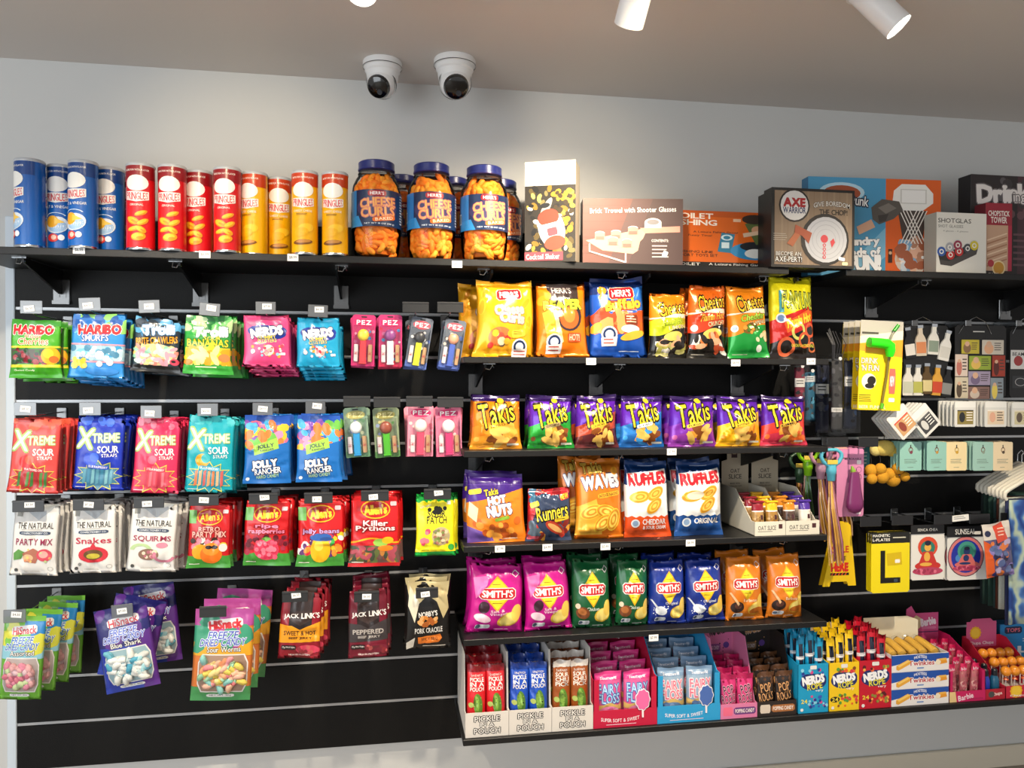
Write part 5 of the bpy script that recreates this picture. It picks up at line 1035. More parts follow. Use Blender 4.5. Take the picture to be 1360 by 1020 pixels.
for i, (n, lab, x0, x1, yt, base, sd, _) in enumerate(SM):
    chip('potato_chip_bag', lab, x0, x1, yt+2, 5, smiths(base, sd), base, T=.068, behind=1, stack='%s potato chip bag behind the %s front one of its colour' % (n, ('left', 'right')[i % 2]), lean=4, rot=(2, -2, 0, 1, 0, -2, 0, 1)[i], m='film')

# ------------------------------------------------------------------ open display trays
def tray(name, label, x0, x1, Z0, lip, back, base, art=None, Yf=.288, depth=.25, group=None, hdr=None, wall='d8d4cc', slope=.55, posts=0, inner=None):
    """open carton: front lip, sloping sides, back panel and printed front; sizes in metres, x from pixels on its front"""
    Xa, Xb = at(x0, 900, Yf)[0], at(x1, 900, Yf)[0]; W = Xb-Xa-.001; t = .0018
    o = thing(name, label, 'display box', ((Xa+Xb)/2, -Yf, Z0+.0005), group=group)
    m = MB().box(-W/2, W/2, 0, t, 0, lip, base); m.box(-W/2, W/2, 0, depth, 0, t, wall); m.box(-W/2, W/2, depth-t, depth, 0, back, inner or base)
    if posts: m.box(-W/2, -W/2+posts, 0, t, lip, back*.62, base).box(W/2-posts, W/2, 0, t, lip, back*.62, base)
    hf = back*.62 if posts else lip
    for s in (-1, 1):
        x = s*(W/2-t/2); y1, y2 = depth*.1, depth*slope
        pr = [(0, 0), (depth, 0), (depth, back), (y2, back), (y1, hf), (0, hf)]; n = len(pr)
        m.add([(x-t/2, y, z) for y, z in pr]+[(x+t/2, y, z) for y, z in pr], [tuple(range(n)), tuple(range(2*n-1, n-1, -1))]+[(i, (i+1) % n, n+(i+1) % n, n+i) for i in range(n)], base)
    b = m.build('carton', 'card', o)
    if art: a = Art(W, lip, int(x0)); art(a); obj('front_print', a.mesh(flat(W, lip, -.0002), base=.0003, L=.2), 'card', b)
    if hdr:
        hw, hz, hh, shape, ha, hc = hdr
        p = [(x*hw, z*hh) for x, z in shape]
        h = MB().prism(p, depth-t-.0012, depth-t-.0002, hc).build('header_card', 'card', o); h.location = (0, 0, hz)
        a = Art(hw, hh, 5); ha(a); obj('print', a.mesh(flat(hw, hh, depth-t-.0014), base=.0003, L=.2), 'card', h)
    o['W'] = W
    return o
SQ = [(-.5, 0), (.5, 0), (.5, 1), (-.5, 1)]
TAB = [(-.5, 0), (.5, 0), (.5, .72), (.3, .76), (.3, 1), (-.3, 1), (-.3, .76), (-.5, .72)]
def oat_hdr(a): a.rect(.36, .04, .58, .2, '3a1f22'); a.rect(.4, .1, .54, .12, 'b8a88c'); a.text('OAT', .5, .5, .34, .09, '2c2622', bold=.02); a.text('SLICE', .5, .63, .48, .1, '2c2622', bold=.02); a.text('MADE WITH', .5, .79, .36, .035, '4a423a'); a.text('AUSTRALIAN OATS', .5, .85, .5, .035, '4a423a')
def oat_lip(a): a.rect(0, 0, 1, 1, 'dcd6c6'); a.text('OAT SLICE', .4, .45, .58, .3, '33302a', bold=.02); a.lines(.1, .68, .7, .8, 1, '6a645a'); a.rect(.78, .2, .9, .52, '4a2428')
def oat_bar(lab, x, z, y, cap, body, grp, rr=0):
    o = thing('oat_bar', lab, 'snack bar', (x, y, z), (R(-6), 0, R(rr)), grp)
    f = bag_surface(.04, .1, .03, nseed(), st=.02, sb=.02, pin=0, wr=.4, pe=.3, pc=.45)
    obj('wrapper', bag_mesh(f, 'wrapper', body, 10, 12), 'film', o)
    a = Art(.04, .1, 4); a.rect(0, 0, 1, .3, cap); a.rect(0, .3, 1, .34, 'f2e4dc'); a.blobs(.1, .4, .9, .95, 26, ('a8824a', '8a6230', 'c8a468') if body != '5a4238' else ('3a2a22', '6a5040', '4a3a30'), .08) if body != 'e9e2d6' else None
    a.rect(.55, .44, .78, .58, '4a2026'); a.lines(.15, .66, .8, .85, 3, '4a3424' if body != '5a4238' else 'c8b4a0', h=.3); obj('print', a.mesh(f), 'film', o)
    c = MB().box(-.021, .021, -.012, .012, .093, .1, cap, bev=.004).build('crimped_end', 'film', o)
    return o
for i, (x0, x1, lab) in enumerate(((1001, 1042, 'open cream tray of oat bars, left of the two'), (1042, 1087, 'open cream tray of oat bars, right of the two'))):
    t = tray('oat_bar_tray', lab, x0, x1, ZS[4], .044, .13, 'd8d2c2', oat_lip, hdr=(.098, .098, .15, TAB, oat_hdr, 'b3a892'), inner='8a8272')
    W = t['W']; cols = (('8a1a2c', 'b08a52', 'dark red'), ('f0b81c', 'a87c38', 'yellow')) if i == 0 else (('d8861c', '5a4238', 'orange'), ('4a2a94', 'e9e2d6', 'purple'))
    for k, (cap, body, cn) in enumerate(cols):
        for r in range(3):
            oat_bar('%s-topped oat bar %s' % (cn, ('at the front of its tray', 'in the middle of its tray row', 'at the back of its tray row')[r]), t.location.x+(k-.5)*W*.46, ZS[4]+.004+.006*r, t.location.y+.03+.05*r, cap, body, 'oat bars in the trays')

# ================================================================== bottom shelf: candy display boxes
Z6 = ZS[6]
def packet(name, label, x, y, z, W, H, T, color, art, m='film', rot=(0, 0, 0), grp=None, seed=None, **kw):
    d = dict(st=.08, sb=.04, pin=.02, wr=.9, low=.2); d.update(kw)
    return bag(name, label, 'candy packet', W, H, T, color, art, (x, y, z), rot, m, group=grp, seed=seed, **d)
_tw = {}
def twin(k, name, label, x, y, z, W, H, T, color, art, **kw):
    if k == 0: _tw[name] = packet(name, label, x, y, z, W, H, T, color, art, **kw); _tw[name]['H0'] = H; return _tw[name]
    o = dup(_tw[name], (x, y, z), kw.get('rot', (0, 0, 0)), label, kw.get('grp')); o.scale.z = H/_tw[name]['H0'] if 'H0' in _tw[name] else 1
    return o
def rows(o, n, dy, dz, dx, label, grp, cl=''):
    for i in range(n): dup(o, (o.location.x+dx[i % len(dx)], o.location.y+dy*(i+1), o.location.z+dz*(i+1)), None, label+(', '+cl if cl else '')+', '+NTH[i]+' row', grp)
def pickle_lip(a):
    a.rect(0, 0, 1, 1, 'd9d3cb')
    for s, y, w in (('PICKLE', .26, .58), ('IN A', .5, .32), ('POUCH', .75, .6)): a.text(s, .5, y, w, .22 if s != 'IN A' else .15, 'ece8e2', out='231f1e', ow=.085, bold=.02)
def pickle_art(two, tcol, pick):
    def f(a):
        a.rect(.0, .0, 1, .1, two); a.text('SANDWICH', .5, .145, .6, .03, 'f0e8e0')
        for i, st in enumerate(pick): a.text(st, .5, .205+.068*i, .72, .058, tcol, bold=.05)
        a.ell(.56, .57, .24, .17, '5c8a34', rot=6); a.ell(.5, .54, .12, .12, '86b04a', rot=6); a.blobs(.36, .43, .76, .66, 14, ('6f9a3c', '47702a', '9ac058'), .03); a.ell(.2, .57, .14, .04, 'b8c86a', rot=20)
    return f
PK = [(618, 676, 'd8202a', pickle_art('8c1220', 'f6efe9', ('PICKLE', 'IN A', 'POUCH')), 'red', 'a01420'), (676, 733, '1f52c0', pickle_art('123a94', 'f6f2ee', ('PICKLE', 'IN A', 'POUCH')), 'blue', '163c94'), (733, 788, 'a0521f', pickle_art('dcd4cc', 'f2e6dc', ('SOUR', 'CHILI', 'PICK')), 'brown and white', 'd8d2cc')]
for i, (x0, x1, col, ar, cn, _) in enumerate(PK):
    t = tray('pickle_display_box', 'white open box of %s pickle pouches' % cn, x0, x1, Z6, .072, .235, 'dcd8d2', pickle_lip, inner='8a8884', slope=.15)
    W = t['W']; pw = W*.44
    for k in (0, 1):
        o = twin(k, 'pickle_pouch', '%s pickle pouch at the %s front of its box' % (cn, ('left', 'right')[k]), t.location.x+(k-.5)*W*.46, t.location.y+.03, Z6+.003, pw, .2, .034, col, ar, rot=(0, R((.6, -.6)[k]), 0), grp='pickle pouches standing in boxes', m='film', wr=1.6, pin=-.0)
        rows(o, 3, .056, .008, (.001, -.001), '%s pickle pouch behind the front ones' % cn, 'pickle pouches behind in the %s box' % cn, ('left column', 'right column')[k])
# fairy floss
def floss_front(bg, cloud):
    def f(a):
        a.rect(0, 0, 1, 1, bg); a.text('SUPER SOFT & SWEET', .42, .5, .6, .2, 'f2e8ee', arc=-.6); a.lines(.2, .82, .75, .92, 1, 'e8c8d4')
    return f
def floss_bag(top, word, wout, candy):
    def f(a):
        a.rect(0, 0, 1, .16, top); a.text('Sweetworld', .5, .12, .6, .05, 'f6f0f4'); a.text('FAIRY', .5, .32, .78, .17, word, out=wout, ow=.06, bold=.02); a.text('FLOSS', .5, .5, .8, .17, word, out=wout, ow=.06, bold=.02); a.wave(.6, .72, 'd8b46a', .03, 1.5); a.ell(.5, .8, .4, .16, candy[0]); a.blobs(.2, .7, .8, .92, 14, candy, .1)
    return f
def floss_hdr(bg, word): return lambda a: (a.rect(0, 0, 1, 1, bg), a.text('FAIRY FLOSS', .5, .5, .8, .5, word, bold=.07, out='e8e4f0', ow=.05))
FL = [(788, 873, 'c0143c', floss_bag('d83a86', 'a8d0ec', '4a6ab0', ('e88ab8', 'f0a8cc', 'd870a4')), 'pink', 'd85a94', 'c01a50', '4a62b8', 'e86aa4'), (873, 957, '2a9ad0', floss_bag('7a98b8', 'e0607c', 'f2d8dc', ('6a88b0', '8aa4c8', '5a78a4')), 'blue', '8fa8c0', '3a88c0', '3a4a9a', '4a6ab0')]
for x0, x1, col, ar, cn, bagc, hc, hw_, cloud in FL:
    t = tray('floss_display_box', '%s open box of fairy floss bags' % ('crimson' if cn == 'pink' else 'sky blue'), x0, x1, Z6, .052, .235, col, floss_front(col, cloud), posts=.018, hdr=(.17, .2, .07, [(-.5, 0), (.5, 0), (.46, 1), (-.46, 1)], floss_hdr(hc, hw_), hc), inner=hc)
    W = t['W']
    for k in (0, 1):
        o = twin(k, 'floss_bag', '%s fairy floss bag at the %s front of its box' % (cn, ('left', 'right')[k]), t.location.x+(k-.5)*W*.46, t.location.y+.03, Z6+.003, W*.43, .155, .04, bagc, ar, grp='fairy floss bags in boxes', rot=(R(-2), 0, 0))
        rows(o, 3, .052, .012, (.003, -.002), '%s fairy floss bag behind the front ones' % cn, 'fairy floss bags behind in the %s box' % cn, ('left column', 'right column')[k])
    # cut-out cloud on a stick glued to the front
    cl = MB()
    pts = [(.021*math.cos(a)*(1+.06*math.cos(9*a)), .034+.03*math.sin(a)*(1+.06*math.cos(9*a))) for a in [2*math.pi*i/42 for i in range(42)]]
    cl.prism([(x*1.12, (z-.034)*1.1+.034) for x, z in pts], -.0022, -.0008, 'f2eef2'); cl.prism(pts, -.003, -.0022, cloud); cl.prism([(-.002, -.02), (.003, -.02), (.003, .006), (-.003, .006)], -.0028, -.0008, 'f2e6ea')
    cl.build('floss_cutout', 'card', t, loc=(W*.27, 0, .045))
# popping candy
def pop_hdr(bg, ink, sub): return lambda a: (a.rect(0, 0, 1, 1, bg), a.blobs(.05, .05, .95, .95, 16, (ink,), .02), a.text('POP', .42, .2, .36, .18, ink, rot=10, bold=.07, out='e8d8dc' if ink != '17131a' else None), a.text('ROCKS', .5, .42, .5, .19, ink, rot=10, bold=.07, out='e8d8dc' if ink != '17131a' else None), a.rrect(.38, .8, .5, .16, sub), a.text('POPPING CANDY', .38, .8, .42, .08, 'f0e4ec'), a.circ(.82, .75, .1, '5a3a8a'))
def pop_art(bg, ink, out, b2): return lambda a: (a.rect(0, 0, 1, .12, b2), a.blobs(0, .1, 1, .95, 18, (b2,), .07), a.text('POP', .48, .36, .6, .2, ink, rot=9, bold=.02, out=out, ow=.045), a.text('ROCKS', .5, .58, .8, .2, ink, rot=9, bold=.02, out=out, ow=.045), a.rrect(.55, .82, .7, .1, b2), a.text('POPPING CANDY', .55, .82, .6, .05, 'f4ecf0'))
for x0, x1, col, ink, out, b2, hc, cn, lipc in ((957, 1006, 'd8387c', '1c141a', 'f0a8c4', 'b01a54', 'd070a0', 'pink', 'd87aa4'), (1006, 1058, '2a2220', 'd8a06a', '241a16', '5a3a24', '241e1d', 'black', '2a211e')):
    t = tray('popping_candy_box', '%s open box of popping candy packets' % cn, x0, x1, Z6, .045, .225, lipc, lambda a, lipc=lipc, cn=cn: (a.rect(0, 0, 1, 1, lipc), a.rrect(.66, .5, .6, .5, '6a3a7a' if cn == 'pink' else 'a86a3a'), a.text('POPPING CANDY', .66, .5, .52, .26, 'f4e8e0', bold=.04), a.rrect(.2, .5, .26, .6, 'e86a8a' if cn == 'pink' else 'd8c8b8')), slope=.5,
             hdr=(.105, .13, .16, TAB, pop_hdr(hc, '17131a' if cn == 'pink' else 'd8a06a', '8a4a8a' if cn == 'pink' else '8a6a4a'), hc), inner=lipc, depth=.17)
    W = t['W']
    for k in (0, 1):
        o = twin(k, 'popping_candy_packet', '%s popping candy packet at the %s front of its box' % (cn, ('left', 'right')[k]), t.location.x+(k-.5)*W*.47, t.location.y+.018, Z6+.003, W*.45, .13, .02, col, pop_art(col, ink, out, b2), grp='popping candy packets in boxes', rot=(0, 0, 0))
        rows(o, 3, .034, .008, (.002, -.002), '%s popping candy packet behind the front ones' % cn, 'popping candy packets behind in the %s box' % cn, ('left column', 'right column')[k])
# candy ropes
def rope_front(bg, c2): 
    def f(a):
        a.rect(0, 0, 1, 1, bg); a.ell(.5, .37, .44, .17, '1c2a6a'); a.ell(.3, .3, .2, .1, '1c2a6a'); a.ell(.72, .32, .22, .12, '1c2a6a'); a.text('NERDS', .5, .32, .72, .16, 'f6f6f8', rot=8, bold=.06); a.text('ROPE', .55, .46, .5, .12, 'e8dc3a', rot=6, bold=.06)
        a.ell(.2, .76, .16, .06, '1a1a1a' if bg == 'f2c81a' else bg); a.text('24', .2, .76, .2, .08, 'f0d83a' , bold=.06); a.blobs(.3, .66, .95, .9, 26, c2, .045); a.text('very' , .7, .56, .26, .05, 'f4f0ee', bold=.03); a.circ(.12, .93, .05, 'e8e4e0'); a.rrect(.5, .07, .22, .08, 'e8e6e2')
        a.blobs(.1, .12, .9, .2, 8, c2, .05)
    return f
def rope_pack(bg, c2): return lambda a: (a.rect(.25, .12, .75, .5, '1c2238'), a.text('NERDS', .5, .3, .34, .3, 'f4f2f4', rot=90, bold=.06) , a.blobs(.1, .5, .9, .95, 12, c2, .1))
for x0, x1, yt, col, c2, cn in ((1060, 1100, 882, '169ac8', ('d84a8a', '3a5ab8', '8ad0e8', '243a8a'), 'blue'), (1101, 1141, 880, 'f2c81a', ('e8642a', '8a4a1c', 'd83a4a', '5a9a3a'), 'yellow'), (1141, 1184, 877, 'c4142c', ('e8683a', '5a1420', 'f0a84a', '8a8a3a'), 'red')):
    Hf = at((x0+x1)/2, yt, .288)[1]-Z6
    t = tray('candy_rope_box', '%s open box of candy rope packets' % cn, x0, x1, Z6, Hf, Hf+.02, col, rope_front(col, c2), depth=.15, slope=.9)
    W = t['W']
    for k in (0, 1, 2):
        o = twin(k, 'candy_rope_packet', '%s candy rope packet sticking up at the %s of its box' % (cn, ('left', 'middle', 'right')[k]), t.location.x+(k-1)*W*.3, t.location.y+.024, Z6+.004, W*.285, Hf+.07+.012*((k+x0) % 3), .022, col, rope_pack(col, c2), grp='candy rope packets in boxes', rot=(0, R((k-1)*.4), 0), wr=1.5)
        rows(o, 2, .038, .006, (.0005,), '%s candy rope packet behind the front ones' % cn, 'candy rope packets behind in the %s box' % cn, ('left column', 'middle column', 'right column')[k])
    if cn == 'yellow':
        MB().prism([(-W*.49, 0), (W*.49, 0), (W*.6, .06), (-W*.6, .06)], .146, .148, 'cdbfa2').build('open_flap', 'card', t, loc=(0, 0, Hf+.02))
# sponge cakes
def cake_front(a):
    a.rect(0, 0, 1, 1, 'ece8e6'); a.poly([(0, 0), (1, 0), (1, .32), (.75, .5), (.3, .42), (0, .62)], '1c50a8'); a.text('HOSTESS', .5, .2, .22, .16, 'f4f2f0', bold=.04, arc=.4); a.text('Twinkies', .52, .52, .44, .28, 'b81c30', out='f6f4f2', ow=.08, bold=.05); a.rrect(.5, .82, .12, .09, '7a98c8')
    a.poly([(.08, .62), (.28, .28), (.33, .36), (.32, .55), (.12, .9), (.08, .84)], 'e8a93a'); a.poly([(.1, .62), (.28, .3), (.32, .38), (.13, .72)], 'f4cc6a'); a.poly([(.78, .34), (.95, .3), (.97, .6), (.8, .68)], 'e89a2c'); a.ell(.81, .52, .045, .17, 'f2e4c8'); a.poly([(.82, .32), (.95, .3), (.95, .42), (.83, .44)], 'f0b852')
CW = at(1260, 900, .288)[0]-at(1184, 900, .288)[0]; CX = (at(1260, 900, .288)[0]+at(1184, 900, .288)[0])/2
hz = [(at(1222, y, .288)[1]) for y in (942, 918, 893, 869)]; bh = (hz[3]-Z6)/3
for i in range(3):
    lab = 'sponge cake box, %s of the stack of three' % ('bottom', 'middle', 'open top one')[i]
    o = thing('sponge_cake_box', lab, 'snack box', (CX, -.288, Z6+.0005+i*(bh+.0003)), group='stacked sponge cake boxes')
    m = MB()
    if i < 2: m.box(-CW/2, CW/2, 0, .15, 0, bh-.0005, 'ece8e6', bev=.001)
    else:
        t_ = .002
        m.box(-CW/2, CW/2, 0, t_, 0, bh, 'ece8e6').box(-CW/2, CW/2, .148, .15, 0, bh, 'ece8e6').box(-CW/2, -CW/2+t_, 0, .15, 0, bh, 'ece8e6').box(CW/2-t_, CW/2, 0, .15, 0, bh, 'ece8e6').box(-CW/2, CW/2, 0, .15, 0, t_, 'ece8e6')
    b = m.build('carton', 'card', o)
    a = Art(CW, bh-.001, i); cake_front(a); obj('print', a.mesh(flat(CW, bh-.001), base=.0004, L=.2), 'card', b)
    if i == 2: MB().prism([(-CW*.5, 0), (CW*.5, 0), (CW*.5, .06), (CW*.3, .075), (-CW*.5, .075)], .1485, .15, 'e9dfc2').build('open_flap', 'card', o, loc=(0, 0, bh))
CKM = MB().tube([(0, y, 0) for y in (-.045, -.042, -.03, 0, .03, .042, .045)], [.006, .0145, .0165, .017, .0165, .0145, .006], 12, 'e8b84a').mesh('snack_cake', 60)
FLM = MB().tube([(0, y, 0) for y in (-.058, -.048, -.042, .042, .048, .058)], [.013, .006, .0175, .0175, .006, .013], 10).mesh('wrapper', 60)
for k in range(5):
    o = obj('snack_cake', CKM, 'candy', None, (CX-CW*.37+CW*.185*k, -.288+.074, Z6+3*bh-.003)); o.rotation_euler = (R(10), 0, R(3*(-1)**k))
    tag(o, '%s golden sponge cake in the open top box' % ('leftmost', 'second', 'middle', 'fourth', 'rightmost')[k], 'snack cake', 'wrapped sponge cakes'); obj('wrapper', FLM, 'haze', o)
# pink doll candy box
def doll_lip(a): a.rect(0, 0, 1, 1, 'c81a5c'); a.text('Barbie', .45, .55, .42, .5, 'f6dce6', rot=10, bold=.05); a.lines(.5, .72, .95, .9, 2, '8a1a4a'); a.poly([(0, 0), (.16, 0), (.2, 1), (0, 1)], 'e8c88a')
def doll_hdr(a): a.rect(0, 0, 1, 1, 'd8508a'); a.poly([(.0, .5), (.3, .1), (.5, .3), (.42, .7), (.1, 1), (0, 1)], 'e8d0a0'); a.text('Barbie', .68, .42, .46, .34, 'f8e8f0', rot=8, bold=.05); a.rrect(.7, .72, .46, .12, 'e87aa8'); a.rect(0, .88, 1, .93, '5a2a5a')
t = tray('doll_candy_box', 'pink open display of twisted candy packets beside the cake boxes', 1261, 1309, Z6, .034, .16, 'c2185a', doll_lip, depth=.22, posts=.012, slope=.75, hdr=(.125, .15, .075, [(-.55, 0), (.45, 0), (.36, 1), (-.2, .96), (-.35, 1.35), (-.5, 1.2)], doll_hdr, 'd8508a'), inner='d8508a')
W = t['W']
def twist_art(a): a.rect(0, 0, 1, .2, 'd81a5a'); a.blobs(.1, .25, .9, .95, 20, ('c88a8a', 'b06a6a', 'e0b0a8', 'a04a58'), .14, 1.6); a.text('Barbie', .5, .14, .7, .08, 'f6dce8')
for k in range(3):
    o = twin(k, 'twist_candy_packet', '%s clear packet of twisted candy in the pink display' % ('left', 'middle', 'right')[k], t.location.x+(k-1)*W*.28, t.location.y+.02, Z6+.003, W*.21, .115, .02, 'b8606a', twist_art, grp='twisted candy packets', rot=(0, R((k-1)*4), 0)); rows(o, 4, .036, .008, (.001,), 'twisted candy packet behind the front ones in the pink display', 'twisted candy packets behind', ('left column', 'middle column', 'right column')[k])
# lollipops, drink shaped candies and the blue carton at the right edge
def sun(a, x, y, r): a.star(x, y, r, r*a.W/a.H, 12, .86, 'f4b41c'); a.circ(x, y, r*.7, 'f8cc3a')
t = tray('candy_bottle_box', 'dark red open box of small blue candy bottles', 1309, 1335, Z6, .034, .04, 'b0182c', lambda a: (a.rect(0, 0, 1, 1, 'b0182c'), a.text('Chupa', .6, .5, .5, .4, 'f2dcd4', rot=8, bold=.04), a.ell(.3, .5, .16, .3, '4a4a4a')), depth=.16, slope=.9)
for k in range(2):
    for r_ in range(3):
        o = thing('candy_bottle', '%s blue candy bottle, %s in its box' % (('left', 'right')[k], ('front', 'second', 'third')[r_]), 'candy bottle', (t.location.x+(k-.5)*t['W']*.48, t.location.y+.024+r_*.045, Z6+.003), group='small candy bottles')
        MB().lathe([(.012, 0), (.0145, .004), (.0145, .05), (.012, .062), (.0075, .07)], 16, ('2238a8', '1c5a7a')[k]).build('bottle', 'plastic', o, smooth=50); MB().lathe([(.009, .068), (.0095, .07), (.0095, .086), (.006, .09)], 14, '20242c').build('cap', 'plastic', o, smooth=40)
t = tray('lollipop_box', 'pink and red lollipop box at the right edge', 1336, 1390, Z6, .04, .14, 'c8203c', lambda a: (a.rect(0, 0, 1, 1, 'c8203c'), sun(a, .25, .42, .16), a.text('Chupa Chups', .5, .82, .8, .2, 'f8e8e0', bold=.04)), depth=.2, slope=.85, hdr=(.12, .1, .1, [(-.5, 0), (.5, 0), (.5, .8), (.3, 1), (-.3, 1), (-.5, .7)], lambda a: (a.rect(0, .1, 1, 1, 'd85a8a'), sun(a, .3, .5, .2), a.text('Chupa Chups', .5, .88, .8, .14, 'f8e4ea', bold=.04)), 'd85a8a'), inner='c8203c')
for k in range(4):
    for r_ in range(3):
        o = thing('lollipop', 'orange wrapped lollipop, %s of the %s in its box' % (('leftmost', 'second', 'third', 'rightmost')[k], ('front row', 'middle row', 'back row')[r_]), 'lollipop', (t.location.x+(k-1.5)*t['W']*.22, t.location.y+.03+r_*.05, Z6+.003), group='lollipops in the right-hand box, %s' % r_)
        MB().tube([(0, 0, 0), (0, 0, .06+.012*r_)], .002, 6, 'f0ece6').build('stick', 'plastic', o); MB().ball((0, 0, .075+.012*r_), .0165, 'f0962a', 14, 9).build('candy_ball', 'film', o, smooth=60); MB().lathe([(.003, .056+.012*r_), (.008, .05+.012*r_), (.009, .048+.012*r_)], 10, 'e86a3a', caps=False).build('wrapper_skirt', 'film', o)
carton('blue_candy_carton', 'blue carton behind the lollipop box at the right edge', 'snack box', 1332, 1420, 827, Z6, .055, .05, '1c86c8', lambda a: (a.rrect(.2, .14, .26, .16, '18244a'), a.text('TOPS', .2, .14, .2, .08, 'e86a7a', bold=.05), a.text("L's", .4, .58, .24, .14, 'f2f4f8', bold=.05), a.text("L's", .4, .74, .24, .14, 'f2f4f8', bold=.05), a.lines(.34, .34, .7, .44, 2, 'd8ecf6')), side='156a9e')

# ================================================================== right-hand pegs
def flatcard(name, label, cat, x0, y0, x1, y1, Y, color, art, th=.002, rot=0, behind=0, gap=.006, stack=None, group=None, m='card', drift=(0, 0), rz=0):
    Xa, Xb = at(x0, (y0+y1)/2, Y)[0], at(x1, (y0+y1)/2, Y)[0]; zt, zb = at((x0+x1)/2, y0, Y)[1], at((x0+x1)/2, y1, Y)[1]; W, H = Xb-Xa, zt-zb; r = min(W, H)*.05
    o = MB().prism([(-W/2, r), (-W/2+r, 0), (W/2-r, 0), (W/2, r), (W/2, H-r), (W/2-r, H), (-W/2+r, H), (-W/2, H-r)], 0, th, color).build(name, m)
    o.location = ((Xa+Xb)/2, -Y, zb); o.rotation_euler = (0, R(rot), R(rz)); tag(o, label, cat, group)
    a = Art(W, H, int(x0+y0)); art(a); obj('print', a.mesh(flat(W, H), base=.0003, L=.3), m, o)
    for i in range(behind): dup(o, (o.location.x+drift[0]*(i+1), -Y+gap*(i+1), zb+drift[1]*(i+1)), None, stack+', '+NTH[i]+' in line', 'cards queued behind %s' % label)
    o['W'] = W; o['H'] = H
    return o
def bar(px0, px1, py, Y, label):
    x0, z = at(px0, py, Y); x1 = at(px1, py, Y)[0]; t = thing('peg_hook', label, 'peg hook', ((x0+x1)/2, 0, z-.018)); w = x1-x0
    obj('back_plate', H_PLATE, 'black', t); MB().tube([(0, -.002, 0), (0, -Y+.02, 0), (0, -Y+.001, .012)], .0022, 8).build('prong', 'chrome', t, smooth=60)
    MB().box(-w/2, w/2, -Y-.003, -Y-.0004, .004, .036, '1c1c1e', bev=.0015).build('price_holder', 'plastic', t)
    return t
# drinking funnel
def a_funnel(a):
    a.rect(0, 0, 1, 1, 'f2cf12'); a.rect(0, 0, 1, .18, 'b8b3a8'); a.poly([(0, .18), (1, .1), (1, .3), (0, .3)], 'f2e6cc'); a.poly([(0, .26), (1, .2), (1, .4), (0, .34)], 'f0a028'); a.lines(.04, .13, .55, .17, 1, '4a463e', h=.6)
    a.text('DRINK', .24, .45, .38, .06, 'f6ecd0', out='6a5a1c', ow=.05, bold=.04); a.text("'N FUN", .26, .53, .4, .065, 'f8f4ea', out='3a3214', ow=.05, bold=.05); a.circ(.24, .68, .17, 'f6efd8', 18); a.ell(.3, .67, .1, .05, '1e1a14', rot=30); a.ell(.26, .73, .11, .03, '1e1a14'); a.lines(.02, .83, .34, .92, 4, '6a5a14', h=.3); a.text('BEER FUNNEL', .34, .965, .62, .035, 'f6ecd0', bold=.03); a.rrect(.78, .67, .15, .28, 'e86a5a'); a.text('NEW', .78, .67, .1, .1, 'f8d8e0', bold=.04); a.rrect(.78, .88, .14, .045, 'f4f2ea')
fc = flatcard('funnel_card', 'yellow card holding a bright green drinking funnel', 'toy card', 1139, 426, 1196, 545, .26, 'f2cf12', a_funnel, behind=3, gap=.03, stack='yellow funnel card queued behind the front one', drift=(-.001, 0), rot=2)
W, H = fc['W'], fc['H']
ft = MB().tube([(-.36*W, -.016, .75*H), (-.1*W, -.016, .745*H), (.06*W, -.016, .74*H), (.12*W, -.016, .72*H), (.14*W, -.016, .67*H), (.14*W, -.014, .6*H)], [.016, .0165, .017, .0175, .016, .011], 12, '2fe01c').build('green_funnel', 'plastic', fc, smooth=60)
MB().tube([(.14*W, -.01, .6*H), (.12*W, -.008, .4*H), (.07*W, -.006, .2*H), (.03*W, -.006, .05*H)], .004, 8, '7a6a1c').tube([(.14*W, -.008, .74*H), (.2*W, -.008, .85*H), (.32*W, -.008, .93*H)], .0035, 8, '8a8a7a').build('hose', 'plastic', fc, smooth=60)
MB().tube([(.24*W, -.009, .89*H), (.34*W, -.009, .96*H)], .006, 8, '2c9a24').tube([(.04*W, -.008, .08*H), (.02*W, -.008, .02*H)], .006, 8, '5ab41c').build('hose_end', 'plastic', fc, smooth=60)
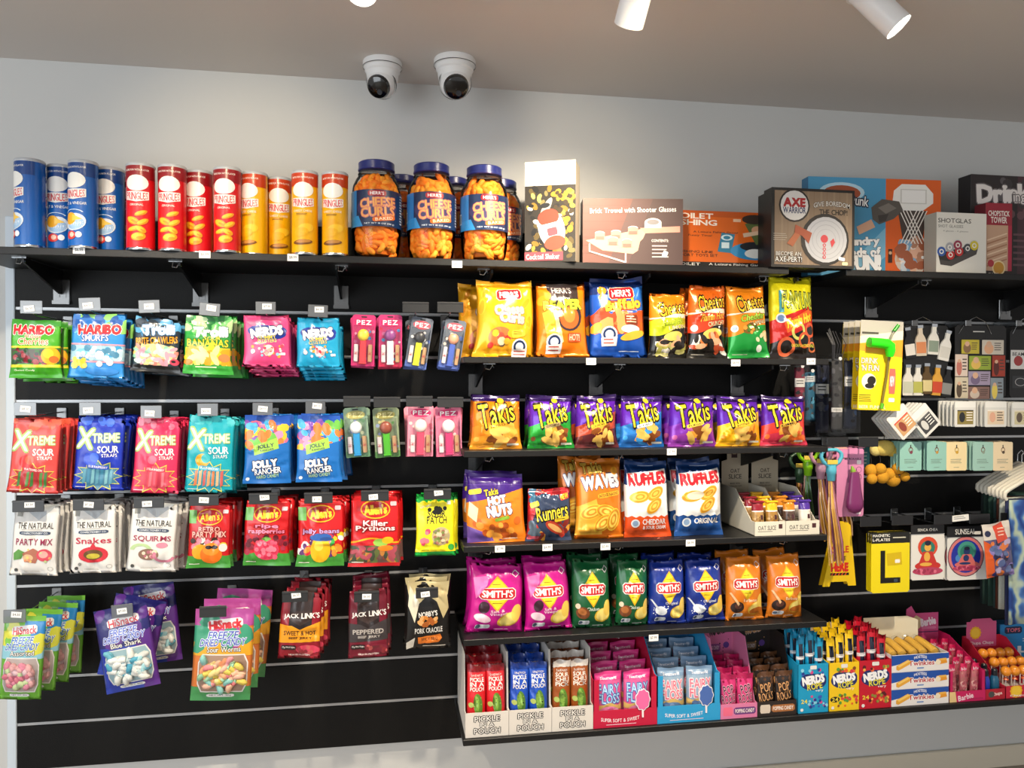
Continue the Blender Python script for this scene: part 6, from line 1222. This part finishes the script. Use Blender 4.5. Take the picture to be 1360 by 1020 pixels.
# clear packs of ties/socks
for i, (x0, x1, y0, y1, col, lab, fold) in enumerate(((1055, 1069, 488, 560, '7a1c34', 'wine red cloth in a clear sleeve under the yellow onion bag', 'e4e0dc'), (1068, 1083, 494, 560, '2a6a8a', 'blue patterned cloth in a clear sleeve above the scarlet chips', 'd8dce0'), (1083, 1101, 482, 575, '23283c', 'navy cloth in a clear sleeve beside the shelf end', 'dcdcd8'), (1104, 1119, 478, 574, '3a3a3c', 'charcoal cloth in a clear sleeve between shelf and funnel', 'e8e6e2'), (1121, 1138, 478, 570, '2c3448', 'dark denim blue cloth in a clear sleeve beside the funnel card', 'f0eeea'))):
    Y = .2 if i > 2 else .12
    def ca(a, i=i, fold=fold): a.blobs(.1, .1, .9, .9, 14, ('55565c', '15161a', ('9a3048', '5aa0c0', '3a4468', '58585a', '4a6a9a')[i]), .14, 1.6); a.rect(.0, (.2, .08, .3, .66, .24)[i], 1, (.36, .2, .44, .72, .38)[i], fold); a.lines(.1, (.24, .11, .33, .68, .28)[i], .8, (.33, .18, .42, .71, .35)[i], 2, '3a3a3a')
    Xa, Xb = at(x0, 520, Y)[0], at(x1, 520, Y)[0]; zt, zb = at(x0, y0, Y)[1], at(x0, y1, Y)[1]
    o = bag('sleeve_pack', lab, 'clothing pack', Xb-Xa, zt-zb, .02, col, ca, ((Xa+Xb)/2, -Y, zb), (0, 0, 0), 'cloth', group='clear sleeve packs', st=.05, sb=.05, pin=.02)
    MB().box(-(Xb-Xa)/2-.003, (Xb-Xa)/2+.003, -.016, .014, -.012, zt-zb+.02).build('clear_sleeve', 'haze', o)
    MB().lathe([(.006, -.001), (.006, .001)], 12, 'd8d8d8', mtx=Matrix.Translation((0, -.0175, zt-zb+.004))@Matrix.Rotation(R(90), 4, 'X')).build('snap_button', 'plastic', o)
bk = thing('black_wire_bundle', 'bundle of thin black wires hanging above the charcoal sleeve', 'wire bundle', (at(1110, 470, .2)[0], -.2, at(1110, 478, .2)[1]))
gg = random.Random(8)
for i in range(9):
    x = gg.uniform(-.02, .03); MB().tube([(x*.6, 0, 0), (x, -.01, .05), (x-.012, .004, .085+gg.uniform(0, .02))], .0011, 5, '3c3c40').build('wire', 'plastic', bk)
# bottle opener magnets on a black card
ob = flatcard('bottle_magnet_card', 'black display card with nine bottle-shaped magnets', 'magnet card', 1200, 432, 1259, 529, .1, '0e0e10', lambda a: a.lines(.1, .02, .5, .05, 1, '3a3a3c'))
W, H = ob['W'], ob['H']
def bottle(lab, x, z, s, body, lbl, rot, parent_loc):
    o = thing('bottle_magnet', lab, 'magnet', (parent_loc[0]+x, parent_loc[1]-.0012, parent_loc[2]+z), (0, R(rot), 0), 'bottle-shaped magnets on the black card')
    p = [(-.017, 0), (.017, 0), (.018, .004), (.018, .045), (.014, .056), (.0075, .066), (.007, .082), (.0085, .084), (.0085, .092), (-.0085, .092), (-.0085, .084), (-.007, .082), (-.0075, .066), (-.014, .056), (-.018, .045), (-.018, .004)]
    MB().prism([(a*s, b*s) for a, b in p], -.006, 0, body).build('magnet_body', 'plastic', o)
    MB().prism([(a*s, b*s) for a, b in ((-.016, .008), (.016, .008), (.016, .042), (-.016, .042))], -.0068, -.006, lbl).build('bottle_label', 'card', o)
    MB().prism([(a*s, b*s) for a, b in ((-.009, .084), (.009, .084), (.009, .093), (-.009, .093))], -.007, -.0005, ('c8c8c4', 'b89a4a', '2a2a2a')[int(abs(x*1000)) % 3]).build('bottle_cap', 'chrome', o)
for i, (x, z, b, l, r, cn) in enumerate(((-.36, .55, '17171a', 'e6e2dc', -8, 'black'), (-.13, .58, 'd8cbb8', 'd88a5a', -3, 'orange-labelled'), (.13, .6, 'e8e6de', '8a9a8a', 3, 'clear green-labelled'), (.36, .52, 'e9e8e2', 'd8d6ce', 12, 'white'),
                                       (-.42, .04, 'e4e2da', 'c8ccb8', 0, 'pale'), (-.2, .04, 'e6e4dc', 'b8b85a', 0, 'yellow-labelled'), (0, .06, '5a4420', 'd8c890', 0, 'amber'), (.22, .04, 'd8a03a', 'c8482a', 3, 'red-labelled gold'), (.42, .02, '141416', '8a8a88', 8, 'dark silver-labelled'))):
    bottle('%s bottle magnet in the %s row of the black card' % (cn, 'upper' if i < 4 else 'lower'), x*W, z*H, H*.42/.093, b, l, r, ob.location)
mc = flatcard('photo_magnet_card', 'black display card covered with nine picture magnets', 'magnet card', 1268, 432, 1336, 529, .1, '0e0e10', lambda a: a.lines(.35, .08, .6, .12, 1, 'd8d8d4'))
W, H = mc['W'], mc['H']
MAG = [(.12, .2, .34, .19, 'c8b83a', '8a6a4a', 'yellow'), (.52, .2, .42, .2, 'd8cfc0', 'e8b088', 'beige'), (.0, .4, .24, .3, 'e6d2c4', 'c8786a', 'pale pink'), (.27, .42, .42, .19, '9ab03a', 'e8c060', 'lime'), (.72, .41, .25, .29, 'a83a26', '5a241c', 'brick red'), (.26, .63, .42, .19, 'a89ab4', '7a6a8a', 'mauve'), (.0, .71, .25, .29, 'dccfb4', '5a4a3a', 'sand'), (.25, .84, .42, .17, '8a6a62', 'd8c8b8', 'brown'), (.69, .72, .25, .3, '8a96a0', 'e8d060', 'grey')]
for x, y, w, h, c, c2, cn in MAG:
    o = MB().box(-w*W/2, w*W/2, -.003, 0, -h*H/2, h*H/2, c, bev=.0008).build('picture_magnet', 'card'); o.location = (mc.location.x+(x+w/2-.5)*W, mc.location.y-.0008, mc.location.z+(1-y-h/2)*H)
    tag(o, '%s picture magnet on the black card' % cn, 'magnet', 'picture magnets'); a = Art(w*W, h*H, int(x*99+y*9)); a.rect(.03, .04, .97, .96, c); a.ell(.3, .6, .22, .36, c2); a.circ(.3, .3, .13, 'e0b494'); a.lines(.55, .2, .92, .8, 4, '4a3a34', h=.35); po = obj('print', a.mesh(flat(w*W, h*H, -.003), base=.0003), 'card', o); po.location = (0, 0, -h*H/2)
fc2 = flatcard('brand_magnet_card', 'black display card with two square magnets at the right edge', 'magnet card', 1341, 438, 1400, 528, .1, '101012', lambda a: (a.rect(.02, .3, .36, .58, 'e4e2de'), a.text('BEAM', .19, .36, .26, .05, '2a2a2a'), a.circ(.19, .46, .1, 'a83a3a'), a.rect(.06, .68, .44, .86, '2a2c30'), a.ring(.24, .77, .12, .06, 'b8b8b8')))
for i, px in enumerate((1214, 1285, 1352)):
    x, z = at(px, 432, .1); t = thing('card_hanger', 'wire loop hanger above the %s magnet card' % ('bottle', 'picture', 'right-edge')[i], 'wire hanger', (x, -.1, z)); sp = .065*(1 if i < 2 else .8)
    MB().tube([(-sp+.03, 0, -.03), (-sp*.6+.03, -.004, .012), (.03, -.004, .03), (sp*.6+.03, -.004, .012), (sp+.03, 0, -.03)], .0013, 6).build('wire_loop', 'chrome', t, smooth=60); MB().box(-.012, .012, -.006, .098, -.004, .018, bev=.002).build('clip_block', 'grey', t)
# packs of magnets hanging below
for i, (x0, y0, x1, y1, rot, col, lab) in enumerate(((1196, 536, 1226, 574, -42, 'c89a6a', 'tilted clear packet of bottle magnets, left of the two'), (1226, 535, 1254, 572, -42, '3a3a3c', 'tilted clear packet with a dark bottle magnet'), (1268, 533, 1296, 567, 0, '8a7a3a', 'clear packet with a black and yellow picture magnet'), (1308, 533, 1337, 567, 0, 'd8c4a8', 'clear packet with a beige portrait magnet'), (1344, 534, 1372, 567, 0, 'c8c09a', 'clear packet with a sand magnet at the right edge'))):
    def pa(a, i=i, col=col): a.rect(.02, .02, .98, .24, 'e4e4e0'); a.rect(.12, .34, .88, .9, col); a.ell(.35, .62, .14, .2, ('8a3a2a', 'c8c8c4', '1a1a1a', 'd8a488', '5a4a3a')[i]); a.lines(.55, .42, .85, .82, 4, 'f0ece4' if i < 3 else '4a3a30'); a.rect(.12, .34, .88, .38, ('d83a2a', '6a6a6a', '2a2418', 'ece4d8', 'e4dcc4')[i])
    flatcard('magnet_packet', lab, 'magnet packet', x0, y0, x1, y1, .24, 'd6d6d2', pa, th=.005, rot=rot, behind=4, gap=.016, stack=lab.replace('clear packet', 'packet')+', behind', m='film', drift=(-.002, 0))
# earring cards
for i, (x0, x1, c, cn) in enumerate(((1195, 1224, '8fc0b4', 'mint earring card beside the yellow charms'), (1231, 1257, '8fc0b4', 'second mint earring card'), (1257, 1284, 'e8d4a4', 'cream earring card between mint ones'), (1292, 1319, '9cc4b8', 'third mint earring card, nearer the hangers'), (1319, 1345, 'e8d4b0', 'cream earring card beside the white hangers'))):
    flatcard('earring_card', lab if False else cn, 'earring card', x0, 587, x1, 625, .2, c, lambda a, i=i: (a.ring(.5, .28, .1, .1, '7a4a3a' if i != 2 else 'b08a2a', w=.3), a.rect(.47, .1, .52, .22, '3a3a38'), a.circ(.52, .36, .07, ('7a3a4a', 'b88a3a', 'c89a2a', '8a9a8a', '5a4a3a')[i]), a.lines(.2, .6, .8, .78, 3, '6a7a70', h=.25), a.lines(.35, .88, .65, .92, 1, '6a7a70')), behind=3, gap=.014, stack=cn+', behind', drift=(-.001, 0))
# yellow charms (plain plush)
for i, (px, py, r) in enumerate(((1174, 595, 26), (1157, 625, 20), (1169, 623, 18), (1181, 630, 20), (1193, 622, 19), (1172, 634, 19), (1186, 637, 22), (1202, 633, 15), (1158, 636, 16))):
    Y = .16+.012*(i % 3); x, z = at(px, py, Y); o = thing('plush_charm', 'plain yellow plush charm, %s of the bunch' % ('pale bow-shaped top', 'upper left', 'upper middle left', 'upper middle', 'upper right', 'lower middle left', 'lower middle', 'lowest right', 'lowest left')[i], 'charm', (x, -Y, z), group='yellow plush charms'); rr = r*.5*.0023
    if i == 0: MB().ball((0, 0, 0), rr, 'e8cf6a', 14, 9, sc=(1.5, .7, .9)).ball((rr, 0, -rr*.3), rr*.7, 'e4c458', 10, 7, sc=(1.2, .7, 1)).ball((-rr, 0, -rr*.2), rr*.7, 'ecd882', 10, 7, sc=(1.1, .7, 1)).build('plush_body', 'cloth', o, smooth=60)
    else: MB().ball((0, 0, 0), rr, 'd89a1c', 14, 9, sc=(1, .8, .95)).build('plush_body', 'cloth', o, smooth=60)
    MB().tube([(0, 0, rr*.8), (.002, .002, rr+.012), (0, .004, rr+.025)], .0012, 5, '2a2420').build('cord', 'plastic', o)
# pink gadget card
gc = flatcard('pink_gadget_card', 'pink card with a large plum-coloured drop-shaped gadget', 'toy card', 1111, 596, 1147, 686, .2, 'd88ab4', lambda a: (a.text('MEMORABLE', .6, .15, .62, .03, '4a2a4a'), a.lines(.1, .13, .5, .17, 1, '5a3a3a'), a.ring(.82, .31, .1, .045, '3a1a30'), a.ring(.82, .42, .1, .045, '3a1a30'), a.rrect(.82, .2, .16, .06, 'f0e4ec'), a.rect(.4, 0, .46, .5, 'a86a94'), a.rrect(.82, .95, .16, .04, 'f0dce8')), behind=2, gap=.03, stack='pink gadget card queued behind the front one')
W, H = gc['W'], gc['H']
MB().lathe([(.001, .0), (.012, .004), (.0185, .016), (.0185, .028), (.014, .06), (.0115, .085), (.009, .1), (.001, .102)], 20, '7a2c64', mtx=Matrix.Translation((.04*W, -.02, .06*H))@Matrix.Diagonal((W/.062, .9, H/.2*1.2, 1))).build('plum_gadget', 'plastic', gc, smooth=60)
MB().poly if False else None
MB().tube([(.0*W, -.012, .62*H), (.02*W, -.014, .68*H), (-.02*W, -.012, .75*H)], [.004, .009, .003], 8, '8ab43a').build('leaf_tip', 'plastic', gc, smooth=60)
flatcard('teal_card', 'teal card peeking out behind the pink gadget card', 'toy card', 1140, 594, 1155, 625, .1, '4a9aa4', lambda a: a.lines(.2, .2, .8, .8, 4, 'd8eef0'))
# streamer wands
WC = [('lime green streamer wand behind the oat bars', 1073, 612, .14, '86c81c'), ('dusty pink streamer wand beside the shelf end', 1090, 616, .2, 'b88aa0'), ('sky blue streamer wand in front of the others', 1104, 618, .25, '58b4cc'), ('peach pink streamer wand beside the pink card', 1116, 616, .18, 'd8a49a'), ('dark green streamer wand deepest behind the oat trays', 1062, 622, .06, '2f4a34')]
for i, (lab, px, py, Y, c) in enumerate(WC):
    x, z = at(px, py, Y); o = thing('streamer_wand', lab, 'streamer wand', (x, -Y, z), group='streamer wands')
    hm = MB().tube([(-.034, 0, .04), (-.036, 0, .028), (-.028, 0, .012), (-.012, 0, 0), (.012, 0, 0), (.028, 0, .012), (.036, 0, .028), (.034, 0, .04)], .0065, 8, c).tube([(-.034, 0, .04), (-.018, 0, .05), (.018, 0, .05), (.034, 0, .04)], .0055, 8, c)
    hm.build('handle', 'plastic', o, smooth=60); MB().lathe([(.014, 0), (.0165, -.012), (.0155, -.026), (.0135, -.028), (.0125, -.048), (.01, -.05)], 14, c).build('collar', 'plastic', o, smooth=50)
    MB().box(-.018, .018, -.0085, -.0068, .004, .018, 'e0c04a', bev=.001).build('name_tag', 'card', o)
    g = random.Random(i+40); sm = MB(); Ls = (.17, .2, .27, .2, .12)[i]
    for k in range(42):
        a = g.uniform(0, 6.3); r0 = g.uniform(.001, .009); r1 = g.uniform(.004, .024); x1 = .022 if i in (1, 2, 3) else 0
        sm.tube([(r0*math.cos(a), r0*math.sin(a), -.045), (r1*.6*math.cos(a)+x1*.3, r1*.6*math.sin(a), -.045-Ls*.35), (r1*math.cos(a+.3)+x1*.8, r1*math.sin(a+.3), -.045-Ls*.75), (r1*math.cos(a+.6)+x1, r1*math.sin(a+.6)*.8, -.045-Ls*g.uniform(.88, 1.05))], .0024, 4, g.choice(('d8a03a', 'e0b88a', 'b87a94', 'a8642a', 'e8d0b0', '8a4a5a', 'c8902a') if i else ('4a7a2a', '6a3a34', '3a5a3a', '8a5a3a')), cap=False)
    so = sm.build('streamers', 'foil', o); so['kind'] = 'stuff'
# mini wet floor sign
x, z = at(1114, 778, .2); H = at(1114, 694, .2)[1]-z; W = at(1137, 740, .2)[0]-at(1093, 740, .2)[0]
o = thing('floor_sign', 'small yellow warning sign with red lettering under the wands', 'sign', (x, -.2, z))
pn = [(-.5, 0), (-.3, 0), (-.26, .07), (.22, .07), (.27, 0), (.5, 0), (.32, .96), (.24, 1), (-.02, 1), (-.1, .96)]
MB().prism([(a*W, b*H) for a, b in pn], -.004, 0, 'ecc413').build('front_panel', 'plastic', o); MB().prism([(a*W, b*H) for a, b in pn], .018, .022, 'd8ae10').build('back_panel', 'plastic', o); MB().tube([(-.02*W, .009, .97*H), (.24*W, .009, .97*H)], .009, 10, 'd8ae10').build('hinge', 'plastic', o)
a = Art(W, H, 2); a.text('SMILE', .52, .42, .5, .1, 'c8281c', bold=.05); a.text('HERE', .5, .7, .5, .12, 'd0281c', bold=.06); a.rect(.22, .79, .78, .83, '1a1812'); [a.poly([(.24+.1*k, .83), (.28+.1*k, .79), (.32+.1*k, .79), (.28+.1*k, .83)], 'd8481c') for k in range(5)]; a.rrect(.36, .2, .0+.14, .1, '2a2412'); a.text('SMILE', .5, .56, .36, .06, '1a1812', bold=.04); obj('print', a.mesh(flat(W, H, -.004), base=.0003), 'plastic', o)
# learner plates and stickers
def a_plate(a): a.rect(0, 0, 1, .18, '1c1b16'); a.text('MAGNETIC', .26, .05, .44, .045, 'f2efe4', bold=.05); a.text('L-PLATES', .26, .12, .44, .045, 'f2efe4', bold=.05); a.lines(.56, .08, .9, .13, 1, 'd8d4c0'); a.rect(.24, .3, .36, .84, '17150f'); a.rect(.24, .75, .76, .84, '17150f'); a.poly([(.4, .35), (.78, .33), (.8, .54), (.42, .55)], 'd8b80f'); a.rrect(.68, .48, .13, .06, 'f4f2ea'); a.rrect(.64, .8, .1, .05, '3a4a5a')
flatcard('learner_plate_pack', 'yellow learner plate pack with a big black L', 'plate pack', 1157, 707, 1208, 787, .23, 'f0da14', a_plate, behind=2, gap=.012, stack='yellow learner plate pack behind the front one', m='film')
def figure(a, x, y, s, skin, robe, halo):
    k = a.W/a.H; a.ell(x, y-.19*s, .26*s, .24*s*k, halo, n=18); a.ell(x, y-.17*s, .19*s, .17*s*k, '2f7a6a', n=16); a.circ(x, y-.18*s, .09*s, skin); a.ell(x, y-.26*s, .08*s, .05*s, '1c2038'); a.poly([(x-.12*s, y-.1*s), (x+.12*s, y-.1*s), (x+.26*s, y+.16*s), (x-.26*s, y+.16*s)], robe); a.ell(x-.02*s, y, .08*s, .09*s, skin); a.ell(x, y+.17*s, .34*s, .09*s, robe); a.ell(x-.05*s, y+.14*s, .16*s, .035*s, skin); a.ell(x, y+.27*s, .4*s, .075*s, 'b84060'); a.blobs(x-.34*s, y+.23*s, x+.34*s, y+.31*s, 14, ('e0708a', 'a03050'), .04*s)
flatcard('buddha_sticker', 'white sticker card of a red seated figure', 'sticker card', 1210, 709, 1254, 770, .23, 'e6e3dc', lambda a: (a.rect(.0, .0, 1, .02, 'c8c8c4'), figure(a, .5, .5, 1.15, 'e8b04a', 'c8322c', 'd84a2c')), behind=2, gap=.012, stack='white figure sticker card behind the front one')
flatcard('sticker_header', 'black header strip above the red seated figure sticker', 'sticker header', 1210, 697, 1254, 709, .232, '1a1a1c', lambda a: a.text('SENCA CHEA', .5, .55, .6, .3, 'd8d6d0', bold=.03))
flatcard('mandala_sticker', 'white sticker card with a round blue and pink figure', 'sticker card', 1258, 712, 1314, 770, .23, 'e4e2dc', lambda a: (a.circ(.44, .46, .43, '5a3a4a', 28), a.circ(.44, .46, .41, 'd87a7a', 28), a.circ(.44, .46, .35, '2434a0', 28), a.circ(.27, .5, .08, '4a86c8'), figure(a, .46, .5, .85, '2a3a6a', 'd8706a', '4a9a8a')), behind=2, gap=.012, stack='white mandala sticker card behind the front one', drift=(-.003, -.001))
flatcard('sticker_header', 'black header strip above the round figure sticker', 'sticker header', 1258, 699, 1306, 713, .232, '1a1a1c', lambda a: (a.text('SUNSEAL', .5, .5, .56, .5, 'e4e2dc', bold=.03), a.rrect(.84, .65, .18, .3, 'e8e4da')))
x, z = at(1310, 766, .295); W, H = at(1347, 740, .295)[0]-x, at(1310, 694, .295)[1]-z
packet('trinket_packet', 'clear packet with an orange edged blue trinket beside the stickers', x+W/2, -.295, z, W, H, .014, '5a5078', lambda a: (a.rect(0, 0, 1, .3, 'd8cfc4'), a.poly([(0, .3), (.25, .4), (.3, 1), (0, 1)], 'e0602a'), a.blobs(.2, .35, .95, .95, 40, ('3a3a7a', '8a7ab8', '2a2a4a', 'e07a3a', 'b8a8c8', '5a6a9a'), .09, 1.4), a.poly([(.35, .05), (.7, .0), (.85, .32), (.45, .38)], 'd8482c'), a.lines(.5, .1, .75, .28, 3, 'f0c8b4'), a.circ(.15, .18, .1, '23284a')), rot=(0, R(-6), 0), seed=88)
for i, (a0, a1, py, Y, lab) in enumerate(((1142, 1170, 694, .25, 'black price strip peg over the learner plates'), (1184, 1212, 692, .25, 'black price strip peg left of the figure stickers'), (1240, 1264, 691, .25, 'black price strip peg between the stickers'), (1287, 1314, 690, .25, 'black price strip peg over the mandala sticker'), (1328, 1356, 688, .25, 'black price strip peg over the trinket packet'), (1098, 1126, 588, .25, 'black price strip peg beside the pink gadget card'), (1140, 1166, 588, .25, 'black price strip peg over the yellow charms'))):
    bar(a0, a1, py, Y, lab)
flatcard('white_price_tag', 'white price tag between the sticker pegs', 'price tag', 1265, 684, 1287, 692, .252, 'eceae4', lambda a: a.lines(.1, .2, .8, .8, 2, '8a8a86'), rot=-4)
# hangers with trousers
cols = [('1c2a2a', 'near-black'), ('1f3c34', 'dark green'), ('24463c', 'bottle green'), ('2a4a48', 'deep teal'), ('5a2c1c', 'rust brown'), ('d0d4c8', 'pale grey'), ('27305a', 'navy'), ('4a74b0', 'mid blue swirl-patterned')]
for i, (c, cn) in enumerate(cols):
    Y = .055+.031*i; x, z = at(1299+5.2*i, 648+1.6*i, Y); x += .0
    h = thing('coat_hanger', 'white hanger holding the %s trousers' % cn, 'hanger', (x, -Y, z), group='white hangers on the rail')
    MB().tube([(.004, 0, -.012), (-.004, 0, -.002), (-.002, 0, .012), (.012, 0, .022), (.05, 0, .042), (.1, 0, .066), (.16, 0, .09), (.21, 0, .078), (.3, 0, .03)], [.0055, .0065, .007, .007, .007, .0065, .006, .006, .006], 10, 'e6e0d0').build('hanger_arm', 'plastic', h, smooth=60)
    MB().tube([(.16, 0, .09), (.16, 0, .12), (.175, 0, .135), (.19, 0, .12)], .0025, 8).build('hanger_hook', 'chrome', h, smooth=60)
    Wt = .24; zt = -.012; zb = at(1310, 800+2*i if i < 6 else 830, Y)[1]-z; n = 26
    cm = MB(); vs = []; fs = []
    for j in range(9):
        for k in range(n+1):
            u = k/n; f = j/8; vs.append((.008+Wt*u, -.004+.0055*math.sin(u*17+i*1.7)*(.35+f*.65), zt+(zb-zt)*f))
    for j in range(8):
        for k in range(n): fs.append((j*(n+1)+k, j*(n+1)+k+1, (j+1)*(n+1)+k+1, (j+1)*(n+1)+k))
    cm.add(vs, fs, c); me = cm.mesh('trousers', 70)
    p = obj('trousers', me, 'swirl' if i == 7 else 'cloth'); p.location = (x, -Y-.0, z); md = p.modifiers.new('thickness', 'SOLIDIFY'); md.thickness = .006
    tag(p, '%s trousers hanging at the right edge' % cn, 'trousers', 'trousers on hangers')
